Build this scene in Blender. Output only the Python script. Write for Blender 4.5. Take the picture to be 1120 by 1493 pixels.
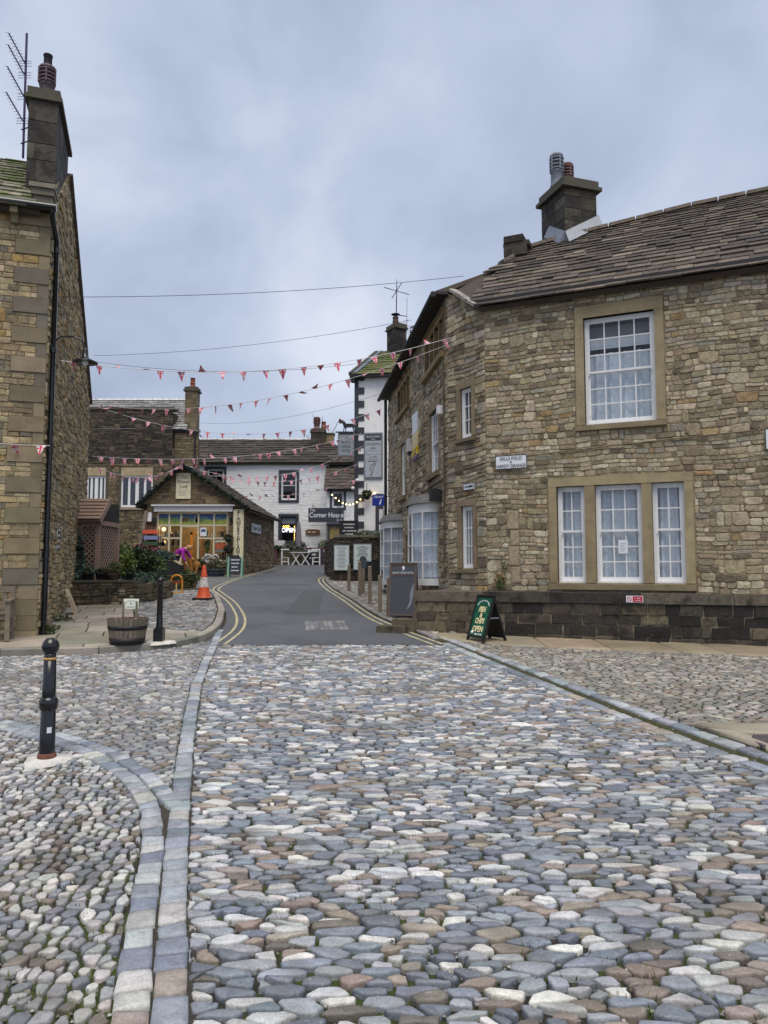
import bpy, bmesh, math, random
from mathutils import Vector, Matrix, noise

random.seed(11)
R = math.radians
for _o in list(bpy.data.objects):
    bpy.data.objects.remove(_o, do_unlink=True)
scene = bpy.context.scene
col = scene.collection

# ------------------------------------------------------------------ camera
CAM_H, F_PX, IM_W, IM_H = 1.6, 1080.0, 1120.0, 1493.0
PITCH = math.atan(83.5 / F_PX)
cam_d = bpy.data.cameras.new('camera')
cam = bpy.data.objects.new('camera', cam_d)
col.objects.link(cam)
cam.location = (0, 0, CAM_H)
cam.rotation_euler = (R(90) + PITCH, 0, 0)
cam_d.sensor_fit = 'VERTICAL'
cam_d.sensor_height = 36.0
cam_d.lens = 36.0 * F_PX / IM_H
cam_d.clip_start = 0.05
cam_d.clip_end = 2000
scene.camera = cam

# ------------------------------------------------------------------ sky
world = bpy.data.worlds.new('World')
scene.world = world
world.use_nodes = True
wn, wl = world.node_tree.nodes, world.node_tree.links
wn.clear()
w_out = wn.new('ShaderNodeOutputWorld')
w_bg = wn.new('ShaderNodeBackground')
w_sky = wn.new('ShaderNodeTexSky')
w_sky.sky_type = 'NISHITA'
w_sky.sun_disc = False
w_sky.sun_elevation = R(66)
w_sky.sun_rotation = R(188)
w_sky.air_density = 1.5
w_sky.dust_density = 3.0
w_tc = wn.new('ShaderNodeTexCoord')
w_map = wn.new('ShaderNodeMapping')
w_map.inputs['Scale'].default_value = (1.0, 1.0, 1.15)
w_map.inputs['Location'].default_value = (7.3, 0.4, 1.7)
w_n1 = wn.new('ShaderNodeTexNoise')
w_n1.inputs['Scale'].default_value = 2.3
w_n1.inputs['Detail'].default_value = 5
w_n1.inputs['Roughness'].default_value = 0.5
w_n1.inputs['Distortion'].default_value = 0.35
w_rmp = wn.new('ShaderNodeValToRGB')
w_rmp.color_ramp.elements[0].position = 0.36
w_rmp.color_ramp.elements[0].color = (0.262, 0.312, 0.420, 1)
w_rmp.color_ramp.elements[1].position = 0.68
w_rmp.color_ramp.elements[1].color = (0.55, 0.585, 0.67, 1)
_e = w_rmp.color_ramp.elements.new(0.52)
_e.color = (0.385, 0.435, 0.552, 1)
w_sc = wn.new('ShaderNodeMixRGB')
w_sc.blend_type = 'MULTIPLY'
w_sc.inputs[0].default_value = 1.0
w_sc.inputs[2].default_value = (0.075, 0.075, 0.075, 1)
w_mix = wn.new('ShaderNodeMixRGB')
w_mix.inputs[0].default_value = 0.9
wl.new(w_tc.outputs['Generated'], w_map.inputs['Vector'])
wl.new(w_map.outputs['Vector'], w_n1.inputs['Vector'])
wl.new(w_n1.outputs['Fac'], w_rmp.inputs['Fac'])
wl.new(w_sky.outputs['Color'], w_sc.inputs[1])
wl.new(w_sc.outputs['Color'], w_mix.inputs[1])
wl.new(w_rmp.outputs['Color'], w_mix.inputs[2])
wl.new(w_mix.outputs['Color'], w_bg.inputs['Color'])
w_bg.inputs['Strength'].default_value = 0.8
wl.new(w_bg.outputs['Background'], w_out.inputs['Surface'])

# ------------------------------------------------------------------ sun behind the cloud
sun_d = bpy.data.lights.new('sun', 'SUN')
sun_d.energy = 1.5
sun_d.angle = R(40)
sun_d.color = (1.0, 0.90, 0.76)
sun = bpy.data.objects.new('sun', sun_d)
col.objects.link(sun)
sun.rotation_euler = (R(24), 0, R(8))

scene.view_settings.view_transform = 'Standard'
scene.view_settings.look = 'None'
scene.view_settings.gamma = 1.0
scene.view_settings.exposure = 0.85
scene.view_settings.use_curve_mapping = False

# ------------------------------------------------------------------ helpers
def S(r, g, b, k=1.0):
    def f(c):
        c /= 255.0
        return (c / 12.92 if c <= 0.04045 else ((c + 0.055) / 1.055) ** 2.4) * k
    return (f(r), f(g), f(b))

def jit(c, a=0.12):
    k = 1 + random.uniform(-a, a)
    return tuple(max(0.0, x * k * (1 + random.uniform(-a, a) * 0.25)) for x in c)

def pick(pal):
    t = random.uniform(0, sum(w for _, w in pal))
    for c, w in pal:
        t -= w
        if t <= 0:
            return jit(c, 0.16)
    return jit(pal[-1][0], 0.16)

def hg(y):
    """height of the street: level round the viewer, then climbing"""
    t = (y - 5) / 1.5
    sp = t if t > 30 else math.log(1 + math.exp(t))
    g = 0.072 * sp
    if y > 60:
        g = hg(60) + (y - 60) * 0.012
    return g

_c, _s = math.cos(PITCH), math.sin(PITCH)
def proj(p):
    z = p[2] - CAM_H
    d = p[1] * _c + z * _s
    if d < 0.2:
        return None
    return (IM_W / 2 + F_PX * p[0] / d, IM_H / 2 - F_PX * (z * _c - p[1] * _s) / d)

def shown_size(vs):
    """how large a piece shows from the viewer's place (0 if outside the view)"""
    xs, ys = [], []
    for v in vs:
        q = proj(v)
        if q is None:
            return 0, 0
        xs.append(q[0]); ys.append(q[1])
    x0, x1, y0, y1 = min(xs), max(xs), min(ys), max(ys)
    if x1 < 0 or x0 > IM_W or y1 < 0 or y0 > IM_H:
        return 0, 0
    return (x1 - x0), (y1 - y0)

ORG = {}
def world_org(o):
    while o is not None:
        if o.name in ORG:
            return ORG[o.name]
        o = o.parent
    return Vector((0, 0, 0))

def tag(o, label=None, cat=None, group=None, kind=None):
    if label: o['label'] = label
    if cat: o['category'] = cat
    if group: o['group'] = group
    if kind: o['kind'] = kind
    return o

def thing(name, label, cat, loc=(0, 0, 0), group=None):
    o = bpy.data.objects.new(name, None)
    o.empty_display_size = 0.2
    col.objects.link(o)
    o.location = loc
    ORG[o.name] = Vector(loc)
    return tag(o, label, cat, group)

class MB:
    """collects shapes; build() links them as one mesh object"""
    def __init__(self):
        self.v, self.f, self.c, self.m, self.sm = [], [], [], [], []
    def add(self, vs, fs, c=(1, 1, 1), m=0, smooth=False):
        b = len(self.v)
        self.v.extend(tuple(x) for x in vs)
        for f in fs:
            self.f.append(tuple(i + b for i in f))
            self.c.append(c); self.m.append(m); self.sm.append(smooth)
        return self
    def join(self, o):
        b = len(self.v)
        self.v.extend(o.v)
        self.f.extend(tuple(i + b for i in f) for f in o.f)
        self.c.extend(o.c); self.m.extend(o.m); self.sm.extend(o.sm)
        return self
    def hexa(self, p, c=(1, 1, 1), m=0):
        """p: 4 bottom points then 4 top points"""
        return self.add(p, [(3, 2, 1, 0), (4, 5, 6, 7), (0, 1, 5, 4), (1, 2, 6, 5), (2, 3, 7, 6), (3, 0, 4, 7)], c, m)
    def box(self, x0, x1, y0, y1, z0, z1, c=(1, 1, 1), m=0):
        return self.hexa([(x0, y0, z0), (x1, y0, z0), (x1, y1, z0), (x0, y1, z0),
                          (x0, y0, z1), (x1, y0, z1), (x1, y1, z1), (x0, y1, z1)], c, m)
    def fbox(self, fr, u0, u1, v0, v1, w0, w1, c=(1, 1, 1), m=0):
        P = fr.p
        return self.hexa([P(u0, v0, w0), P(u1, v0, w0), P(u1, v0, w1), P(u0, v0, w1),
                          P(u0, v1, w0), P(u1, v1, w0), P(u1, v1, w1), P(u0, v1, w1)], c, m)
    def bar(self, a, b, w, h=None, c=(1, 1, 1), m=0, up=(0, 0, 1)):
        a, b = Vector(a), Vector(b)
        h = h or w
        d = (b - a).normalized()
        up = Vector(up)
        if abs(d.dot(up)) > 0.95:
            up = Vector((0, 1, 0))
        s = d.cross(up).normalized() * (w / 2)
        t = s.cross(d).normalized() * (h / 2)
        return self.hexa([a - s - t, a + s - t, a + s + t, a - s + t, b - s - t, b + s - t, b + s + t, b - s + t], c, m)
    def tube(self, pts, r, n=8, c=(1, 1, 1), m=0, caps=True):
        pts = [Vector(p) for p in pts]
        rs = r if isinstance(r, (list, tuple)) else [r] * len(pts)
        rings = []
        for i, p in enumerate(pts):
            d = (pts[min(i + 1, len(pts) - 1)] - pts[max(i - 1, 0)]).normalized()
            up = Vector((0, 0, 1)) if abs(d.z) < 0.9 else Vector((0, 1, 0))
            s = d.cross(up).normalized()
            t = s.cross(d).normalized()
            rings.append([p + (s * math.cos(k * 2 * math.pi / n) + t * math.sin(k * 2 * math.pi / n)) * rs[i] for k in range(n)])
        vs = [q for rg in rings for q in rg]
        fs = []
        for i in range(len(pts) - 1):
            for k in range(n):
                k2 = (k + 1) % n
                fs.append((i * n + k, i * n + k2, (i + 1) * n + k2, (i + 1) * n + k))
        self.add(vs, fs, c, m, True)
        if caps:
            self.add(rings[0], [tuple(range(n))[::-1]], c, m)
            self.add(rings[-1], [tuple(range(n))], c, m)
        return self
    def lathe(self, cx, cy, prof, n=24, c=(1, 1, 1), m=0, z=0.0, smooth=True):
        vs, fs = [], []
        for r, h in prof:
            for k in range(n):
                a = 2 * math.pi * k / n
                vs.append((cx + r * math.cos(a), cy + r * math.sin(a), z + h))
        for i in range(len(prof) - 1):
            for k in range(n):
                k2 = (k + 1) % n
                fs.append((i * n + k, i * n + k2, (i + 1) * n + k2, (i + 1) * n + k))
        self.add(vs, fs, c, m, smooth)
        b = len(prof) - 1
        self.add([vs[b * n + k] for k in range(n)], [tuple(range(n))], c, m)
        return self
    def prism(self, pts, vec, c=(1, 1, 1), m=0):
        n = len(pts)
        vec = Vector(vec)
        a = [Vector(p) for p in pts]
        b = [p + vec for p in a]
        fs = [tuple(range(n))[::-1], tuple(range(n, 2 * n))]
        fs += [(i, (i + 1) % n, (i + 1) % n + n, i + n) for i in range(n)]
        return self.add(a + b, fs, c, m)
    def ball(self, cen, rad, n=10, c=(1, 1, 1), m=0, lump=0.0):
        rx, ry, rz = rad if isinstance(rad, (list, tuple)) else (rad,) * 3
        vs, fs = [], []
        h = n // 2
        for i in range(h + 1):
            th = math.pi * i / h
            for k in range(n):
                a = 2 * math.pi * k / n
                d = Vector((math.sin(th) * math.cos(a), math.sin(th) * math.sin(a), math.cos(th)))
                q = 1 + (lump * noise.noise(d * 2.3 + Vector(cen)) if lump else 0)
                vs.append((cen[0] + d.x * rx * q, cen[1] + d.y * ry * q, cen[2] + d.z * rz * q))
        for i in range(h):
            for k in range(n):
                k2 = (k + 1) % n
                fs.append((i * n + k, (i + 1) * n + k, (i + 1) * n + k2, i * n + k2))
        return self.add(vs, fs, c, m, True)
    def mesh(self, name, mats, off):
        me = bpy.data.meshes.new(name)
        ox, oy, oz = off
        me.from_pydata([(v[0] - ox, v[1] - oy, v[2] - oz) for v in self.v], [], self.f)
        for mt in (mats if isinstance(mats, (list, tuple)) else [mats]):
            me.materials.append(mt)
        if len(set(self.m)) > 1 or (self.m and self.m[0]):
            me.polygons.foreach_set('material_index', self.m)
        if any(self.sm):
            me.polygons.foreach_set('use_smooth', self.sm)
        at = me.color_attributes.new('col', 'FLOAT_COLOR', 'CORNER')
        buf = []
        for f, c in zip(self.f, self.c):
            buf.extend((c[0], c[1], c[2], 1.0) * len(f))
        at.data.foreach_set('color', buf)
        return me
    def build(self, name, mats, parent=None, label=None, cat=None, group=None, kind=None, loc=None):
        off = world_org(parent) if parent is not None else Vector(loc or (0, 0, 0))
        o = bpy.data.objects.new(name, self.mesh(name, mats, off))
        col.objects.link(o)
        if parent is not None:
            o.parent = parent
        else:
            o.location = off
            ORG[o.name] = off
        return tag(o, label, cat, group, kind)

class Fr:
    """a plane in the place: u along, v up, w out of it"""
    def __init__(self, O, U, V, toward=(0, 0, 1.6)):
        self.O, self.U, self.V = Vector(O), Vector(U).normalized(), Vector(V).normalized()
        self.N = self.U.cross(self.V).normalized()
        if toward is not None and self.N.dot(Vector(toward) - self.O) < 0:
            self.N = -self.N
        self.Rd = self.V.cross(self.N)          # reading direction for lettering
    def p(self, u, v, w=0.0):
        return self.O + self.U * u + self.V * v + self.N * w

def wallfr(A, B, toward=(0, 0, 1.6)):
    f = Fr((A[0], A[1], 0), (B[0] - A[0], B[1] - A[1], 0), (0, 0, 1), None)
    f.L = math.hypot(B[0] - A[0], B[1] - A[1])
    if f.N.dot(Vector((toward[0], toward[1], 0)) - f.O) < 0:
        f.N = -f.N
    f.Rd = f.V.cross(f.N)
    return f

# ------------------------------------------------------------------ materials
MATS = {}
def _base(name):
    m = bpy.data.materials.new(name)
    m.use_nodes = True
    nt = m.node_tree
    return m, nt, nt.nodes['Principled BSDF']

def _noise(nt, scale, detail=5, rough=0.6):
    g = nt.nodes.new('ShaderNodeNewGeometry')
    n = nt.nodes.new('ShaderNodeTexNoise')
    n.inputs['Scale'].default_value = scale
    n.inputs['Detail'].default_value = detail
    n.inputs['Roughness'].default_value = rough
    nt.links.new(g.outputs['Position'], n.inputs['Vector'])
    return n

def _vary(nt, src, n, lo, hi):
    mr = nt.nodes.new('ShaderNodeMapRange')
    mr.inputs['From Min'].default_value = 0.3
    mr.inputs['From Max'].default_value = 0.7
    mr.inputs['To Min'].default_value = lo
    mr.inputs['To Max'].default_value = hi
    nt.links.new(n.outputs['Fac'], mr.inputs['Value'])
    mx = nt.nodes.new('ShaderNodeMixRGB')
    mx.blend_type = 'MULTIPLY'
    mx.inputs[0].default_value = 1
    if isinstance(src, tuple):
        mx.inputs[1].default_value = (*src, 1)
    else:
        nt.links.new(src, mx.inputs[1])
    nt.links.new(mr.outputs['Result'], mx.inputs[2])
    return mx.outputs['Color']

def _stain(nt, src, scale, colr, lo, hi, amt=1.0, detail=4, dist=0.0):
    n = _noise(nt, scale, detail)
    n.inputs['Distortion'].default_value = dist
    mr = nt.nodes.new('ShaderNodeMapRange')
    mr.inputs['From Min'].default_value = lo
    mr.inputs['From Max'].default_value = hi
    mr.inputs['To Max'].default_value = amt
    nt.links.new(n.outputs['Fac'], mr.inputs['Value'])
    mx = nt.nodes.new('ShaderNodeMixRGB')
    nt.links.new(mr.outputs['Result'], mx.inputs[0])
    if isinstance(src, tuple):
        mx.inputs[1].default_value = (*src, 1)
    else:
        nt.links.new(src, mx.inputs[1])
    mx.inputs[2].default_value = (*colr, 1)
    return mx.outputs['Color']

def _bump(nt, bs, scale, strength, dist=0.01, detail=6):
    n = _noise(nt, scale, detail, 0.65)
    b = nt.nodes.new('ShaderNodeBump')
    b.inputs['Strength'].default_value = strength
    b.inputs['Distance'].default_value = dist
    nt.links.new(n.outputs['Fac'], b.inputs['Height'])
    nt.links.new(b.outputs['Normal'], bs.inputs['Normal'])

def mat(name, rgb=None, rough=0.7, metal=0.0, var=0.15, scale=9.0, bump=0.15, bscale=None, bdist=0.006, stains=(), spec=0.5, coat=0.0, fine=0):
    """plain procedural surface; rgb None takes the piece's own colour attribute"""
    if name in MATS:
        return MATS[name]
    m, nt, bs = _base(name)
    if rgb is None:
        a = nt.nodes.new('ShaderNodeAttribute')
        a.attribute_name = 'col'
        src = a.outputs['Color']
    else:
        src = tuple(rgb)
    n = _noise(nt, scale)
    src = _vary(nt, src, n, 1 - var, 1 + var)
    if fine:
        src = _vary(nt, src, _noise(nt, fine, 3, 0.7), 1 - var * 0.9, 1 + var * 0.9)
    for st in stains:
        src = _stain(nt, src, *st)
    nt.links.new(src, bs.inputs['Base Color'])
    bs.inputs['Roughness'].default_value = rough
    bs.inputs['Metallic'].default_value = metal
    bs.inputs['Specular IOR Level'].default_value = spec
    bs.inputs['Coat Weight'].default_value = coat
    if bump:
        _bump(nt, bs, bscale or scale * 4, bump, bdist)
    MATS[name] = m
    return m

def glow(name, rgb, strength):
    m, nt, bs = _base(name)
    bs.inputs['Base Color'].default_value = (*rgb, 1)
    bs.inputs['Emission Color'].default_value = (*rgb, 1)
    bs.inputs['Emission Strength'].default_value = strength
    return m

def glassmat(name, tint=(0.9, 0.95, 1.0), refl=1.0):
    m = bpy.data.materials.new(name)
    m.use_nodes = True
    nt = m.node_tree
    nt.nodes.clear()
    out = nt.nodes.new('ShaderNodeOutputMaterial')
    tr = nt.nodes.new('ShaderNodeBsdfTransparent')
    tr.inputs[0].default_value = (*tint, 1)
    gl = nt.nodes.new('ShaderNodeBsdfGlossy')
    gl.inputs['Roughness'].default_value = 0.03
    ge = nt.nodes.new('ShaderNodeNewGeometry')
    dt = nt.nodes.new('ShaderNodeVectorMath')
    dt.operation = 'DOT_PRODUCT'
    nt.links.new(ge.outputs['True Normal'], dt.inputs[0])
    nt.links.new(ge.outputs['Incoming'], dt.inputs[1])
    def mth(op, a, b=None):
        m_ = nt.nodes.new('ShaderNodeMath')
        m_.operation = op
        for i_, v_ in enumerate((a, b)):
            if v_ is None:
                continue
            if isinstance(v_, (int, float)):
                m_.inputs[i_].default_value = v_
            else:
                nt.links.new(v_, m_.inputs[i_])
        return m_.outputs[0]
    c_ = mth('ABSOLUTE', dt.outputs['Value'])
    sch = mth('ADD', mth('MULTIPLY', mth('POWER', mth('SUBTRACT', 1.0, c_), 5.0), 0.93 * min(refl, 1.07)), 0.07 * refl)
    n = _noise(nt, 3.0, 2)
    b = nt.nodes.new('ShaderNodeBump')
    b.inputs['Strength'].default_value = 0.08
    b.inputs['Distance'].default_value = 0.02
    nt.links.new(n.outputs['Fac'], b.inputs['Height'])
    nt.links.new(b.outputs['Normal'], gl.inputs['Normal'])
    mx = nt.nodes.new('ShaderNodeMixShader')
    nt.links.new(sch, mx.inputs[0])
    nt.links.new(tr.outputs[0], mx.inputs[1])
    nt.links.new(gl.outputs[0], mx.inputs[2])
    nt.links.new(mx.outputs[0], out.inputs['Surface'])
    return m

M_STONE = mat('rubble_stone', None, 0.85, var=0.30, scale=13, bump=0.9, bscale=34, bdist=0.02, fine=70,
              stains=((2.2, S(62, 54, 44), 0.56, 0.72, 0.45), (23, S(150, 140, 120), 0.62, 0.72, 0.35)))
M_DARKSTONE = mat('weathered_stone', None, 0.85, var=0.32, scale=10, bump=0.9, bscale=28, bdist=0.02, fine=55,
                  stains=((3.5, S(30, 28, 25), 0.5, 0.64, 0.8), (19, S(120, 118, 105), 0.64, 0.74, 0.35)))
M_MORTAR = mat('lime_mortar', S(148, 134, 110), 0.95, var=0.25, scale=12, bump=0.6, bscale=60,
               stains=((2.0, S(72, 64, 52), 0.5, 0.68, 0.6),))
M_DMORTAR = mat('dark_mortar', S(84, 78, 66), 0.95, var=0.3, scale=10, bump=0.6, bscale=50)
M_DRESSED = mat('dressed_sandstone', None, 0.8, var=0.16, scale=5, bump=0.25, bscale=45,
                stains=((1.6, S(96, 86, 64), 0.5, 0.7, 0.5), (7, S(70, 66, 56), 0.6, 0.75, 0.4)))
M_SLATE = mat('stone_slate', None, 0.8, var=0.32, scale=8, bump=0.7, bscale=30, fine=50,
              stains=((4.5, S(58, 56, 40), 0.55, 0.7, 0.5), (16, S(150, 145, 130), 0.65, 0.75, 0.4)))
M_MOSSLATE = mat('mossy_stone_slate', None, 0.85, var=0.3, scale=8, bump=0.6, bscale=30,
                 stains=((3.2, S(74, 88, 22), 0.46, 0.56, 0.85), (16, S(150, 150, 120), 0.65, 0.75, 0.4)))
M_COBBLE = mat('cobble', None, 0.58, var=0.24, scale=18, bump=0.6, bscale=42, bdist=0.012, fine=95,
               stains=((4.5, S(84, 80, 72), 0.52, 0.68, 0.5), (42, S(205, 203, 200), 0.62, 0.72, 0.35), (0.9, S(98, 92, 80), 0.5, 0.68, 0.45)))
M_SETT = mat('sett_stone', None, 0.55, var=0.2, scale=10, bump=0.6, bscale=45, bdist=0.01, fine=80,
             stains=((6, S(84, 86, 84), 0.52, 0.7, 0.5), (14, S(92, 96, 66), 0.6, 0.72, 0.45)))
M_FLAG = mat('york_flag', None, 0.6, var=0.16, scale=3, bump=0.4, bscale=28, fine=40,
             stains=((1.3, S(104, 102, 78), 0.5, 0.68, 0.45), (9, S(92, 86, 76), 0.58, 0.74, 0.35)))
M_BED = mat('joint_dirt', S(46, 43, 37), 0.95, var=0.35, scale=30, bump=0.8, bscale=90, bdist=0.012,
            stains=((2.2, S(62, 76, 22), 0.46, 0.56, 0.85), (45, S(130, 124, 112), 0.6, 0.7, 0.5)))
M_BEDDARK = mat('joint_dirt_dark', S(62, 58, 50), 0.95, var=0.35, scale=30, bump=0.8, bscale=90, bdist=0.012,
                stains=((2.6, S(58, 66, 26), 0.56, 0.66, 0.6),))
M_TAR = mat('asphalt', S(84, 87, 92), 0.62, var=0.10, scale=1.2, bump=0.5, bscale=160, bdist=0.004,
            fine=130, stains=((0.55, S(68, 71, 76), 0.48, 0.62, 0.75), (2.3, S(104, 106, 109), 0.56, 0.7, 0.45), (60, S(120, 122, 124), 0.6, 0.68, 0.4)))
M_WHITE = mat('white_paint', S(230, 231, 232), 0.45, var=0.06, scale=20, bump=0.1, stains=((5, S(176, 174, 166), 0.6, 0.74, 0.5),))
M_WHITE2 = mat('aged_white_paint', S(206, 206, 208), 0.55, var=0.08, scale=16, bump=0.1)
M_CREAM = mat('cream_paint', S(205, 198, 170), 0.6, var=0.06, scale=12, bump=0.1)
M_BLACK = mat('black_gloss_paint', S(16, 17, 22), 0.22, var=0.1, scale=20, bump=0.05, coat=0.3)
M_BLACKM = mat('black_matt_paint', S(24, 24, 27), 0.6, var=0.15, scale=20, bump=0.1)
M_IRON = mat('dark_iron', S(40, 36, 48), 0.5, 0.3, var=0.2, bump=0.1)
M_NAVY = mat('dark_slate_paint', S(52, 56, 66), 0.6, var=0.08, bump=0.1)
M_GREYP = mat('grey_paint', S(118, 124, 132), 0.55, var=0.06, bump=0.08)
M_LEAD = mat('lead_sheet', S(112, 120, 132), 0.45, 0.25, var=0.12, scale=4, bump=0.15)
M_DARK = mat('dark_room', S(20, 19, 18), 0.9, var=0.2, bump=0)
M_OAK = mat('weathered_oak', S(122, 112, 98), 0.8, var=0.25, scale=6, bump=0.4, bscale=50)
M_BROWNW = mat('stained_wood', S(148, 124, 110), 0.7, var=0.15, scale=6, bump=0.3)
M_GLASS = glassmat('window_glass')
M_GLASSD = glassmat('dim_window_glass', (0.55, 0.6, 0.62), 1.3)
M_ATTR = mat('painted', None, 0.6, var=0.06, scale=14, bump=0.06)
M_LEAF = mat('leaf', None, 0.6, var=0.25, scale=20, bump=0.0)
M_COPING = mat('coping_stone', S(80, 76, 66), 0.85, var=0.2, scale=6, bump=0.5,
               stains=((3, S(60, 64, 36), 0.5, 0.66, 0.6),))

# lace curtain: white net with denser sprigs
def lacemat():
    m = bpy.data.materials.new('lace_net')
    m.use_nodes = True
    nt = m.node_tree
    nt.nodes.clear()
    out = nt.nodes.new('ShaderNodeOutputMaterial')
    di = nt.nodes.new('ShaderNodeBsdfDiffuse')
    di.inputs[0].default_value = (*S(222, 226, 230), 1)
    tr = nt.nodes.new('ShaderNodeBsdfTransparent')
    n = _noise(nt, 9, 3, 0.6)
    n.inputs['Distortion'].default_value = 2.5
    n2 = _noise(nt, 2.2, 2, 0.5)
    ad = nt.nodes.new('ShaderNodeMath')
    ad.operation = 'MULTIPLY_ADD'
    ad.inputs[1].default_value = 0.6
    nt.links.new(n2.outputs['Fac'], ad.inputs[0])
    nt.links.new(n.outputs['Fac'], ad.inputs[2])
    mr = nt.nodes.new('ShaderNodeMapRange')
    mr.inputs['From Min'].default_value = 0.68
    mr.inputs['From Max'].default_value = 0.98
    mr.inputs['To Min'].default_value = 0.78
    mr.inputs['To Max'].default_value = 0.98
    nt.links.new(ad.outputs[0], mr.inputs['Value'])
    mx = nt.nodes.new('ShaderNodeMixShader')
    nt.links.new(mr.outputs['Result'], mx.inputs[0])
    nt.links.new(tr.outputs[0], mx.inputs[1])
    nt.links.new(di.outputs[0], mx.inputs[2])
    nt.links.new(mx.outputs[0], out.inputs['Surface'])
    return m
M_LACE = lacemat()

# ------------------------------------------------------------------ piece makers
class Pieces:
    """individual stones, slates, cobbles: the ones that show largest become parts, the rest one joined part"""
    def __init__(self, parent, name, mats, rest, limit=300, minpx=10):
        self.parent, self.name, self.mats, self.rest, self.limit, self.minpx = parent, name, mats, rest, limit, minpx
        self.items = []
    def add(self, mb):
        w, h = shown_size(mb.v)
        self.items.append((w * h if max(w, h) >= self.minpx else 0, len(self.items), mb))
    def flush(self):
        self.items.sort(key=lambda t: (-t[0], t[1]))
        rest = MB()
        k = 0
        for a, _, mb in self.items:
            if a > 0 and k < self.limit:
                mb.build(self.name, self.mats, self.parent)
                k += 1
            else:
                rest.join(mb)
        if rest.f:
            o = rest.build(self.rest, self.mats, self.parent, kind='stuff')
        self.items = []

def clip_poly(poly, a, b, c):
    """keep a*x+b*y<=c"""
    out = []
    n = len(poly)
    for i in range(n):
        p, q = poly[i], poly[(i + 1) % n]
        dp, dq = a * p[0] + b * p[1] - c, a * q[0] + b * q[1] - c
        if dp <= 0:
            out.append(p)
        if dp * dq < 0:
            t = dp / (dp - dq)
            out.append((p[0] + t * (q[0] - p[0]), p[1] + t * (q[1] - p[1])))
    return out

def clip_to(poly, region):
    """clip to a convex counter-clockwise region"""
    n = len(region)
    for i in range(n):
        (x0, y0), (x1, y1) = region[i], region[(i + 1) % n]
        a, b = (y1 - y0), -(x1 - x0)
        poly = clip_poly(poly, a, b, a * x0 + b * y0)
        if len(poly) < 3:
            return []
    return poly

def area(poly):
    return 0.5 * sum(poly[i][0] * poly[(i + 1) % len(poly)][1] - poly[(i + 1) % len(poly)][0] * poly[i][1] for i in range(len(poly)))

def stone_piece(fr, poly, w, colr, d, inset=0.1, back=0.05, rough=1.0):
    n = len(poly)
    cu = sum(p[0] for p in poly) / n
    cv = sum(p[1] for p in poly) / n
    mb = MB()
    vs = [fr.p(u, v, w - back) for u, v in poly]
    vs += [fr.p(u, v, w + d * random.uniform(0.15, 0.5) * rough) for u, v in poly]
    for u, v in poly:
        k = 1 - inset * random.uniform(0.7, 1.6)
        vs.append(fr.p(cu + (u - cu) * k, cv + (v - cv) * k, w + d * random.uniform(0.8, 1.15)))
    vs.append(fr.p(cu, cv, w + d * random.uniform(0.85, 1.25)))
    fs = []
    for i in range(n):
        j = (i + 1) % n
        fs += [(i, j, n + j, n + i), (n + i, n + j, 2 * n + j, 2 * n + i), (2 * n + i, 2 * n + j, 3 * n)]
    return mb.add(vs, fs, colr)

def subtract(rects, hole):
    out = []
    hu0, hu1, hv0, hv1 = hole
    for (u0, u1, v0, v1) in rects:
        if u1 <= hu0 or u0 >= hu1 or v1 <= hv0 or v0 >= hv1:
            out.append((u0, u1, v0, v1)); continue
        if u0 < hu0: out.append((u0, hu0, v0, v1))
        if u1 > hu1: out.append((hu1, u1, v0, v1))
        a, b = max(u0, hu0), min(u1, hu1)
        if v0 < hv0: out.append((a, b, v0, hv0))
        if v1 > hv1: out.append((a, b, hv1, v1))
    return [r for r in out if r[1] - r[0] > 0.035 and r[3] - r[2] > 0.025]

def rubble(pieces, fr, u0, u1, z0, z1, holes, pal, band=(0.2, 0.34), wid=(0.13, 0.42), gap=0.016, depth=(0.012, 0.035), clip=None, wob=0.02, tall=0.22, cutc=0.3, zf=None):
    z = z0
    ph = random.uniform(0, 10)
    while z < z1 - 0.03:
        bh = min(random.uniform(*band), z1 - z)
        if z1 - (z + bh) < 0.07:
            bh = z1 - z
        u = u0
        while u < u1 - 0.02:
            rects = []
            if random.random() < tall:
                W = min(random.uniform(wid[0], wid[1]) * 1.1, u1 - u)
                rects.append((u, u + W, z, z + bh))
            else:
                W = min(random.uniform(0.45, 1.0), u1 - u)
                k = 3 if (bh > 0.24 and random.random() < 0.45) else 2
                cuts = [0.0] + sorted((i + random.uniform(-0.22, 0.22)) / k for i in range(1, k)) + [1.0]
                for i in range(k):
                    a, b = z + bh * cuts[i], z + bh * cuts[i + 1]
                    x = u
                    while x < u + W - 0.01:
                        ww = random.uniform(*wid)
                        if u + W - (x + ww) < wid[0] * 0.8:
                            ww = u + W - x
                        rects.append((x, x + ww, a, b))
                        x += ww
            for h in holes:
                rects = subtract(rects, h)
            for (a, b, c, d) in rects:
                g = gap * random.uniform(0.4, 1.0)
                a, b, c, d = a + g / 2, b - g / 2, c + g / 2, d - g / 2
                m = min(b - a, d - c)
                if m < 0.012:
                    continue
                q = lambda: m * random.uniform(0.06, cutc)
                s = [q() for _ in range(8)]
                poly = [(a + s[0], c), (b - s[1], c), (b, c + s[2]), (b, d - s[3]), (b - s[4], d), (a + s[5], d), (a, d - s[6]), (a, c + s[7])]
                poly = [(x, y + wob * math.sin(x * 2.3 + ph + y) + wob * 0.7 * math.sin(x * 5.1 + 2 * ph + y * 3)) for x, y in poly]
                if clip is not None:
                    poly = clip_to(poly, clip)
                    if len(poly) < 3 or abs(area(poly)) < 0.0012:
                        continue
                pieces.add(stone_piece(fr, poly, 0.0, pick(pal), random.uniform(*depth)))
            u += W
        z += bh

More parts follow.
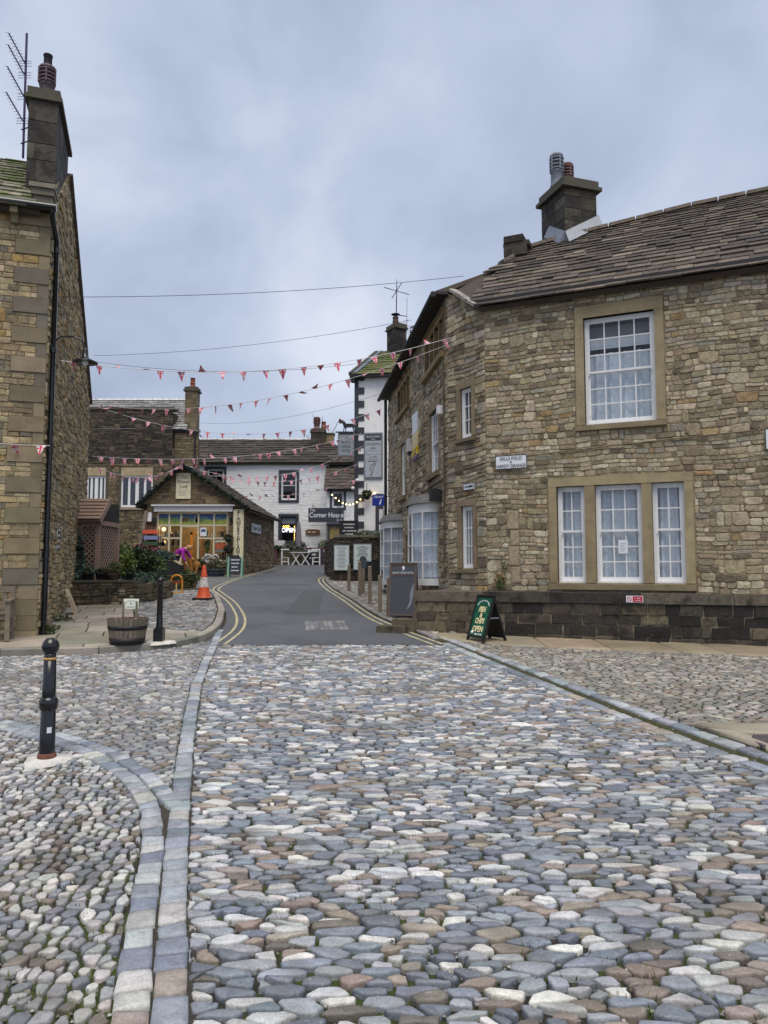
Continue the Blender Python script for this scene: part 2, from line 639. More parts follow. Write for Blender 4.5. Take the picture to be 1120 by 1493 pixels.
def backing(fr, u0, u1, z0, z1, holes, matm, parent, name='wall', dep=0.3, extra=None, room=True, back=None):
    """masonry body behind the stones with real openings; extra = polygon above (u,z)"""
    us = sorted(set([u0, u1] + [x for h in holes for x in h[:2] if u0 < x < u1]))
    zs = sorted(set([z0, z1] + [x for h in holes for x in h[2:] if z0 < x < z1]))
    mb = MB()
    P = fr.p
    for i in range(len(us) - 1):
        for j in range(len(zs) - 1):
            a, b, c, d = us[i], us[i + 1], zs[j], zs[j + 1]
            mu, mz = (a + b) / 2, (c + d) / 2
            if any(h[0] < mu < h[1] and h[2] < mz < h[3] for h in holes):
                continue
            mb.add([P(a, c), P(b, c), P(b, d), P(a, d)], [(0, 1, 2, 3)])
    for (a, b, c, d) in holes:
        vs = [P(a, c), P(b, c), P(b, d), P(a, d), P(a, c, -dep), P(b, c, -dep), P(b, d, -dep), P(a, d, -dep)]
        mb.add(vs, [(0, 1, 5, 4), (1, 2, 6, 5), (2, 3, 7, 6), (3, 0, 4, 7)])
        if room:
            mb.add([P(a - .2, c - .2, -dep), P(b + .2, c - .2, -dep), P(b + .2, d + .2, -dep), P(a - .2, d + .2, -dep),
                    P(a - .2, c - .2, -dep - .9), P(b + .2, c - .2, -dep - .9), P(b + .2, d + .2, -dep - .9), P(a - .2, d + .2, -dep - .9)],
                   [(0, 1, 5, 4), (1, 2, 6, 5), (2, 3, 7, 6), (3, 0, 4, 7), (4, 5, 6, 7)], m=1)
    if extra:
        mb.add([P(*q) for q in extra], [tuple(range(len(extra)))])
    if back:
        mb.add([P(u0, z0, -back), P(u1, z0, -back), P(u1, z1, -back), P(u0, z1, -back)], [(3, 2, 1, 0)])
    return mb.build(name, [matm, M_DARK], parent)

def slates(pieces, fr, L, Sl, pal, expo=(0.3, 0.17), wid=(0.28, 0.62), th=0.028, clip=None, lift=0.0, rag=0.012):
    v = -0.06
    r = 0
    while v < Sl:
        t = max(0, v / Sl)
        e = expo[0] + (expo[1] - expo[0]) * t
        u = -random.uniform(0, 0.3)
        while u < L:
            w = random.uniform(*wid) * (1.1 - 0.3 * t)
            a, b = u + 0.004, u + w - 0.004
            v0 = v + random.uniform(-rag, rag)
            v1 = min(v + e * 1.35, Sl + 0.02)
            poly = [(a, v0 + random.uniform(-rag, rag) * .6), (b, v0 + random.uniform(-rag, rag) * .6), (b, v1), (a, v1)]
            if clip is not None:
                poly = clip_to(poly, clip)
            else:
                poly = [(min(max(x, -0.02), L + 0.02), y) for x, y in poly]
            if len(poly) >= 3 and abs(area(poly)) > 0.004:
                tk = th * random.uniform(0.75, 1.3)
                tl = random.uniform(-0.004, 0.008)
                def ww(y):
                    return lift + (1 - (y - v) / (e * 1.35)) * (th * 1.15) + tl
                n = len(poly)
                vs = [fr.p(x, y, ww(y)) for x, y in poly] + [fr.p(x, y, ww(y) + tk) for x, y in poly]
                fs = [tuple(range(n))[::-1], tuple(range(n, 2 * n))] + [(i, (i + 1) % n, (i + 1) % n + n, i + n) for i in range(n)]
                pieces.add(MB().add(vs, fs, pick(pal)))
            u += w
        v += e
        r += 1

def sash(parent, fr, u0, u1, z0, z1, cols, ru, rl, w=-0.1, white=None, split=0.5, curtain=True, bar=0.022, panes=True, fw=0.05, lab=None, name='window', deep=None, horn=True):
    """box-frame sash window: frame, two sashes with glazing bars, panes, net curtain"""
    white = white or M_WHITE
    mb = MB()
    mb.fbox(fr, u0, u0 + fw, z0, z1, w - .08, w + .02)
    mb.fbox(fr, u1 - fw, u1, z0, z1, w - .08, w + .02)
    mb.fbox(fr, u0 + fw, u1 - fw, z1 - fw, z1, w - .08, w + .018)
    mb.fbox(fr, u0 + fw, u1 - fw, z0, z0 + fw * 0.7, w - .08, w + .035)
    zi0, zi1 = z0 + fw * 0.7, z1 - fw
    zm = zi0 + (zi1 - zi0) * split
    glass = []
    def leaf(za, zb, wz, rows, bot, top):
        s = 0.032
        a, b = u0 + fw, u1 - fw
        mb.fbox(fr, a, a + s, za, zb, wz - .035, wz)
        mb.fbox(fr, b - s, b, za, zb, wz - .035, wz)
        mb.fbox(fr, a + s, b - s, za, za + bot, wz - .035, wz - .001)
        mb.fbox(fr, a + s, b - s, zb - top, zb, wz - .035, wz - .001)
        ga, gb, gc, gd = a + s, b - s, za + bot, zb - top
        for i in range(1, cols):
            x = ga + (gb - ga) * i / cols
            mb.fbox(fr, x - bar / 2, x + bar / 2, gc, gd, wz - .03, wz - .004)
        for j in range(1, rows):
            y = gc + (gd - gc) * j / rows
            for i in range(cols):
                xa = ga + (gb - ga) * i / cols + (bar / 2 if i else 0)
                xb = ga + (gb - ga) * (i + 1) / cols - (bar / 2 if i < cols - 1 else 0)
                mb.fbox(fr, xa, xb, y - bar / 2, y + bar / 2, wz - .03, wz - .006)
        for i in range(cols):
            for j in range(rows):
                glass.append((ga + (gb - ga) * i / cols, ga + (gb - ga) * (i + 1) / cols, gc + (gd - gc) * j / rows, gc + (gd - gc) * (j + 1) / rows, wz - .02))
    if ru:
        leaf(zm - 0.02, zi1, w, ru, 0.04, 0.035)
        leaf(zi0, zm + 0.02, w - .038, rl, 0.07, 0.035)
        if horn:
            for x in (u0 + fw + .012, u1 - fw - .012):
                mb.fbox(fr, x - .012, x + .012, zm - .06, zm - .02, w - .034, w - .002)
    else:
        leaf(zi0, zi1, w, rl, 0.06, 0.04)
    o = mb.build(name, white, parent, label=lab)
    if panes:
        for (a, b, c, d, wz) in glass:
            MB().add([fr.p(a, c, wz), fr.p(b, c, wz), fr.p(b, d, wz), fr.p(a, d, wz)], [(0, 1, 2, 3)]).build('pane', M_GLASS, o)
    else:
        g = MB()
        for (a, b, c, d, wz) in glass:
            g.add([fr.p(a, c, wz), fr.p(b, c, wz), fr.p(b, d, wz), fr.p(a, d, wz)], [(0, 1, 2, 3)])
        g.build('panes', M_GLASS, o)
    if curtain:
        curtain_mesh(fr, u0 + .03, u1 - .03, z0 + .03, z1 - (0.06 if curtain is True else curtain), w - .15).build('curtain', M_LACE, o)
    return o

def curtain_mesh(fr, a, b, c, d, w, amp=0.045, freq=26, mb=None):
    mb = mb or MB()
    n = max(12, int((b - a) / 0.02))
    ph = random.uniform(0, 6)
    vs = []
    for j in range(4):
        z = c + (d - c) * j / 3
        for i in range(n + 1):
            u = a + (b - a) * i / n
            k = amp * (math.sin(u * freq + ph + 0.5 * math.sin(u * 11 + j * .4)) * 0.6 + 0.4 * math.sin(u * freq * 1.9 + ph * 2))
            vs.append(fr.p(u + 0.006 * math.sin(j * 1.7 + u * 9), z, w + k))
    fs = [(j * (n + 1) + i, j * (n + 1) + i + 1, (j + 1) * (n + 1) + i + 1, (j + 1) * (n + 1) + i) for j in range(3) for i in range(n)]
    return mb.add(vs, fs, (1, 1, 1), 0, True)

def text(parent, s, fr, u, z, w, size, matl, xs=1.0, align='CENTER', name='lettering', shear=0.0, bold=0.0, th=0.0015):
    cu = bpy.data.curves.new('txt', 'FONT')
    cu.body = s
    cu.size = size
    cu.align_x = align
    cu.align_y = 'CENTER'
    cu.shear = shear
    cu.extrude = th
    cu.offset = bold
    cu.resolution_u = 3
    ob = bpy.data.objects.new('txt', cu)
    me = bpy.data.meshes.new_from_object(ob)
    mb = MB()
    c = fr.p(u, z, w)
    mb.add([c + fr.Rd * (v.co.x * xs) + fr.V * v.co.y + fr.N * (v.co.z + th) for v in me.vertices], [tuple(p.vertices) for p in me.polygons])
    bpy.data.objects.remove(ob)
    bpy.data.curves.remove(cu)
    bpy.data.meshes.remove(me)
    return mb.build(name, matl, parent)

def leaves(cen, rad, n, size, pal, shell=0.55, mb=None, flat=0.0, lump=0.35):
    mb = mb or MB()
    cx, cy, cz = cen
    k = 0
    sd = Vector((random.uniform(0, 50), random.uniform(0, 50), 0))
    while k < n:
        d = Vector((random.gauss(0, 1), random.gauss(0, 1), random.gauss(0, 1)))
        if d.length < 0.01:
            continue
        d.normalize()
        rr = (shell + (1 - shell) * random.random()) * (1 + lump * noise.noise(d * 2.2 + sd))
        p = Vector((cx + d.x * rad[0] * rr, cy + d.y * rad[1] * rr, cz + d.z * rad[2] * rr))
        a = Vector((random.gauss(0, 1), random.gauss(0, 1), random.gauss(0, 0.7))) + d * 0.8
        a.normalize()
        b = a.cross(Vector((random.gauss(0, 1), random.gauss(0, 1), random.gauss(0, 1)))).normalized()
        s = size * random.uniform(0.6, 1.4)
        c = a.cross(b) * s * 0.15
        mb.add([p - a * s, p + b * s * 0.38 + c, p + a * s, p - b * s * 0.38 + c], [(0, 1, 2), (0, 2, 3)], pick(pal))
        k += 1
    return mb

def marks(parent, s, fr, u, z, w, size, matl, xs=1.0, **kw):
    """a line of lettering too small to read: uneven word-like strokes"""
    rnd = random.Random(len(s) * 7 + int(size * 1000))
    W = len(s) * size * 0.62 * xs
    mb = MB()
    sg = 1 if fr.U.dot(fr.Rd) > 0 else -1
    x = -W / 2
    while x < W / 2:
        l = size * xs * rnd.uniform(0.25, 0.5)
        h = size * rnd.uniform(0.22, 0.34)
        if rnd.random() > 0.16:
            a, b = sorted((u + sg * x, u + sg * min(x + l, W / 2)))
            mb.fbox(fr, a, b, z - h, z + h, w, w + 0.0015)
        x += l * 1.25
    return mb.build('small_print', matl, parent, kind='stuff')
# ------------------------------------------------------------------ the ground
def lin(pts):
    pts = sorted(pts)
    def f(t):
        if t <= pts[0][0]:
            (a, x), (b, y) = pts[0], pts[1]
        elif t >= pts[-1][0]:
            (a, x), (b, y) = pts[-2], pts[-1]
        else:
            for i in range(len(pts) - 1):
                if pts[i][0] <= t <= pts[i + 1][0]:
                    (a, x), (b, y) = pts[i], pts[i + 1]
                    break
        return x + (y - x) * (t - a) / (b - a)
    return f

def sheet(name, xl, xr, y0, y1, dy, nx, dz, matl, parent=None, **kw):
    mb = MB()
    ny = max(1, int(round((y1 - y0) / dy)))
    vs = []
    for j in range(ny + 1):
        y = y0 + (y1 - y0) * j / ny
        a, b = xl(y), xr(y)
        for i in range(nx + 1):
            vs.append((a + (b - a) * i / nx, y, hg(y) + dz))
    fs = [(j * (nx + 1) + i, j * (nx + 1) + i + 1, (j + 1) * (nx + 1) + i + 1, (j + 1) * (nx + 1) + i) for j in range(ny) for i in range(nx)]
    mb.add(vs, fs, (1, 1, 1), 0, True)
    return mb.build(name, matl, parent, **kw)

M_EARTH = mat('earth', S(84, 82, 66), 0.95, var=0.3, scale=2, bump=0.5)
sheet('ground', lambda y: -160, lambda y: 160, -30, 12, 1.0, 4, -0.06, M_EARTH, kind='structure')
sheet('ground', lambda y: -160, lambda y: 160, 12, 400, 2.0, 4, -0.06, M_EARTH, kind='structure')

ML = lin([(0, -0.12), (2.72, -0.75), (3.42, -0.94), (4.31, -1.17), (5, -1.34), (6.21, -1.63), (7.38, -1.90), (9.06, -2.26), (10.75, -2.55), (12.39, -2.81), (14.6, -3.17)])
MRlo = lin([(0, 4.6), (4.7, 3.26), (5.75, 2.91), (6.6, 2.62), (7.61, 2.33), (9.06, 1.95), (10.58, 1.52), (12.54, 1.0), (13.4, 0.74)])
MRup = lin([(0, 4.87), (4.7, 3.52), (6.12, 3.06), (7.12, 2.75), (8.31, 2.42), (9.71, 2.03), (11.35, 1.57), (12.78, 1.15), (13.6, 0.9)])
INNER = [(-0.24, 0.3), (-0.55, 1.4), (-0.89, 2.72), (-1.08, 3.42), (-1.30, 4.31), (-1.52, 4.95), (-1.84, 5.51), (-2.33, 6.12), (-2.95, 6.64), (-3.59, 7.05), (-4.4, 7.42), (-5.4, 7.7), (-6.6, 7.9)]
KERB = [(-8.6, 10.72), (-7.2, 10.92), (-5.72, 11.16), (-4.47, 11.35), (-3.95, 11.56), (-3.57, 11.81), (-3.32, 12.08), (-3.18, 12.39), (-3.08, 12.9), (-3.06, 13.37), (-3.12, 14.2), (-3.23, 14.95), (-3.65, 17.11), (-4.29, 19.6), (-4.74, 21.26), (-5.3, 22.9), (-5.7, 24.2)]

def ground_piece(poly, h, colr, rings=3, base=0.0, flat=False, tilt=0.02, dz=0.0):
    """one cobble or sett set in the ground: outline poly (x,y), standing h proud"""
    n = len(poly)
    cx = sum(p[0] for p in poly) / n
    cy = sum(p[1] for p in poly) / n
    tx, ty = random.uniform(-tilt, tilt), random.uniform(-tilt, tilt)
    if flat:
        prof = [(1.0, -0.03), (0.985, h * 0.55), (0.93, h * 0.95), (0.55, h * 1.02)]
    elif rings >= 4:
        prof = [(0.98, -0.02), (1.0, h * 0.40), (0.96, h * 0.80), (0.86, h * 0.98), (0.5, h * 1.02)]
    else:
        prof = [(0.99, -0.02), (0.98, h * 0.5), (0.8, h * 0.95)]
    vs = []
    for k, z in prof:
        for x, y in poly:
            X, Y = cx + (x - cx) * k, cy + (y - cy) * k
            nz = 0.45 * h * noise.noise((X * 19, Y * 19, cx * 5)) if z > 0 else 0
            vs.append((X, Y, hg(Y) + base + dz + z + nz + (tx * (X - cx) + ty * (Y - cy))))
    vs.append((cx, cy, hg(cy) + base + dz + h * 1.03 + 0.12 * h * noise.noise((cx * 17, cy * 17, 3.1))))
    fs = []
    for i in range(len(prof) - 1):
        for k in range(n):
            k2 = (k + 1) % n
            fs.append((i * n + k, i * n + k2, (i + 1) * n + k2, (i + 1) * n + k))
    b = (len(prof) - 1) * n
    for k in range(n):
        fs.append((b + k, b + (k + 1) % n, len(prof) * n))
    return MB().add(vs, fs, colr, 0, True)

def chaikin(poly, q=0.24):
    out = []
    n = len(poly)
    for i in range(n):
        a, b = poly[i], poly[(i + 1) % n]
        out.append((a[0] + (b[0] - a[0]) * q, a[1] + (b[1] - a[1]) * q))
        out.append((b[0] + (a[0] - b[0]) * q, b[1] + (a[1] - b[1]) * q))
    return out

def cobbles(pieces, x0, x1, y0, y1, sx, sy, planes, pal, gap=0.018, h=0.035, jx=0.32, jy=0.26, rot=0.0, dz=0.0, drop=0.07, near=7.5, split=0.06, flat=False):
    ca, sa = math.cos(rot), math.sin(rot)
    mx, my = (x0 + x1) / 2, (y0 + y1) / 2
    rad = math.hypot(x1 - x0, y1 - y0) / 2
    nx, ny = int(2 * rad / sx) + 2, int(2 * rad / sy) + 2
    grid = {}
    for j in range(ny):
        for i in range(nx):
            if random.random() < drop:
                continue
            p = ((i + 0.5 * (j % 2) + random.uniform(-jx, jx)), (j + random.uniform(-jy, jy) + 0.25 * math.sin(i * 0.7 + j * 0.3)))
            grid.setdefault((i, j), []).append(p)
            if random.random() < split:
                grid[(i, j)].append((p[0] + 0.42, p[1] + random.uniform(-0.3, 0.3)))
    def toworld(p):
        X, Y = p[0] * sx - rad, p[1] * sy - rad
        return (mx + X * ca - Y * sa, my + X * sa + Y * ca)
    for (i, j), ps in grid.items():
        for p in ps:
            c = toworld(p)
            if not (x0 <= c[0] <= x1 and y0 <= c[1] <= y1):
                continue
            q = proj((c[0], c[1], hg(c[1])))
            if q is None or q[0] < -420 or q[0] > IM_W + 420 or q[1] > IM_H + 420:
                continue
            hp = [f(c[0], c[1]) for f in planes]
            if any((a * c[0] + b * c[1] > k + 0.05) if (a or b) else k < 0 for a, b, k in hp):
                continue
            poly = [(p[0] - 1.3, p[1] - 1.3), (p[0] + 1.3, p[1] - 1.3), (p[0] + 1.3, p[1] + 1.3), (p[0] - 1.3, p[1] + 1.3)]
            for jj in range(j - 2, j + 3):
                for ii in range(i - 2, i + 3):
                    for o in grid.get((ii, jj), ()):
                        if o is p:
                            continue
                        a, b = o[0] - p[0], o[1] - p[1]
                        poly = clip_poly(poly, a, b, (o[0] ** 2 + o[1] ** 2 - p[0] ** 2 - p[1] ** 2) / 2)
                        if len(poly) < 3:
                            break
                    if len(poly) < 3:
                        break
                if len(poly) < 3:
                    break
            if len(poly) < 3:
                continue
            poly = [toworld(t) for t in poly]
            for a, b, k in hp:
                poly = clip_poly(poly, a, b, k)
            if len(poly) < 3 or abs(area(poly)) < 0.0015:
                continue
            cx = sum(t[0] for t in poly) / len(poly)
            cy = sum(t[1] for t in poly) / len(poly)
            g = gap * random.uniform(0.5, 1.35)
            sh = []
            for x, y in poly:
                d = math.hypot(x - cx, y - cy)
                k = max(0.55, 1 - g / max(d, 1e-4))
                sh.append((cx + (x - cx) * k, cy + (y - cy) * k))
            r = chaikin(sh, random.uniform(0.14, 0.27) if not flat else 0.16)
            r = [(x + random.uniform(-.05, .05) * sx, y + random.uniform(-.05, .05) * sy) for x, y in r]
            if len(r) > 14:
                r = sh if len(sh) >= 7 else r[:]
            pieces.add(ground_piece(r, h * random.uniform(0.75, 1.25), pick(pal), 4 if cy < near else 3, dz=dz, flat=flat))

def side(f, off, sgn):
    """half-plane left (sgn<0) or right (sgn>0) of the line x=f(y)+off"""
    def g(x, y):
        x0, s = f(y) + off, (f(y + 0.1) - f(y - 0.1)) / 0.2
        # x - x0 - s*(Y-y) ; keep x >= line when sgn>0
        return (-sgn, sgn * s, -sgn * x0 + sgn * s * y)
    return g

def below(f, off, sgn):
    """half-plane under (sgn<0) or over (sgn>0) the line y=f(x)+off"""
    def g(x, y):
        y0, s = f(x) + off, (f(x + 0.1) - f(x - 0.1)) / 0.2
        return (sgn * s, -sgn, -sgn * y0 + sgn * s * x)
    return g

PAL_STREET = [(S(134, 142, 154), 3.8), (S(160, 165, 172), 3.6), (S(196, 197, 198), 2.8), (S(218, 216, 212), 1.6), (S(114, 122, 134), 2.4), (S(146, 134, 124), 1.7), (S(164, 154, 144), 1.7), (S(118, 112, 106), 0.9)]
PAL_LEFT = [(S(150, 152, 155), 3), (S(176, 176, 175), 2.4), (S(126, 130, 136), 2.2), (S(200, 197, 192), 1.0), (S(138, 130, 121), 1.2)]
PAL_ROUND = [(S(164, 166, 169), 3), (S(194, 193, 191), 2.6), (S(134, 139, 147), 2.3), (S(214, 211, 206), 1.2), (S(144, 134, 124), 0.9), (S(120, 112, 105), 0.5)]
PAL_RIGHT = [(S(152, 149, 142), 3), (S(134, 132, 127), 2.5), (S(172, 168, 158), 1.8), (S(118, 117, 114), 1.5), (S(138, 126, 113), 1)]
PAL_SETT = [(S(144, 152, 161), 3), (S(164, 170, 175), 3), (S(122, 130, 141), 2), (S(180, 182, 180), 1.2), (S(164, 154, 145), 0.4)]

for _p in (PAL_STREET, PAL_LEFT, PAL_ROUND):
    _p[:] = [(tuple(v * 0.92 for v in c), w) for c, w in _p]

# main street of long cobbles
street = sheet('cobbled_street', lambda y: ML(y), lambda y: MRlo(y) + 0.15, 0.4, 12.5, 0.5, 4, -0.010, M_BED, kind='structure')
pc = Pieces(street, 'cobblestone', M_COBBLE, 'small_cobblestones')
cobbles(pc, -3.4, 4.6, 1.3, 12.26, 0.136, 0.063, [side(ML, 0.064, 1), side(MRlo, -0.075, -1), below(lambda x: 12.27, 0, -1)], PAL_STREET, gap=0.0155, h=0.018, drop=0.13, split=0.14, jx=0.4, jy=0.3)
pc.flush()

# between the sett lines and the left pavement
ARC = lin([(-6.6, 7.9), (-5.4, 7.7), (-4.4, 7.42), (-3.59, 7.05), (-2.95, 6.64), (-2.33, 6.12), (-1.84, 5.51), (-1.52, 4.95)])
KY = lin([(x, y) for x, y in KERB[:8]])
yard = sheet('cobbled_lane', lambda y: -9.5, lambda y: ML(y) + 0.03, 4.4, 13.0, 0.5, 8, -0.014, M_BED, kind='structure')
pl_ = Pieces(yard, 'cobblestone', M_COBBLE, 'small_cobblestones')
cobbles(pl_, -8.8, -1.2, 4.9, 12.6, 0.108, 0.080, [side(ML, -0.064, -1), below(KY, -0.03, -1), below(ARC, 0.20, 1)], PAL_LEFT, gap=0.013, h=0.02, rot=0.16, jx=0.25, jy=0.2)
pl_.flush()

# rounded cobbles round the near bollard
INNX = lin([(y, x) for x, y in INNER])
apron = sheet('cobbled_apron', lambda y: -7.5, lambda y: min(INNX(y) + 0.02, -0.2), 0.4, 7.9, 0.25, 6, -0.006, M_BED, kind='structure')
pa = Pieces(apron, 'cobblestone', M_COBBLE, 'small_cobblestones')
_bconv = [(INNER[i], INNER[i + 1]) for i in range(len(INNER) - 1)]
def _inner_planes(seg):
    (xa, ya), (xb, yb) = seg
    nx_, ny_ = (yb - ya), -(xb - xa)
    l = math.hypot(nx_, ny_)
    nx_, ny_ = nx_ / l, ny_ / l
    return lambda x, y: (nx_, ny_, nx_ * xa + ny_ * ya - 0.075)
def _hole(x, y):
    return (0, 0, 1) if math.hypot(x + 2.68, y - 6.0) > 0.19 else (0, 0, -1)
cobbles(pa, -7.2, -0.3, 1.3, 7.9, 0.074, 0.076, [side(INNX, -0.066, -1), below(ARC, -0.065, -1), _hole], PAL_ROUND, gap=0.015, h=0.018, rot=-0.35, jx=0.26, jy=0.26)
pa.flush()

# cobbled strip before the stone house on the right
PR = lin([(0.9, 13.1), (1.07, 12.94), (1.6, 12.42), (2.2, 12.12), (3.63, 11.68), (5.72, 11.16), (8.5, 10.5)])
verge = sheet('cobbled_verge', lambda y: MRup(y) - 0.25, lambda y: 9.0, 4.6, 13.1, 0.5, 6, 0.004, M_BED, kind='structure')
pv = Pieces(verge, 'cobblestone', M_COBBLE, 'small_cobblestones')
cobbles(pv, 0.8, 8.6, 7.12, 13.0, 0.120, 0.084, [side(MRup, 0.075, 1), below(PR, -0.02, -1)], PAL_RIGHT, gap=0.015, h=0.018, rot=-0.2)
cobbles(pv, 2.6, 6.5, 4.8, 6.2, 0.165, 0.12, [side(MRup, 0.09, 1)], PAL_RIGHT, gap=0.02, h=0.03, rot=-0.1)
pv.flush()

# lines of setts
def chain(pieces, pts, width, length, h, pal, dz=0.0, off=0.0):
    P = [Vector((x, y)) for x, y in pts]
    seg = []
    for i in range(len(P) - 1):
        seg.append((P[i + 1] - P[i]).length)
    tot = sum(seg)
    def at(s):
        s = min(max(s, 0), tot - 1e-6)
        for i, l in enumerate(seg):
            if s <= l:
                t = (P[i + 1] - P[i]).normalized()
                return P[i] + t * s, t
            s -= l
    s = 0.0
    while s < tot - 0.04:
        l = random.uniform(*length)
        (a, ta), (b, tb) = at(s), at(s + l)
        na, nb = Vector((-ta.y, ta.x)), Vector((-tb.y, tb.x))
        a, b = a + na * off, b + nb * off
        w = width * random.uniform(0.92, 1.04) / 2
        g = 0.006
        t = (b - a)
        if t.length < 0.03:
            s += l; continue
        t.normalize()
        a2, b2 = a + t * g, b - t * g
        J = lambda: random.uniform(-0.006, 0.006)
        poly = [a2 - na * w, b2 - nb * w, b2 + nb * w, a2 + na * w]
        poly = [(p.x + J(), p.y + J()) for p in poly]
        poly = chaikin(poly, 0.08)
        pieces.add(ground_piece(poly, h, pick(pal), dz=dz, flat=True, tilt=0.025))
        s += l

lines = sheet('sett_channel', lambda y: ML(y) - 0.12, lambda y: ML(y) + 0.1, 0.4, 14.6, 0.3, 1, 0.006, M_BEDDARK, kind='structure')
ps = Pieces(lines, 'sett', M_SETT, 'small_setts')
chain(ps, [(ML(0.6 + 0.5 * i), 0.6 + 0.5 * i) for i in range(27)] + [(ML(14.2), 14.2)], 0.128, (0.10, 0.22), 0.026, PAL_SETT)
ps.flush()
arcs = thing('sett_arc', None, None, (0, 0, 0))
tag(arcs, kind='structure')
ps = Pieces(arcs, 'sett', M_SETT, 'small_setts')
chain(ps, INNER, 0.128, (0.10, 0.2), 0.030, PAL_SETT)
chain(ps, [(-1.45, 4.86)] + INNER[6:], 0.118, (0.10, 0.21), 0.030, PAL_SETT, off=-0.128)
ps.flush()
gut = thing('sett_gutter', None, None, (0, 0, 0))
tag(gut, kind='structure')
ps = Pieces(gut, 'sett', M_SETT, 'small_setts')
chain(ps, [(MRlo(1.0 + 0.5 * i), 1.0 + 0.5 * i) for i in range(24)], 0.15, (0.16, 0.34), 0.020, PAL_SETT)
chain(ps, [(MRup(1.0 + 0.5 * i), 1.0 + 0.5 * i) for i in range(26)], 0.15, (0.18, 0.36), 0.030, PAL_SETT)
ps.flush()
M_MOSS = mat('moss_mud', S(58, 58, 30), 0.95, var=0.4, scale=20, bump=0.8, bscale=70)
sheet('gutter_bed', lambda y: MRlo(y) + 0.02, lambda y: MRup(y), 0.6, 13.4, 0.3, 2, 0.006, M_MOSS, gut)

# left pavement: raised flags, kerb, small setts beyond
KX = lin([(y, x) for x, y in KERB[7:]])
def pav_r(y):
    if y >= 12.39:
        return KX(y) - 0.13
    xs = [(KERB[i][1] + 0.13, KERB[i][0]) for i in range(8)]
    return lin(xs)(y)
pave = sheet('pavement', lambda y: -12, lambda y: min(pav_r(y), -3.2) if y < 12.4 else pav_r(y), 10.9, 24.0, 0.25, 10, 0.085, M_BEDDARK, kind='structure')
GX, GY = Vector((0.9525, 0.3045)), Vector((-0.3045, 0.9525))
PAL_FLAG = [(S(158, 150, 138), 3), (S(146, 140, 128), 2), (S(168, 160, 148), 2), (S(136, 132, 116), 1)]
L0 = (-5.87, 12.6)
pf = Pieces(pave, 'flagstone', M_FLAG, 'small_flagstones')
REG1 = [(-9.0, 10.84), (-7.2, 11.07), (-5.72, 11.31), (-4.47, 11.50), (-4.02, 11.70), (-3.68, 11.93), (-3.45, 12.17), (-3.32, 12.43), (-3.22, 12.93), (-3.20, 13.2), (-4.3, 13.62), (-9.0, 13.62)]
REG2 = [(-4.32, 13.63), (-5.72, 17.0), (-6.5, 19.25), (-8.4, 19.4), (-8.4, 13.63)]
REG2 = REG2 if area(REG2) > 0 else REG2[::-1]
b = -3.0
row = 0
while b < 8:
    bw = random.choice((0.62, 0.75, 0.9))
    a = -5.0 + 0.37 * (row % 3)
    while a < 5:
        aw = random.uniform(0.7, 1.25)
        q = [(a + .012, b + .012), (a + aw - .012, b + .012), (a + aw - .012, b + bw - .012), (a + .012, b + bw - .012)]
        q = [(L0[0] + GX.x * s + GY.x * t, L0[1] + GX.y * s + GY.y * t) for s, t in q]
        cc = pick(PAL_FLAG)
        for reg in (REG1, REG2):
            c2 = clip_to(q, reg)
            if len(c2) >= 3 and abs(area(c2)) > 0.02:
                n = len(c2)
                top = [(x, y, hg(y) + 0.112 + 0.003 * math.sin(x * 5 + y * 3)) for x, y in c2]
                cx = sum(x for x, y in c2) / n; cy = sum(y for x, y in c2) / n
                mid = [(cx + (x - cx) * 1.0, cy + (y - cy) * 1.0, hg(y) + 0.08) for x, y in c2]
                tp = [(cx + (x - cx) * 0.992, cy + (y - cy) * 0.992, z) for x, y, z in top]
                mb = MB().add(mid + [(x, y, z - .006) for x, y, z in top] + tp, [(i, (i + 1) % n, n + (i + 1) % n, n + i) for i in range(n)] + [(n + i, n + (i + 1) % n, 2 * n + (i + 1) % n, 2 * n + i) for i in range(n)] + [tuple(range(2 * n, 3 * n))], cc)
                pf.add(mb)
        a += aw
    b += bw
    row += 1
pf.flush()
# kerb stones
pk = Pieces(pave, 'kerb_stone', M_FLAG, 'small_kerb_stones')
_P = [Vector(p) for p in KERB]
_dense = []
for i in range(len(_P) - 1):
    l = (_P[i + 1] - _P[i]).length
    k = max(1, int(l / 0.12))
    _dense += [_P[i] + (_P[i + 1] - _P[i]) * (j / k) for j in range(k)]
i = 0
while i < len(_dense) - 2:
    k = min(random.randint(5, 9), len(_dense) - 1 - i)
    seg = _dense[i:i + k + 1]
    cc = pick([(S(142, 138, 130), 2), (S(130, 128, 120), 1), (S(152, 146, 136), 1)])
    fr_, bk_ = [], []
    for j, p in enumerate(seg):
        t = (seg[min(j + 1, len(seg) - 1)] - seg[max(j - 1, 0)]).normalized()
        nn = Vector((-t.y, t.x))
        q = p + t * (0.006 if j == 0 else (-0.006 if j == len(seg) - 1 else 0))
        fr_.append(q); bk_.append(q + nn * 0.14)
    vs, fs = [], []
    m = len(seg)
    hh = 0.118 + random.uniform(-.003, .004)
    for q, bq in zip(fr_, bk_):
        z = hg(q.y)
        iq = q + (bq - q) * 0.12
        vs += [(q.x, q.y, z - .05), (q.x, q.y, z + hh - .016), (iq.x, iq.y, z + hh), (bq.x, bq.y, z + hh), (bq.x, bq.y, z - .05)]
    for j in range(m - 1):
        for e in range(4):
            fs.append((j * 5 + e, (j + 1) * 5 + e, (j + 1) * 5 + e + 1, j * 5 + e + 1))
    fs += [(0, 1, 2, 3, 4), tuple((m - 1) * 5 + e for e in (4, 3, 2, 1, 0))]
    pk.add(MB().add(vs, fs, cc))
    i += k
pk.flush()
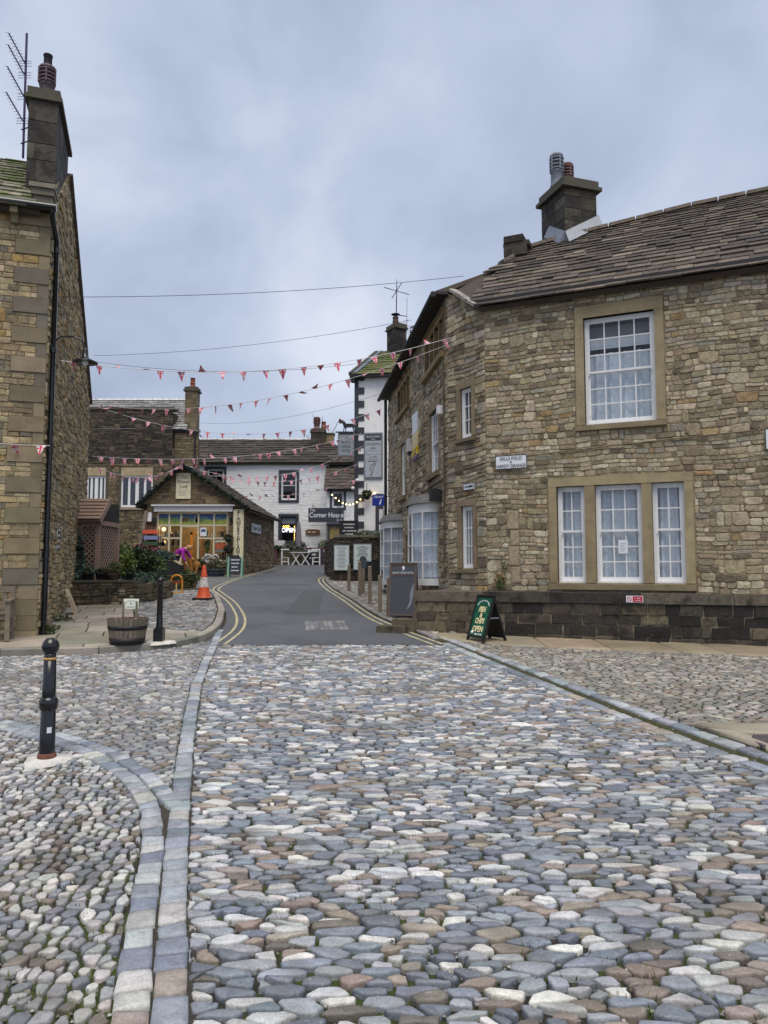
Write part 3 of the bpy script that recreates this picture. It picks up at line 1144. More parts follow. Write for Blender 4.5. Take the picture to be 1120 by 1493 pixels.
# small setts behind the flags
_lf = lin([(13.62, -4.34), (17.0, -5.74), (19.2, -6.5), (22.5, -8.5)])
fore = sheet('sett_forecourt', lambda y: _lf(y), lambda y: KX(y) - 0.12, 13.1, 23.6, 0.4, 4, 0.092, M_BED, kind='structure')
pq = Pieces(fore, 'cobblestone', M_COBBLE, 'small_cobblestones')
cobbles(pq, -9, -3, 13.2, 22.6, 0.16, 0.14, [side(_lf, 0.02, 1), side(KX, -0.17, -1), below(lin([(-4.3, 13.64), (-3.2, 13.22)]), 0.0, 1)], [(tuple(v * .72 for v in c), w) for c, w in PAL_LEFT], gap=0.014, h=0.03, rot=0.12, dz=0.092, jx=0.2, jy=0.15)
pq.flush()

# asphalt road
YL = [(-2.71, 12.32), (-2.75, 13.88), (-2.93, 15.29), (-3.32, 17.11), (-4.10, 19.99), (-5.07, 22.96), (-5.50, 24.35), (-5.79, 26.61), (-5.95, 30.0), (-5.86, 33.24), (-5.70, 37.61), (-5.75, 40.0)]
YR = [(0.89, 12.32), (0.28, 14.22), (-0.34, 16.57), (-1.07, 20.61), (-1.79, 24.35), (-2.35, 28.0), (-2.52, 30.0), (-2.4, 32.2), (-2.0, 34.2), (-1.2, 36.0)]
RL = lin([(y, x - 0.3) for x, y in YL] + [(41, -6.6), (46, -12)])
RR = lin([(y, x + 0.17) for x, y in YR] + [(40, 2.0), (46, 6)])
road = sheet('road', RL, RR, 12.28, 46.5, 0.4, 10, 0.012, M_TAR, kind='structure')
M_YELLOW = mat('road_line_paint', S(186, 178, 140), 0.7, var=0.15, scale=6, bump=0.3, bscale=120, stains=((7, S(100, 100, 96), 0.52, 0.68, 0.75),))
def ribbon(pts, off, w, dz, name, parent, matl):
    P = [Vector(p) for p in pts]
    D = []
    for i in range(len(P) - 1):
        p0, p1, p2, p3 = P[max(i - 1, 0)], P[i], P[i + 1], P[min(i + 2, len(P) - 1)]
        for k in range(8):
            t = k / 8
            D.append(0.5 * ((2 * p1) + (p2 - p0) * t + (2 * p0 - 5 * p1 + 4 * p2 - p3) * t * t + (3 * p1 - p0 - 3 * p2 + p3) * t ** 3))
    D.append(P[-1])
    vs = []
    for i, p in enumerate(D):
        t = (D[min(i + 1, len(D) - 1)] - D[max(i - 1, 0)]).normalized()
        n = Vector((-t.y, t.x))
        for o in (off - w / 2, off + w / 2):
            q = p + n * o
            vs.append((q.x, q.y, hg(q.y) + dz))
    fs = [(2 * i, 2 * i + 1, 2 * i + 3, 2 * i + 2) for i in range(len(D) - 1)]
    return MB().add(vs, fs).build(name, matl, parent)
for o in (-0.085, 0.085):
    ribbon(YL, o, 0.052, 0.017, 'yellow_line', road, M_YELLOW)
    ribbon(YR, o, 0.052, 0.017, 'yellow_line', road, M_YELLOW)
for i in range(9):
    for j in range(5):
        a, b_ = Vector((-1.50 + 0.092 * i, 14.2 + 0.03 * i * 0.3)), 0.27 * j
        x, y = a.x - 0.11 * j * 0.3, a.y + b_
        q = [(x, y), (x + .087, y + .005), (x + .087, y + .262), (x, y + .257)]
        ground_piece(chaikin(q, .08), 0.010, pick([(S(118, 120, 122), 1), (S(134, 134, 134), 1), (S(104, 106, 110), 1)]), dz=0.008, flat=True).build('sett', M_SETT, road)

# forecourt of the flower shop and the cobbled strip with posts
sheet('shop_forecourt', lambda y: -13, lambda y: RL(y) + 0.02, 23.4, 34, 0.5, 4, 0.008, mat('old_asphalt', S(98, 98, 98), 0.8, var=0.2, scale=1.5, bump=0.5, bscale=120), kind='structure')
_f3 = lin([(13.4, 1.5), (15.06, 1.32), (24.5, -0.09), (34, -0.4)])
strip = sheet('cobbled_strip', lambda y: RR(y) - 0.02, lambda y: _f3(y) + 0.4, 13.2, 33.5, 0.4, 4, 0.03, M_BED, kind='structure')
pz = Pieces(strip, 'cobblestone', M_COBBLE, 'small_cobblestones')
cobbles(pz, -2.8, 1.5, 13.5, 33, 0.17, 0.15, [side(RR, 0.16, 1), side(_f3, 0.2, -1)], PAL_RIGHT, gap=0.016, h=0.03, dz=0.03)
pz.flush()
pk = Pieces(strip, 'kerb_stone', M_FLAG, 'small_kerb_stones')
chain(pk, [(RR(13.0 + 0.8 * i) + 0.07, 13.0 + 0.8 * i) for i in range(25)], 0.15, (0.6, 0.95), 0.07, [(S(128, 126, 122), 1)], dz=0.0)
pk.flush()

# flag pavement along the plinth
PLA, PLB = (0.62, 13.75), (6.11, 12.0)
_pl = lin([(PLA[0], PLA[1]), (PLB[0], PLB[1])])
pavr = thing('footway', None, None, (0, 0, 0))
tag(pavr, kind='structure')
pf = Pieces(pavr, 'flagstone', M_FLAG, 'small_flagstones')
x = 0.7
while x < 8.4:
    w = random.uniform(0.6, 1.0)
    x2 = min(x + w, 8.5)
    q = [(x + .005, PR(x) + .01), (x2 - .005, PR(x2) + .01), (x2 - .005, _pl(x2) + 0.3), (x + .005, _pl(x) + 0.3)]
    pf.add(ground_piece(chaikin(q, .03), 0.03, pick([(S(150, 140, 118), 2), (S(138, 130, 110), 1)]), dz=0.004, flat=True, tilt=0.003))
    x = x2
pf.flush()
# big flags and the drain grate at the right edge
fl = thing('drain_surround', None, None, (0, 0, 0))
tag(fl, kind='structure')
pf = Pieces(fl, 'flagstone', M_FLAG, 'small_flagstones')
for q, cc in (([(2.92, 7.12), (3.32, 6.74), (4.0, 6.78), (3.9, 7.14)], S(150, 144, 128)), ([(4.02, 6.78), (4.9, 6.8), (4.8, 7.16), (3.92, 7.14)], S(146, 142, 128)),
              ([(2.98, 6.98), (3.22, 6.22), (3.32, 6.22), (3.16, 6.72), (3.3, 6.73)], S(160, 150, 136)), ([(3.3, 6.24), (3.95, 6.24), (3.95, 6.32), (3.27, 6.32)], S(156, 147, 134))):
    q = q if area(q) > 0 else q[::-1]
    pf.add(ground_piece(q, 0.035, cc, dz=0.006, flat=True, tilt=0.002))
pf.flush()
MB().box(3.16, 3.66, 6.32, 6.74, hg(6.5) - .04, hg(6.5) + .012).build('grate_pit', mat('pit_silt', S(58, 54, 50), .9, var=.3, bump=.4), fl)
g = MB()
for k in range(9):
    y = 6.36 + k * 0.042
    g.box(3.2, 3.62, y, y + 0.022, hg(y) + .01, hg(y) + 0.036)
g.box(3.17, 3.2, 6.33, 6.73, hg(6.5) + .01, hg(6.5) + 0.038)
g.box(3.62, 3.65, 6.33, 6.73, hg(6.5) + .01, hg(6.5) + 0.038)
g.box(3.40, 3.42, 6.34, 6.72, hg(6.5) + .01, hg(6.5) + 0.034)
g.build('drain_grate', mat('grate_iron', S(104, 98, 100), .6, .2, var=.25, scale=30, bump=.3), None, 'rusty slotted iron drain grate in pink stone surround', 'drain grate', loc=(3.4, 6.5, hg(6.5)))

# loose grit, moss and weeds in the joints
grit = MB()
for _ in range(6500):
    y = 1.6 + 6.5 * random.random() ** 1.6
    x = random.uniform(-0.62 * y - 0.3, 0.6 * y + 0.3)
    s = random.uniform(0.003, 0.011)
    z = hg(y) + 0.006
    a = random.uniform(0, 6.28)
    c1, s1 = math.cos(a) * s, math.sin(a) * s
    grit.add([(x + c1, y + s1, z), (x - s1, y + c1 * 1.3, z), (x - c1, y - s1, z), (x + s1, y - c1 * 0.8, z), (x, y, z + s * 0.7)], [(0, 1, 4), (1, 2, 4), (2, 3, 4), (3, 0, 4)],
             pick([(S(160, 158, 152), 1.5), (S(120, 118, 114), 3), (S(92, 86, 80), 3)]))
grit.build('grit', M_ATTR, None, 'pale stone chips scattered in the joints between cobbles', 'grit', kind='stuff')
PAL_MOSS = [(S(78, 92, 30), 2), (S(96, 104, 44), 1.5), (S(60, 72, 28), 1.5)]
ms = MB()
for _ in range(3600):
    y = 1.8 + 10 * random.random() ** 1.5
    x = random.uniform(-0.62 * y, 0.6 * y)
    nn = noise.noise((x * 0.9, y * 0.9, 4.0)) + (0.28 if x < INNX(min(y, 7.8)) and y < 7.5 else 0) + (0.2 if x > MRup(y) else 0)
    if nn < 0.12:
        continue
    for k in range(5):
        px, py = x + random.gauss(0, .02), y + random.gauss(0, .02)
        a = random.uniform(0, 6.28)
        l = random.uniform(0.012, 0.032)
        dx, dy = math.cos(a) * l * .5, math.sin(a) * l * .5
        z = hg(py) + 0.004
        ms.add([(px - dy * .25, py + dx * .25, z), (px + dy * .25, py - dx * .25, z), (px + dx, py + dy, z + l)], [(0, 1, 2)], pick(PAL_MOSS))
ms.build('moss', M_LEAF, None, 'green moss and short weeds growing in the cobble joints', 'moss', kind='stuff')

M_TARPATCH = mat('tar_patch', S(74, 76, 80), 0.7, var=0.12, scale=3, bump=0.5, bscale=150, bdist=0.004, fine=120)
for q in ([(-2.3, 17.2), (-1.5, 17.1), (-1.9, 24.0), (-2.6, 24.2)], [(-4.6, 26.5), (-2.6, 26.2), (-2.7, 27.1), (-4.7, 27.4)]):
    mb = MB()
    n = 12
    for i in range(n):
        t0, t1 = i / n, (i + 1) / n
        def L(t):
            a, b = Vector(q[0]).lerp(Vector(q[3]), t), Vector(q[1]).lerp(Vector(q[2]), t)
            w = 0.03 * math.sin(t * 17)
            return (a.x + w, a.y, hg(a.y) + .0155), (b.x + w * .6, b.y, hg(b.y) + .0155)
        (a, b), (c, d) = L(t0), L(t1)
        mb.add([a, b, d, c], [(0, 1, 2, 3)])
    mb.build('tar_patch', M_TARPATCH, road)
# ------------------------------------------------------------------ big stone house on the right
PAL_RUB = [(S(146, 133, 109), 3), (S(159, 147, 123), 3), (S(130, 118, 97), 2.4), (S(173, 162, 138), 1.9), (S(150, 128, 92), 0.5), (S(142, 135, 121), 1.4), (S(108, 97, 80), 1.1), (S(184, 174, 153), 0.6)]
PAL_RUB = [(tuple(v * 1.2 for v in c), w) for c, w in PAL_RUB]
PAL_ROOF = [(S(90, 81, 71), 3), (S(76, 68, 61), 3), (S(104, 94, 83), 1.6), (S(64, 59, 55), 1.6), (S(120, 110, 98), 0.6)]
RE, C1, C2, C3 = (8.9, 10.9), (1.94, 13.99), (1.32, 15.06), (0.16, 24.5)
house = thing('stone_house', 'large two-storey rubble stone house with lace-curtained white sash windows and angled corner', 'house', (4.0, 14.5, hg(13)))
f1 = wallfr(C1, RE)
f2 = wallfr(C1, C2, toward=(-3, 12))
f3 = wallfr(C2, C3, toward=(-6, 18))
E1, E3 = 6.78, 7.32
SS = M_DRESSED
CS = S(156, 141, 110)

# openings (u0,u1,z0,z1)
UW = (1.86, 3.08, 4.2, 6.17)
LW = [(1.32, 1.82, 1.36, 3.1), (2.0, 2.79, 1.36, 3.1), (2.96, 3.48, 1.36, 3.1)]
LWALL = (1.32, 3.48, 1.36, 3.1)
holes1 = [UW] + LW
solid1 = [(UW[0] - .16, UW[1] + .16, UW[2] - .13, UW[3] + .24), (LWALL[0] - .16, LWALL[1] + .16, LWALL[2] - .13, LWALL[3] + .17)]
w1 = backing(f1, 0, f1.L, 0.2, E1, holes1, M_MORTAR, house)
st1 = Pieces(w1, 'stone', M_STONE, 'small_stones', limit=300)
# pale bricked-up jamb stones
jst = [(0.40, 0.62, 2.34, 2.70), (0.45, 0.63, 2.04, 2.33), (0.42, 0.63, 1.66, 2.03), (0.46, 0.64, 1.34, 1.65)]
rubble(st1, f1, 0.0, f1.L, 0.2, E1, solid1 + jst, PAL_RUB, band=(0.13, 0.25), wid=(0.08, 0.32), gap=0.016, depth=(0.006, 0.026), wob=0.015, cutc=0.42)
for (a, b, c, d) in jst:
    st1.add(stone_piece(f1, [(a + .006, c + .006), (b - .006, c + .006), (b - .006, d - .006), (a + .006, d - .006)], 0, S(164, 148, 124), 0.022, 0.05))
st1.flush()

def surround(parent, fr, o, jw, lh, sh, sill_out=0.09, colr=CS, proud=0.03, mull=()):
    """dressed stone lintel, jambs, mullions and sill round an opening"""
    u0, u1, z0, z1 = o
    MB().fbox(fr, u0 - jw, u1 + jw, z1, z1 + lh, -.2, proud, jit(colr, .06)).build('lintel', SS, parent)
    for a, b in ((u0 - jw, u0), (u1, u1 + jw)):
        if jw:
            MB().fbox(fr, a, b, z0, z1 - .002, -.2, proud - .003, jit(colr, .08)).build('jamb', SS, parent)
    for a, b in mull:
        MB().fbox(fr, a, b, z0, z1 - .002, -.2, proud - .008, jit(tuple(x * .85 for x in colr), .06)).build('mullion', SS, parent)
    k = MB()
    P = fr.p
    a, b = u0 - jw - .01, u1 + jw + .01
    k.hexa([P(a, z0 - sh, -.2), P(b, z0 - sh, -.2), P(b, z0 - sh, sill_out), P(a, z0 - sh, sill_out),
            P(a, z0 - .002, -.2), P(b, z0 - .002, -.2), P(b, z0 - .022, sill_out), P(a, z0 - .022, sill_out)], jit(tuple(x * .72 for x in colr), .05))
    return k.build('sill', SS, parent)
surround(house, f1, UW, 0.15, 0.22, 0.11)
surround(house, f1, LWALL, 0.14, 0.16, 0.12, mull=((LW[0][1], LW[1][0]), (LW[1][1], LW[2][0])))
sash(house, f1, UW[0] + .01, UW[1] - .005, UW[2], UW[3] - .005, 4, 3, 3, curtain=0.62, lab='large upper white sash window of many small panes with a half-raised blind')
sash(house, f1, LW[0][0] + .01, LW[0][1], LW[0][2], LW[0][3] - .005, 2, 2, 3, split=0.54)
sash(house, f1, LW[1][0] + .005, LW[1][1], LW[1][2], LW[1][3] - .005, 3, 2, 3, split=0.54)
sash(house, f1, LW[2][0] + .005, LW[2][1], LW[2][2], LW[2][3] - .005, 2, 2, 3, split=0.54)
# half-raised blind in the upper window
bl = MB().fbox(f1, UW[0] + .06, UW[1] - .06, 5.62, 5.82, -.22, -.2)
bl.fbox(f1, UW[0] + .06, UW[1] - .06, 5.86, 6.1, -.42, -.4, m=1)
bl.build('blind', [M_WHITE2, mat('blind_shade', S(150, 150, 148), 0.8)], house)

# F2: the canted corner
solid2h = [(0.42, 0.80, 4.2, 5.2), (0.40, 0.80, 1.62, 2.84)]
solid2 = [(a - .12, b + .12, c - .1, d + .14) for a, b, c, d in solid2h]
E2 = 7.0
w2 = backing(f2, 0, f2.L, 0.2, E1, solid2h, M_MORTAR, house, extra=[(0, E1), (f2.L, E1), (f2.L, E3), (0, E1 + .02)])
st2 = Pieces(w2, 'stone', M_STONE, 'small_stones', limit=120)
rubble(st2, f2, 0, f2.L, 0.2, E3, solid2, PAL_RUB, band=(0.17, 0.28), wid=(0.12, 0.34), clip=[(0, 0), (f2.L, 0), (f2.L, E3), (0, E1 + .05)])
st2.flush()
for k, o in enumerate(solid2h):
    surround(house, f2, o, 0.11, 0.13, 0.09, colr=S(146, 130, 106))
    sash(house, f2, o[0] + .01, o[1] - .01, o[2], o[3] - .005, 2 if k == 0 else 3, 0, 3, curtain=(k == 1), fw=0.035, horn=False, w=-.05)

# F3: the long side up the street
MW = [(0.32, 2.5, 6.2, 7.0), (5.0, 7.25, 6.15, 6.95)]
TW = [(0.92, 2.0, 3.76, 5.18), (5.82, 6.66, 3.7, 5.22)]
DW = [(3.86, 4.36, 0.7, 2.5), (5.1, 5.66, 0.8, 2.54)]
BAY = [(1.05, 2.9, 1.3, 3.05), (6.2, 8.6, 1.2, 3.0)]
holes3 = MW + TW + DW + [(b[0] + .1, b[1] - .1, b[2] + .05, b[3] - .05) for b in BAY]
solid3 = [(a - .16, b + .16, c - .14, d + .2) for a, b, c, d in MW + TW] + [(a - .14, b + .14, c - .2, d + .18) for a, b, c, d in DW] + [(b[0], b[1], b[2] - .1, b[3] + .3) for b in BAY]
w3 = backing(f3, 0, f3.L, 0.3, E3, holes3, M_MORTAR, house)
st3 = Pieces(w3, 'stone', M_STONE, 'small_stones', limit=200)
rubble(st3, f3, 0, f3.L, 0.3, E3, solid3, PAL_RUB, band=(0.18, 0.30), wid=(0.14, 0.42), depth=(0.014, 0.04))
st3.flush()
for o in MW:
    n = 4
    mu = []
    W = (o[1] - o[0])
    for i in range(1, n):
        c = o[0] + W * i / n
        mu.append((c - .05, c + .05))
    surround(house, f3, o, 0.1, 0.12, 0.14, colr=S(158, 134, 92), mull=mu, sill_out=.12)
    for i in range(n):
        a, b = o[0] + W * i / n + .05 * (i > 0), o[0] + W * (i + 1) / n - .05 * (i < n - 1)
        win = MB()
        win.fbox(f3, a, a + .03, o[2], o[3], -.2, -.15); win.fbox(f3, b - .03, b, o[2], o[3], -.2, -.15)
        win.fbox(f3, a + .03, b - .03, o[2], o[2] + .04, -.2, -.15); win.fbox(f3, a + .03, b - .03, o[3] - .03, o[3], -.2, -.15)
        wo = win.build('window', M_WHITE if (o is MW[0] and i == 3) else M_NAVY, house)
        MB().fbox(f3, a + .03, b - .03, o[2] + .04, o[3] - .03, -.18, -.175).build('pane', M_GLASS, wo)
for o in TW:
    surround(house, f3, o, 0.13, 0.2, 0.13, colr=S(150, 134, 104), sill_out=.1)
    sash(house, f3, o[0] + .01, o[1] - .01, o[2], o[3] - .005, 4, 2, 2, curtain=False, w=-.05)
for o in DW:
    surround(house, f3, o, 0.12, 0.17, 0.1, colr=S(150, 132, 104))
    d = MB().fbox(f3, o[0], o[1], o[2], o[3], -.28, -.22)
    for k in range(2):
        for j in range(3):
            uu = o[0] + .05 + k * (o[1] - o[0]) / 2
            zz = o[2] + .12 + j * .55
            d.fbox(f3, uu, uu + (o[1] - o[0]) / 2 - .1, zz, zz + .42, -.22, -.205)
    do = d.build('door', mat('door_paint', S(86, 70, 50), 0.5), house)
    MB().fbox(f3, o[0] + .05, o[0] + .08, o[2] + .9, o[2] + 1.02, -.205, -.16).build('handle', M_BLACK, do)

# bow windows
def bow(parent, fr, u0, u1, z0, z1, out, nseg, rows):
    n = nseg
    cu, ru = (u0 + u1) / 2, (u1 - u0) / 2
    def pt(i, z, k=1.0, dw=0.0):
        a = math.pi * i / n
        return fr.p(cu - ru * k * math.cos(a) ** 1 if True else 0, z, out * k * math.sin(a) ** 0.8 + dw)
    def ring(mb, za, zb, ka, kb, m=0, seg=24):
        vs = []
        for i in range(seg + 1):
            t = i * n / seg
            vs += [pt(t, za, ka), pt(t, zb, ka), pt(t, zb, kb), pt(t, za, kb)]
        fs = []
        for i in range(seg):
            for e in range(4):
                fs.append((i * 4 + e, (i + 1) * 4 + e, (i + 1) * 4 + (e + 1) % 4, i * 4 + (e + 1) % 4))
        mb.add(vs, fs, m=m)
    def cap(mb, z, k, seg=24):
        mb.add([pt(i * n / seg, z, k) for i in range(seg + 1)], [tuple(range(seg + 1))])
    body = MB()
    ring(body, z0 - .05, z0 + .1, 1.05, 0.9)
    cap(body, z0 - .05, 1.04)
    ring(body, z1 - .2, z1, 1.0, 0.92)
    for i in range(n + 1):
        p = pt(i, 0)
        q = pt(i, 0, 0.93)
        d = (Vector((p.x, p.y, 0)) - Vector((q.x, q.y, 0)))
        wd = .05 if i in (0, n) else .028
        a, b = Vector((p.x, p.y, z0 + .1)), Vector((p.x, p.y, z1 - .2))
        body.bar(a, b, wd, wd)
    for j in range(1, rows):
        z = z0 + .1 + (z1 - z0 - .3) * j / rows
        for i in range(n):
            body.bar(pt(i, z), pt(i + 1, z), .026, .026)
    bo = body.build('bow_window', M_WHITE, parent)
    for i in range(n):
        for j in range(rows):
            za = z0 + .1 + (z1 - z0 - .3) * j / rows
            zb = z0 + .1 + (z1 - z0 - .3) * (j + 1) / rows
            a, b, c, d = pt(i, za, .99), pt(i + 1, za, .99), pt(i + 1, zb, .99), pt(i, zb, .99)
            MB().add([a, b, c, d], [(0, 1, 2, 3)]).build('pane', M_GLASS, bo)
    cur = MB()
    seg = 60
    vs = []
    for z in (z0 + .12, (z0 + z1) / 2, z1 - .15):
        for i in range(seg + 1):
            k = 0.86 + 0.03 * math.sin(i * 1.7) + .015 * math.sin(i * 4.1)
            vs.append(pt(i * n / seg, z, k))
    cur.add(vs, [(j * (seg + 1) + i, j * (seg + 1) + i + 1, (j + 1) * (seg + 1) + i + 1, (j + 1) * (seg + 1) + i) for j in range(2) for i in range(seg)], smooth=True)
    cur.build('curtain', M_LACE, bo)
    top = MB()
    ring(top, z1, z1 + .06, 1.1, 0.0)
    ring(top, z1 + .06, z1 + .12, 1.04, 0.0)
    ring(top, z1 + .12, z1 + .2, 0.92, 0.0)
    cap(top, z1 + .2, 0.92)
    cap(top, z1, 1.1)
    top.build('bow_roof', mat('bow_lead', S(146, 144, 142), 0.6, var=.2), bo)
for b in BAY:
    bow(house, f3, b[0], b[1], b[2], b[3], 0.5, 5, 4)

# roofs: main slope over F1, hipped to the canted corner
EV = f1.U
ridge_in = 2.75                                     # horizontal distance from eave to ridge
RZ = 9.15
PITCH1 = math.atan2(RZ - E1, ridge_in)
sl = math.hypot(RZ - E1, ridge_in)
ov = 0.18
r1o = f1.p(0, E1, 0) - f1.N * 0
V1 = (-f1.N * ridge_in + Vector((0, 0, RZ - E1)))
fr1 = Fr(f1.p(-.06, E1, 0) + (f1.N * ov - Vector((0, 0, ov * math.tan(PITCH1)))), f1.U, V1, None)
if fr1.N.z < 0:
    fr1.N = -fr1.N
slx = sl + ov / math.cos(PITCH1)
roof = MB()
rpoly = [(0.0, 0), (f1.L + .6, 0), (f1.L + .6, 4.06), (5.3, 4.0), (3.75, 3.87), (2.11, 3.46), (0.83, 3.12), (0.45, 2.95), (0.0, 2.27), (-0.79, 1.1)]
NR = len(rpoly)
roof.add([fr1.p(u, v, -.02) for u, v in rpoly] + [fr1.p(u, v, -.12) for u, v in rpoly], [tuple(range(NR)), tuple(range(NR, 2 * NR))[::-1]] + [(i, (i + 1) % NR, NR + (i + 1) % NR, NR + i) for i in range(NR)])
# rear slope and F3 roof bodies
tops = [fr1.p(u, v, -.03) for u, v in rpoly[2:]]
for ta, tb in zip(tops[:-1], tops[1:]):
    bd = -f1.N * 3.2 - Vector((0, 0, 2.2))
    roof.add([ta, tb, tb + bd, ta + bd], [(0, 1, 2, 3)])
robj = roof.build('roof', mat('roof_underside', S(70, 62, 54), 0.9), house)
rs = Pieces(robj, 'slate', M_SLATE, 'small_slates')
rc = rpoly if area(rpoly) > 0 else rpoly[::-1]
slates(rs, fr1, f1.L + .6, 4.06, PAL_ROOF, expo=(0.23, 0.115), wid=(0.22, 0.5), rag=.018, clip=[(-.04, -.08), (f1.L + .6, -.08)] + rpoly[2:])
rs.flush()
# ridge stones
rg = MB()
for (ua, va_), (ub, vb_) in zip(rpoly[2:-2], rpoly[3:-1]):
    k = max(1, int(round(math.hypot(ua - ub, va_ - vb_) / .5)))
    for i in range(k):
        a, b = fr1.p(ua, va_, .05).lerp(fr1.p(ub, vb_, .05), i / k), fr1.p(ua, va_, .05).lerp(fr1.p(ub, vb_, .05), (i + 1) / k - .02)
        rg.bar(a, b, .2, .07, jit(S(118, 106, 92), .12))
rg.build('ridge_stones', M_SLATE, robj)
# roof over F3 (seen edge-on) and its gutter
r3 = MB()
eo = 0.28
a0, a1 = f3.p(-.1, E3 + .02, eo), f3.p(f3.L, E3 + .02, eo)
b0, b1 = f3.p(-.1, E3 + 2.2, -3.2), f3.p(f3.L, E3 + 2.2, -3.2)
b0 = fr1.p(-.1, 2.1, -0.02)
b1 = f3.p(f3.L, E3 + 1.6, -3.0)
dn = Vector((0, 0, -.1))
r3.add([a0, a1, b1, b0, a0 + dn, a1 + dn, b1 + dn, b0 + dn], [(0, 1, 2, 3), (7, 6, 5, 4), (0, 1, 5, 4), (1, 2, 6, 5), (2, 3, 7, 6), (3, 0, 4, 7)])
r3.add([f3.p(f3.L, .3, 0), f3.p(f3.L, .3, -6), f3.p(f3.L, E3, -6), b1, f3.p(f3.L, E3, 0)], [(0, 1, 2, 3, 4)], m=1)
r3.build('side_roof', [mat('side_slate', S(92, 82, 72), .85, var=.3, scale=6, bump=.5), M_MORTAR], house)
gt = MB()
for fr_, La, Lb, ez, oo in ((f3, -.15, f3.L + .05, E3, .33),):
    gt.tube([fr_.p(La, ez - .06, oo), fr_.p(Lb, ez - .06, oo)], .06, 8)
    gt.fbox(fr_, La, Lb, ez - .06, ez, .0, .26)
gt.build('gutter', M_BLACKM, house)
gt = MB()
gt.fbox(f1, -.1, f1.L + .6, E1 - .13, E1 - .02, .06, .17)
gt.fbox(f1, -.02, f1.L + .6, E1 - .08, E1 - .01, -.05, .062)
gt.build('gutter', M_BLACKM, house)
gt = MB()
for u in (1.15, 2.9, 4.0, 4.9):
    gt.tube([f1.p(u, E1 - .1, .05), f1.p(u, E1 - .2, .06), f1.p(u + .03, E1 - .27, .04)], .01, 5)
gt.build('gutter_bracket', M_BLACKM, house)
# verge pointing over the canted corner
vp = MB()
va, vb = fr1.p(-.03, 0, .02), fr1.p(-.8, 1.1, .02)
for i in range(7):
    t0, t1 = i / 7, (i + 1) / 7
    vp.bar(va.lerp(vb, t0), va.lerp(vb, t1 - .01), .16, .06, jit(S(150, 146, 138), .15))
vp.build('verge_pointing', M_SLATE, robj)
# drain pipe at far end of F3
MB().tube([f3.p(f3.L - .1, E3 - .1, .12), f3.p(f3.L - .1, 1.0, .12)], .05, 8).build('drainpipe', M_BLACKM, house)
# back and end walls so the house is a closed mass
bk = MB()
eB = [f1.p(f1.L, .2, 0), f1.p(f1.L, .2, -5.9), f1.p(f1.L, E1 - .2, -5.9), f1.p(f1.L, RZ, -2.75), f1.p(f1.L, E1, 0)]
bk.add(eB, [tuple(range(5))])
q0, q1 = f1.p(f1.L, .2, -5.9), f3.p(f3.L, .3, -6)
bk.add([q0, q1, Vector((q1.x, q1.y, E1)), Vector((q0.x, q0.y, E1 - .2))], [(0, 1, 2, 3)])
bk.build('rear_wall', M_MORTAR, house)

# chimney on the ridge
def chimney(parent, c, ang, lx, ly, z0, z1, pal, matl, name='chimney', cap=0.09, mort=None, course=(0.2, 0.32), back=None):
    """squared-stone stack with projecting cap courses"""
    ux = Vector((math.cos(ang), math.sin(ang), 0))
    uy = Vector((-math.sin(ang), math.cos(ang), 0))
    O = Vector((c[0], c[1], 0))
    core = MB()
    def blk(mb, hx, hy, a, b, cc=(1, 1, 1), m=0):
        p = [O - ux * hx - uy * hy, O + ux * hx - uy * hy, O + ux * hx + uy * hy, O - ux * hx + uy * hy]
        mb.hexa([(q.x, q.y, a) for q in p] + [(q.x, q.y, b) for q in p], cc, m)
    blk(core, lx / 2 - .01, ly / 2 - .01, z0, z1 - .25)
    ob = core.build(name, mort or M_DMORTAR, parent)
    ps_ = Pieces(ob, 'stone', matl, 'small_stones', limit=70)
    for (d, n, hw, dist) in ((ux, uy, lx, ly), (ux, -uy, lx, ly), (uy, ux, ly, lx), (uy, -ux, ly, lx)):
        fr_ = Fr(O - d * hw / 2 + n * (dist / 2 - .01), d, (0, 0, 1), None)
        fr_.N = n
        z = z0
        while z < z1 - .26:
            h_ = min(random.uniform(*course), z1 - .25 - z)
            u = 0.0
            while u < hw - .02:
                w_ = min(random.uniform(.28, .55), hw - u)
                if hw - u - w_ < .12:
                    w_ = hw - u
                ps_.add(stone_piece(fr_, [(u + .004, z + .004), (u + w_ - .004, z + .004), (u + w_ - .004, z + h_ - .004), (u + .004, z + h_ - .004)], 0, pick(pal), .012, .03, .02))
                u += w_
            z += h_
    ps_.flush()
    cp = MB()
    blk(cp, lx / 2 + cap, ly / 2 + cap, z1 - .25, z1 - .17, pick(pal))
    blk(cp, lx / 2 + cap * .4, ly / 2 + cap * .4, z1 - .17, z1 - .02, pick(pal))
    blk(cp, lx / 2 - .06, ly / 2 - .06, z1 - .02, z1 + .03, pick(pal))
    cp.build('cap', M_COPING, ob)
    return ob
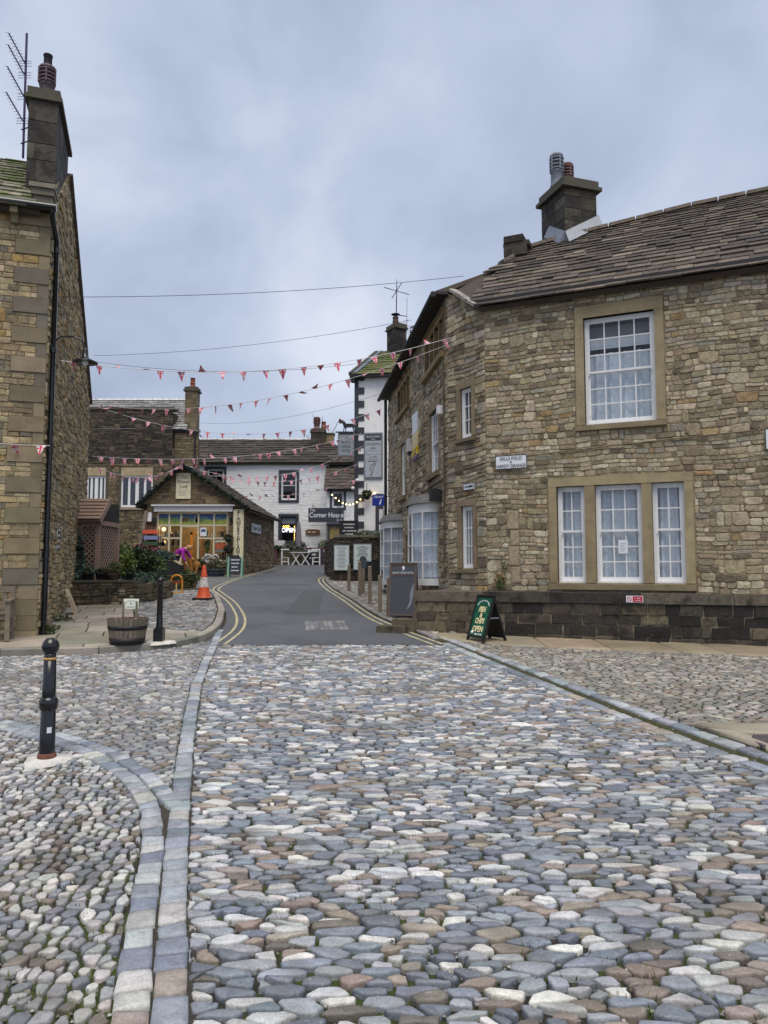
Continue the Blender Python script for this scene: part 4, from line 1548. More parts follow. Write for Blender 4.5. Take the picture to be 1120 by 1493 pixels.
def pot(parent, x, y, z, r, h, matl, louvre=True):
    mb = MB()
    prof = [(r * 1.15, 0), (r * 1.1, .04), (r, .08), (r * .95, h * .42), (r * 1.06, h * .44), (r * 1.06, h * .48), (r * .95, h * .5)]
    mb.lathe(x, y, prof, 16, z=z)
    if louvre:
        zz = h * .5
        for k in range(4):
            mb.lathe(x, y, [(r * .7, zz), (r * 1.15, zz + .005), (r * 1.15, zz + h * .05), (r * .7, zz + h * .085)], 16, z=z)
            zz += h * .105
        for k in range(5):
            a = k * 2 * math.pi / 5
            mb.bar((x + r * 1.1 * math.cos(a), y + r * 1.1 * math.sin(a), z + h * .48), (x + r * 1.1 * math.cos(a), y + r * 1.1 * math.sin(a), z + h * .92), .03, .03)
        mb.lathe(x, y, [(r * 1.12, h * .9), (r * 1.1, h * .95), (r * .75, h)], 16, z=z)
    else:
        mb.lathe(x, y, [(r * .95, h * .5), (r * .9, h * .95), (r * 1.05, h * .97), (r * 1.05, h)], 16, z=z)
    return mb.build('chimney_pot', matl, parent)
M_POTG = mat('grey_clay_pot', S(112, 118, 132), .6)
M_POTR = mat('dark_red_clay_pot', S(104, 76, 74), .65)
M_TERRA = mat('terracotta_pot', S(150, 88, 66), .75)
PAL_CHIM = [(S(72, 66, 57), 3), (S(60, 55, 48), 3), (S(88, 81, 70), 1.3), (S(48, 44, 40), 2)]
ang1 = math.atan2(f1.U.y, f1.U.x)
rc_ = Vector((4.12, 15.98, 0))
ch = chimney(house, (rc_.x, rc_.y), R(18), 0.80, 0.98, 7.9, 10.08, PAL_CHIM, M_DARKSTONE)
pot(ch, rc_.x - .26, rc_.y - .05, 10.09, .135, .78, M_POTG)
pot(ch, rc_.x + .02, rc_.y + .12, 10.09, .12, .66, M_POTR)
cx_ = Vector((math.cos(R(18)), math.sin(R(18)), 0)); cy_ = Vector((-math.sin(R(18)), math.cos(R(18)), 0))
def _ck(a, b, z):
    return rc_ + cx_ * a + cy_ * b + Vector((0, 0, z))
fl_ = MB()
def onroof(a, b):
    q = _ck(a, b, 0)
    d = q - fr1.O
    # height of the roof plane over q
    z = fr1.O.z - (fr1.N.x * d.x + fr1.N.y * d.y) / fr1.N.z
    return Vector((q.x, q.y, z + .09))
for (a0_, b0_), (a1_, b1_) in (((-.42, -.51), (.42, -.51)), ((-.42, .1), (-.42, -.51))):
    da, db = (0, -.16) if b0_ == b1_ else (-.16, 0)
    p0, p1 = onroof(a0_, b0_), onroof(a1_, b1_)
    q0, q1 = onroof(a0_ + da, b0_ + db), onroof(a1_ + da, b1_ + db)
    up_ = Vector((0, 0, .2))
    fl_.hexa([q0, q1, p1, p0, p0 + up_ + (q0 - p0) * .12, p1 + up_ + (q1 - p1) * .12, p1 + up_, p0 + up_])
fl_.build('lead_flashing', M_LEAD, ch)
# low broken stack at the hip
lc = fr1.p(.28, 2.75, 0)
lo = MB()
for k, (dx, dz, w_, h_) in enumerate(((0, 0, .5, .2), (.02, .2, .56, .1), (-.04, .3, .42, .14))):
    lo.fbox(Fr((lc.x + dx, lc.y, lc.z - .1 + dz), f1.U, (0, 0, 1)), -w_ / 2, w_ / 2, 0, h_, -.25, .25, pick(PAL_CHIM))
lo.build('low_stack', M_DARKSTONE, house)

# plinth wall along the foot of the house
PAL_PL = [(S(56, 52, 46), 3), (S(74, 68, 58), 2.2), (S(38, 36, 34), 2.4), (S(104, 96, 78), 1.0), (S(90, 82, 66), 1.0)]
fp = wallfr(PLA, (8.9, _pl(8.9)))
plin = thing('plinth_wall', 'low blackened sandstone plinth wall with ledge below the lace-curtained windows', 'wall', (3.0, 13.2, hg(13)))
PT = 1.2
wp = MB()
for i in range(12):
    a, b = fp.L * i / 12, fp.L * (i + 1) / 12
    q = lambda u, z, w: fp.p(u, z, w)
    wp.fbox(fp, a, b, 0.1, PT - .1, -.9, 0)
wp = wp.build('wall_body', mat('plinth_mortar', S(128, 120, 102), .95, var=.35, scale=6, bump=.6, stains=((2.5, S(50, 48, 42), .46, .6, .85),)), plin)
pw = Pieces(wp, 'stone', M_DARKSTONE, 'small_stones', limit=300)
z = 0.22
for h_ in (0.24, 0.2, 0.16, 0.2):
    u = -.02
    while u < fp.L:
        w_ = random.uniform(.22, .6)
        if u > 2.6 and z < .5 and random.random() < .3:
            w_ *= .6
        g_ = random.uniform(.006, .016)
        J = lambda: random.uniform(-.014, .014)
        pal = PAL_PL if u > 1.2 else [(S(112, 102, 82), 2), (S(92, 84, 68), 2), (S(78, 70, 58), 1)]
        pw.add(stone_piece(fp, [(u + g_, z + g_ + J()), (u + w_ - g_, z + g_ + J()), (u + w_ - g_ + J(), z + h_ - g_ + J()), (u + g_ + J(), z + h_ - g_ + J())], 0, pick(pal), random.uniform(.012, .03), .05))
        u += w_
    z += h_
pw.flush()
u = -.04
while u < fp.L:
    w_ = random.uniform(.9, 1.5)
    MB().fbox(fp, u + .004, min(u + w_, fp.L) - .004, PT - .18, PT - .0 + random.uniform(-.006, .006), -.75, .05, pick([(S(96, 90, 76), 2), (S(70, 66, 58), 2), (S(52, 50, 46), 1.2)])).build('coping', M_DARKSTONE, plin)
    u += w_
MB().fbox(fp, -.05, -.0, .15, PT - .2, -.7, -.0, S(96, 88, 70)).build('wall_end', M_DARKSTONE, plin)
# rough steps at its foot by the road
stp = thing('stone_step', 'worn stone step block at the foot of the plinth beside the road', 'step', (.35, 14.1, hg(14)))
MB().fbox(fp, -.5, -.06, hg(14) - .05, hg(14) + .24, -.5, -.02, S(96, 88, 70)).build('tread', M_DARKSTONE, stp)
MB().fbox(fp, -.75, -.2, hg(14) - .05, hg(14) + .12, -.3, .16, S(84, 78, 64)).build('lower_tread', M_DARKSTONE, stp)

# street-name plate and small signs
def plate(name, label, cat, fr, u0, u1, z0, z1, w, th, bg, rim=None, rw=.012, loc=None, group=None):
    c = fr.p((u0 + u1) / 2, z0, w)
    t = thing(name, label, cat, tuple(c), group)
    MB().fbox(fr, u0, u1, z0, z1, w, w + th).build('panel', bg, t)
    if rim:
        r_ = MB()
        for (a, b, c_, d) in ((u0, u1, z0, z0 + rw), (u0, u1, z1 - rw, z1), (u0, u0 + rw, z0 + rw, z1 - rw), (u1 - rw, u1, z0 + rw, z1 - rw)):
            r_.fbox(fr, a, b, c_, d, w + th - .004, w + th + .004)
        r_.build('border', rim, t)
    return t
M_SIGNW = mat('enamel_white', S(226, 230, 238), .3, var=.03, bump=0)
M_INK = mat('sign_ink', S(26, 28, 32), .5, var=.05, bump=0)
M_RED = mat('sign_red', S(186, 24, 52), .4, var=.05, bump=0)
t = plate('street_sign', 'white street name plate GILLS FOLD and HARDY GRANGE on the rubble wall', 'street sign', f1, .20, .80, 3.47, 3.73, .04, .02, M_SIGNW, M_INK)
text(t, 'GILLS FOLD', f1, .5, 3.665, .066, .085, M_INK, .95)
text(t, '&', f1, .5, 3.60, .066, .06, M_INK)
text(t, 'HARDY GRANGE', f1, .5, 3.525, .066, .085, M_INK, .85)
t = plate('street_sign', 'small white name plate on the canted corner of the stone house', 'street sign', f2, .3, .66, 3.14, 3.28, .04, .015, M_SIGNW, M_INK)
marks(t, 'x' * 9, f2, .48, 3.21, .058, .06, M_INK, .8)
t = plate('wall_sign', 'white sign plate on the house wall at the right picture edge', 'sign', f1, 4.74, 5.1, 3.55, 3.9, .04, .02, M_SIGNW, M_INK)
_cu = f1.p(2.63, 0, 0)
_uu = (Vector((_cu.x, _cu.y, 0)) - fp.O).dot(fp.U)
t = plate('warning_sign', 'small red and white warning plate on the black plinth coping', 'sign', fp, _uu - .14, _uu + .13, PT - .155, PT - .045, .052, .006, M_SIGNW)
MB().fbox(fp, _uu - .035, _uu + .12, PT - .147, PT - .053, .0582, .0605).build('red_field', M_RED, t)
marks(t, 'x' * 10, fp, _uu + .042, PT - .085, .061, .018, M_SIGNW, .9)
marks(t, 'x' * 11, fp, _uu + .042, PT - .12, .061, .018, M_SIGNW, .8)
rgm = MB()
cpt = fp.p(_uu - .088, PT - .1, .0605)
for k in range(16):
    a, b = k * math.pi / 8, (k + 1) * math.pi / 8
    rgm.bar(cpt + fp.U * .036 * math.cos(a) + fp.V * .036 * math.sin(a), cpt + fp.U * .036 * math.cos(b) + fp.V * .036 * math.sin(b), .008, .003, up=fp.N)
rgm.bar(cpt - fp.U * .026 + fp.V * .026, cpt + fp.U * .026 - fp.V * .026, .008, .003, up=fp.N)
rgm.build('pictogram', M_RED, t)
# notice taped inside the middle window
t = plate('paper_notice', 'white paper notice taped inside the middle ground-floor window', 'notice', f1, 2.37, 2.53, 1.88, 2.12, -.128, .002, M_SIGNW)
for k in range(6):
    MB().fbox(f1, 2.40, 2.50 - .02 * (k % 3), 2.05 - k * .027, 2.057 - k * .027, -.126, -.1255).build('print_line', M_GREYP, t)
# cables and fixtures on the wall
cb = MB()
cb.tube([f1.p(.0, 3.62, .045), f1.p(1.2, 3.72, .045), f1.p(2.6, 3.80, .045), f1.p(4.0, 3.86, .045), f1.p(6.5, 3.95, .045)], .012, 5)
cb.tube([f2.p(0, 3.62, .045), f2.p(f2.L, 3.52, .045), f3.p(.2, 3.5, .045), f3.p(2.6, 3.45, .05), f3.p(5, 3.35, .05), f3.p(9, 3.2, .05)], .012, 5)
cb.tube([f3.p(.25, 7.0, .05), f3.p(.22, 3.5, .05), f3.p(.25, 1.4, .05)], .018, 5)
cb.build('wall_cable', mat('stone_coloured_cable', S(104, 94, 78), .8), house)
fx = thing('floodlight', 'white wall-mounted sensor light beside the tall sash window', 'light', tuple(f3.p(.5, 4.95, .1)))
MB().fbox(f3, .38, .56, 4.88, 5.06, .0, .14).build('housing', M_WHITE, fx)
MB().tube([f3.p(.56, 4.98, .08), f3.p(.8, 4.95, .16)], .02, 6).ball(f3.p(.82, 4.95, .17), .04, 8).build('arm', M_BLACKM, fx)
fx = thing('wall_speaker', 'black box fitting above the near bow window', 'fitting', tuple(f3.p(.6, 3.1, .1)))
MB().fbox(f3, .55, .8, 3.05, 3.3, .02, .26).build('case', M_BLACKM, fx)
MB().fbox(f3, .6, .75, 3.1, 3.25, 0, .02).build('bracket', M_IRON, fx)
fx = thing('alarm_box', 'grey alarm box beside the yellow and white board', 'alarm box', tuple(f3.p(4.75, 4.9, .1)))
MB().fbox(f3, 4.6, 4.85, 4.75, 5.1, 0, .12).build('case', M_WHITE2, fx)
MB().fbox(f3, 4.66, 4.79, 4.66, 4.75, .02, .09).build('sounder', M_IRON, fx)
t = thing('estate_board', 'tall white and yellow board fixed to the street side of the house', 'sign', tuple(f3.p(3.85, 4.5, .1)))
MB().fbox(f3, 3.45, 4.2, 5.1, 5.6, .03, .07).build('white_field', M_SIGNW, t)
MB().fbox(f3, 3.45, 4.2, 4.72, 5.098, .03, .07).build('cream_field', mat('sign_cream', S(226, 206, 150), .4, bump=0), t)
MB().fbox(f3, 3.45, 4.2, 4.5, 4.718, .03, .07).build('yellow_field', mat('sign_yellow', S(232, 196, 16), .4, bump=0), t)
MB().fbox(f3, 3.45, 4.2, 4.4, 4.498, .03, .07).build('purple_strip', mat('sign_purple', S(86, 74, 112), .4, bump=0), t)
marks(t, 'x' * 8, f3, 3.82, 4.64, .071, .1, M_INK, 1)
marks(t, 'x' * 6, f3, 3.82, 4.55, .071, .1, M_INK, 1)
# weed growing from the wall foot
wd = thing('wall_weed', 'straggly green weed growing from the foot of the rubble wall', 'plant', tuple(f1.p(.3, 1.2, .1)))
PAL_GREEN = [(S(62, 78, 34), 2), (S(78, 92, 40), 2), (S(46, 60, 30), 2), (S(96, 108, 52), 1)]
MB().tube([f1.p(.26, 1.2, .1), f1.p(.3, 1.45, .12), f1.p(.38, 1.75, .1)], [.008, .006, .003], 5).build('stem', mat('stem_green', S(78, 82, 42), .8), wd)
lf = leaves(tuple(f1.p(.28, 1.36, .12)), (.09, .09, .16), 90, .035, PAL_GREEN)
leaves(tuple(f1.p(.36, 1.66, .1)), (.06, .05, .12), 40, .03, PAL_GREEN, mb=lf)
lf.build('foliage', M_LEAF, wd)

# ------------------------------------------------------------------ tall stone house on the left
PAL_LFT = [(S(140, 126, 98), 3), (S(156, 140, 108), 3), (S(126, 114, 90), 2), (S(150, 124, 80), 0.9), (S(172, 156, 126), 1.5), (S(120, 112, 98), 1)]
PAL_LFT = [(tuple(v * 1.2 for v in c), w) for c, w in PAL_LFT]
gdir = Vector((-0.3045, 0.9525))
GA = L0
GB = (L0[0] + gdir.x * 9.5, L0[1] + gdir.y * 9.5)
LF = (L0[0] - 0.9525 * 5, L0[1] - 0.3045 * 5)
tall = thing('gabled_house', 'tall coursed stone house with big quoins, gable chimney and mossy slate roof', 'house', (L0[0] - 1.5, L0[1] + 3, hg(14)))
g1 = wallfr(GA, GB, toward=(0, 14))
g0 = wallfr(GA, LF, toward=(-6, 0))
EZ, RIZ, RS = 7.95, 9.75, 2.25
wg = backing(g1, 0, 9.5, 0.2, 6.55, [(5.6, 5.85, 3.5, 4.7)], M_MORTAR, tall, extra=[(0, 6.55), (9.5, 6.55), (RS, RIZ), (0, EZ)])
sg = Pieces(wg, 'stone', M_STONE, 'small_stones', limit=150)
rubble(sg, g1, 0.0, 9.5, 0.2, RIZ, [(5.45, 6.0, 3.4, 4.85)], PAL_LFT, band=(0.18, 0.3), wid=(0.14, 0.42), depth=(0.02, 0.06), clip=[(0.02, 0), (9.5, 0), (9.5, 6.5), (RS, RIZ - .04), (0.02, EZ)])
sg.flush()
surround(tall, g1, (5.6, 5.85, 3.5, 4.7), .12, .15, .1)
MB().fbox(g1, 5.6, 5.85, 3.5, 4.7, -.25, -.2).build('window', M_NAVY, tall)
wf = backing(g0, 0, 5, 0.2, EZ, [], M_MORTAR, tall)
sf = Pieces(wf, 'stone', M_STONE, 'small_stones', limit=250)
# quoins: long and short work
qz = 0.3
qh = []
k = 0
while qz < EZ - .25:
    big = k % 2 == 0
    h_ = 0.27 if big else 0.25
    w_ = 0.54 if big else 0.16
    if qz < 1.2:
        w_ = 0.44 if big else .30
    qh.append((0, w_, qz, qz + h_))
    j = [(0.0 + .004, qz + .005), (w_ - .005, qz + .005), (w_ - .005, qz + h_ - .005), (.004, qz + h_ - .005)]
    mb = MB().fbox(g0, .0 - .012, w_ - .004, qz + .004, qz + h_ - .004, -.1, .034 if big and qz > 1.2 else .018, pick([(S(136, 123, 97), 2), (S(122, 111, 88), 2), (S(150, 136, 109), 1), (S(112, 105, 92), 1)]))
    mb.build('quoin', M_DRESSED, wf)
    qz += h_
    k += 1
rubble(sf, g0, 0.16, 5, 0.2, EZ, qh, PAL_LFT, band=(0.2, 0.27), wid=(0.10, 0.34), gap=0.012, depth=(0.01, 0.022), wob=0.004, tall=0.1, cutc=0.12)
sf.flush()
# roof
fV = Vector((gdir.x * RS, gdir.y * RS, RIZ - EZ + .05))
rfr = Fr(g0.p(-.05, EZ - .02, .22) + Vector((0, 0, -.12)), g0.U, fV, None)
if rfr.N.z < 0: rfr.N = -rfr.N
rl = fV.length + .28
rm = MB()
rm.add([rfr.p(0.2, 0, -.01), rfr.p(5, 0, -.01), rfr.p(5, rl, -.01), rfr.p(0.2, rl, -.01), rfr.p(0.2, 0, -.12), rfr.p(5, 0, -.12), rfr.p(5, rl, -.12), rfr.p(0.2, rl, -.12)],
       [(0, 1, 2, 3), (7, 6, 5, 4), (0, 1, 5, 4), (1, 2, 6, 5), (2, 3, 7, 6), (3, 0, 4, 7)])
apx = g1.p(RS, RIZ, 0)
re_ = g1.p(9.6, 6.5, 0)
U5 = g0.U * 5
rm.add([apx + Vector((0, 0, .03)), re_ + Vector((0, 0, .03)), re_ + U5, apx + U5, apx - Vector((0, 0, .1)), re_ - Vector((0, 0, .1))], [(0, 1, 2, 3), (0, 1, 5, 4)])
rmo = rm.build('roof', mat('roof_underside'), tall)
rs = Pieces(rmo, 'slate', M_MOSSLATE, 'small_slates')
slates(rs, rfr, 5, rl, [(S(122, 118, 100), 3), (S(104, 102, 88), 2), (S(140, 136, 118), 1)], expo=(0.27, 0.17), wid=(0.3, 0.6), clip=[(0.28, -.1), (5, -.1), (5, rl), (0.28, rl)])
rs.flush()
# verge edging stones seen along the rear slope
ve = MB()
for i in range(14):
    t0, t1 = i / 14, (i + 1) / 14
    ve.bar(apx.lerp(re_, t0) + g1.N * .03, apx.lerp(re_, t1 - .004) + g1.N * .03, .16, .07, jit(S(100, 92, 84), .15))
ve.build('verge_slates', M_SLATE, rmo)
# coping and kneeler at the front gable foot
cp = MB()
ca_, cb_ = g1.p(.3, EZ + .45, -.12), g1.p(.75, EZ + .8, -.12)
cp.bar(ca_, cb_, .34, .12, S(132, 128, 116))
cp.build('gable_coping', M_COPING, tall)
kn = MB()
kn.fbox(g1, .05, .5, EZ + .0, EZ + .34, -.3, .02, S(120, 114, 100))
kn.fbox(g1, -.04, .46, EZ + .34, EZ + .42, -.36, .06, S(128, 122, 108))
kn.fbox(g1, .0, .4, EZ + .22, EZ + .34, -.33, .04, S(112, 106, 92))
kn.build('kneeler', M_DRESSED, tall)
# chimney
cm = g1.p(1.42, 0, -.25)
chL = chimney(tall, (cm.x, cm.y), math.atan2(gdir.y, gdir.x), 1.8, .50, EZ + .3, 10.45, [(S(72, 68, 62), 3), (S(56, 53, 50), 2.5), (S(94, 89, 80), 1.0)], M_DARKSTONE, cap=.07, course=(.3, .45))
pc_ = g1.p(1.0, 0, -.27)
pt_ = pot(chL, pc_.x, pc_.y, 10.47, .135, .72, mat('purple_clay_pot', S(84, 70, 76), .6))
MB().lathe(pc_.x, pc_.y, [(.075, 0), (.075, .2), (.085, .21), (.085, .24)], 12, z=11.17).build('cowl', M_BLACKM, chL)
MB().lathe(pc_.x, pc_.y, [(.22, 0), (.2, .03), (.15, .07)], 12, z=10.45).build('flaunching', M_COPING, chL)
# gutter, brackets, downpipes
gu = MB()
gu.tube([g0.p(-.12, EZ - .1, .24), g0.p(5, EZ - .1, .24)], .07, 10)
gu.fbox(g0, -.05, 5, EZ - .12, EZ - .02, .0, .2)
gu.build('gutter', M_BLACK, tall)
for u in (.55, 1.5, 2.5):
    kb = MB()
    kb.fbox(g0, u - .06, u + .06, EZ - .26, EZ - .14, 0, .24, S(140, 130, 104)); kb.fbox(g0, u - .055, u + .055, EZ - .4, EZ - .26, 0, .13, S(128, 118, 94))
    kb.build('corbel', M_DRESSED, tall)
dp = MB()
dp.tube([g0.p(-.06, EZ - .12, .24), g0.p(-.06, EZ - .3, .2), g1.p(.16, EZ - .55, .1), g1.p(.16, 4, .1), g1.p(.16, .45, .1)], .045, 10)
for z in (7.2, 5.4, 3.6, 1.8):
    dp.tube([g1.p(.16, z, .1), g1.p(.16, z + .09, .1)], .06, 10)
dp.build('downpipe', M_BLACK, tall)
dp = MB()
dp.tube([g1.p(.42, 3.3, .08), g1.p(.42, .6, .08), g1.p(.46, .52, .14)], .04, 8)
dp.tube([g1.p(.42, 4.6, .06), g1.p(.42, 3.95, .06)], .05, 8)
dp.build('waste_pipe', M_BLACKM, tall)
# closing walls
cl = MB()
gb, lf_ = Vector((GB[0], GB[1], 0)), g0.U * 5
cl.add([gb + Vector((0, 0, .2)), gb + lf_ + Vector((0, 0, .2)), gb + lf_ + Vector((0, 0, 6.5)), gb + Vector((0, 0, 6.5))], [(0, 1, 2, 3)])
cl.build('rear_wall', M_MORTAR, tall)

# house name plate on the gable
t = plate('house_plaque', 'small black and white house plaque on the gable beside the porch', 'sign', g1, 2.3, 2.75, 2.0, 2.45, .03, .02, M_SIGNW, M_INK, .03)
for k in range(3):
    MB().fbox(g1, 2.37, 2.68, 2.31 - k * .11, 2.37 - k * .11, .0505, .053).build('print_line', M_INK, t)

# swan-neck wall lamp
lb = g1.p(.12, 5.55, .12)
lamp = thing('wall_lamp', 'black swan-neck wall lamp on the corner of the tall left house', 'lamp', tuple(lb))
pts = [lb + Vector((0, 0, .05)), lb + Vector((.12, -.02, .12)), lb + Vector((.35, -.04, .12)), lb + Vector((.5, -.05, .06)), lb + Vector((.56, -.05, -.06)), lb + Vector((.57, -.05, -.14))]
MB().tube(pts, .016, 8).build('arm', M_BLACK, lamp)
MB().tube([g1.p(.12, 5.45, .05), lb, lb + Vector((0, 0, .08))], .03, 8).build('bracket', M_BLACK, lamp)
e = pts[-1]
MB().lathe(e.x, e.y, [(.035, .04), (.05, 0), (.05, -.1), (.08, -.14), (.21, -.2), (.215, -.215), (.19, -.21), (.06, -.15)], 20, z=e.z).build('shade', M_BLACK, lamp)
MB().ball((e.x, e.y, e.z - .2), (.06, .06, .07), 10).build('bulb', M_SIGNW, lamp)

# television aerial on the chimney
ae = thing('tv_aerial', 'tall purple-grey aerial mast with four yagi antennas strapped to the left chimney', 'aerial', tuple(g1.p(1.2, 9.2, -.7)))
mb_ = g1.p(.9, 9.25, -.62)
mt_ = mb_ + Vector((-.02, 0, 2.45))
M_MAST = mat('mast_metal', S(66, 52, 92), .45, .4)
MB().tube([mb_, mt_], .022, 8).build('mast', M_MAST, ae)
for k, z in enumerate((1.85, 1.62, 1.2, .72)):
    o = mb_ + Vector((-.03, 0, z))
    tip = o + Vector((-.2, -.25, .42 if k < 3 else .4))
    y_ = MB().tube([o, tip], .012, 6)
    dd = (tip - o)
    for i in range(9):
        c = o + dd * (i / 9 + .1)
        l = .07 - .003 * i
        y_.bar(c - Vector((l, .02, 0)), c + Vector((l * (1 if k < 2 else .5), 0, 0)), .005, .005)
    for i in range(3):
        for s_ in (-1, 1):
            c = o + Vector((s_ * .06, 0, -.05 + i * .05))
            y_.bar(c - Vector((.06, 0, 0)), c + Vector((.06, 0, 0)), .006, .006)
    y_.build('antenna', M_MAST, ae)
br = MB()
for z in (.55, .28):
    br.tube([mb_ + Vector((-.05, 0, z)), g1.p(.8, mb_.z + z, -.54), g1.p(.7, mb_.z + z - .1, -.48)], .012, 6)
br.build('bracket', M_IRON, ae)
# ------------------------------------------------------------------ flower shop
def dome_room(parent, fr, u0, u1, z0, z1, d0, d1, matl, name='interior'):
    P = fr.p
    vs = [P(u0, z0, -d0), P(u1, z0, -d0), P(u1, z1, -d0), P(u0, z1, -d0), P(u0, z0, -d1), P(u1, z0, -d1), P(u1, z1, -d1), P(u0, z1, -d1)]
    return MB().add(vs, [(0, 1, 5, 4), (1, 2, 6, 5), (2, 3, 7, 6), (3, 0, 4, 7), (4, 5, 6, 7)]).build(name, matl, parent)

SX, SY = -10.6, 33.0
fs_ = wallfr((SX, SY), (-6.3, SY))
GZ = hg(SY)
shop = thing('flower_shop', 'small gabled stone flower shop with white glazed front lit from inside', 'shop', (-8.4, 35, GZ))
X = lambda x: x - SX
opening = (0.48, 3.62, GZ + .02, 4.14)
PAL_SHOP = [(S(122, 104, 78), 3), (S(108, 92, 70), 3), (S(138, 120, 92), 2), (S(92, 80, 64), 1.5)]
shape = [(0, 4.3), (0, 4.3)]
ws = backing(fs_, 0, fs_.L, GZ - .3, 4.5, [opening], M_MORTAR, shop, dep=.25, room=False, extra=[(-.2, 4.5), (fs_.L + .15, 4.5), (1.61, 6.12)])
sp = Pieces(ws, 'stone', M_STONE, 'small_stones', limit=120)
rubble(sp, fs_, 0, fs_.L, GZ - .2, 6.1, [(.4, 3.7, GZ, 4.5), (1.28, 1.98, 4.72, 5.92)], PAL_SHOP, band=(.2, .34), wid=(.2, .5), clip=[(0, GZ - .2), (fs_.L, GZ - .2), (fs_.L, 4.3), (1.61, 6.05), (0, 4.55)])
sp.flush()
side_ = wallfr((-6.3, SY), (-6.02, 40.2), toward=(0, 30))
wsd = backing(side_, 0, side_.L, GZ - .3, 4.4, [(5.4, 5.9, 2.9, 3.6)], M_MORTAR, shop)
sp = Pieces(wsd, 'stone', M_STONE, 'small_stones', limit=80)
rubble(sp, side_, 0, side_.L, GZ - .2, 4.4, [(5.3, 6.0, 2.8, 3.7)], PAL_SHOP, band=(.2, .34), wid=(.25, .6), depth=(.02, .06))
sp.flush()
MB().fbox(side_, 5.4, 5.9, 2.9, 3.6, -.2, -.15).build('side_window', M_NAVY, shop)
dome_room(shop, fs_, .3, 3.8, GZ, 4.3, .26, 3.2, mat('warm_wall', S(92, 76, 54), .8, var=.3, scale=4))
# roof
apx_, le_, re2 = Vector((-8.99, SY - .25, 6.25)), Vector((-11.0, SY - .25, 4.42)), Vector((-5.9, SY - .25, 4.22))
bkv = Vector((.25, 7.6, 0))
rr = MB()
tk = Vector((0, 0, -.1))
for e_ in (le_, re2):
    rr.add([apx_, e_, e_ + bkv, apx_ + bkv, apx_ + tk, e_ + tk, e_ + bkv + tk, apx_ + bkv + tk], [(0, 1, 2, 3), (4, 5, 6, 7), (0, 1, 5, 4), (1, 2, 6, 5), (2, 3, 7, 6)])
bb = bkv
rr.add([Vector((-10.6, 40.5, GZ)), Vector((-6.02, 40.5, GZ)), Vector((-6.02, 40.5, 4.3)), Vector((-8.8, 40.5, 6.1)), Vector((-10.6, 40.5, 4.4))], [(0, 1, 2, 3, 4)])
rr.add([Vector((SX, SY, GZ)), Vector((SX, 40.5, GZ)), Vector((SX, 40.5, 4.5)), Vector((SX, SY, 4.5))], [(0, 1, 2, 3)])
rro = rr.build('roof', M_DMORTAR, shop)
rs = Pieces(rro, 'slate', M_SLATE, 'small_slates', limit=120, minpx=7)
frs = Fr(re2 + Vector((0, 0, .01)), bkv, apx_ - re2, None)
if frs.N.z < 0: frs.N = -frs.N
slates(rs, frs, 7.5, (apx_ - re2).length, [(S(78, 71, 59), 2), (S(62, 56, 48), 2), (S(90, 82, 68), 1)], expo=(.34, .26), wid=(.35, .7))
rs.flush()
gl_ = MB()
PAL_GARL = [(S(26, 44, 34), 3), (S(36, 58, 42), 2), (S(18, 30, 26), 2)]
for e_ in (le_, re2):
    n = 26
    for i in range(n):
        c = apx_.lerp(e_, (i + .5) / n) + Vector((0, -.06, -.02))
        leaves(tuple(c), (.13, .1, .12), 26, .07, PAL_GARL, mb=gl_, shell=.3)
gl_.build('greenery_trim', M_LEAF, shop)
# fascia
fa = MB()
fa.fbox(fs_, .36, 3.86, 4.16, 4.4, .02, .16)
fa.fbox(fs_, .26, 3.98, 4.4, 4.47, .02, .26)
fa.build('fascia', M_WHITE2, shop)
# white shop front with its panes
xs = [X(v) for v in (-10.1, -9.59, -9.07, -8.29, -7.59, -6.99)]
zs = [2.06, 3.0, 3.58, 4.13]
fmb = MB()
for x_ in xs:
    fmb.fbox(fs_, x_ - .035, x_ + .035, GZ if x_ in (xs[2], xs[3]) else 1.9, 4.14, -.12, -.02)
for (a, b) in ((0, 1), (1, 2), (3, 4), (4, 5)):
    for z in (1.96, 2.98, 3.56, 4.1):
        fmb.fbox(fs_, xs[a] + .035, xs[b] - .035, z - .03, z + .03, -.115, -.025)
fmb.fbox(fs_, xs[2] + .035, xs[3] - .035, 3.48, 3.58, -.115, -.025)
fmb.fbox(fs_, xs[2] + .035, xs[3] - .035, 4.07, 4.13, -.115, -.025)
fmb.build('shop_front', M_CREAM, shop)
rz = MB()
rz.fbox(fs_, xs[0], xs[2], GZ, 1.92, -.1, -.03); rz.fbox(fs_, xs[3], xs[5], GZ, 1.92, -.1, -.03)
rz.build('stall_riser', mat('riser_paint', S(70, 66, 58), .7), shop)
for (a, b) in ((0, 1), (1, 2), (3, 4), (4, 5)):
    for z0_, z1_ in ((1.99, 2.95), (3.01, 3.53)):
        MB().fbox(fs_, xs[a] + .035, xs[b] - .035, z0_, z1_, -.08, -.074).build('pane', M_GLASS, shop)
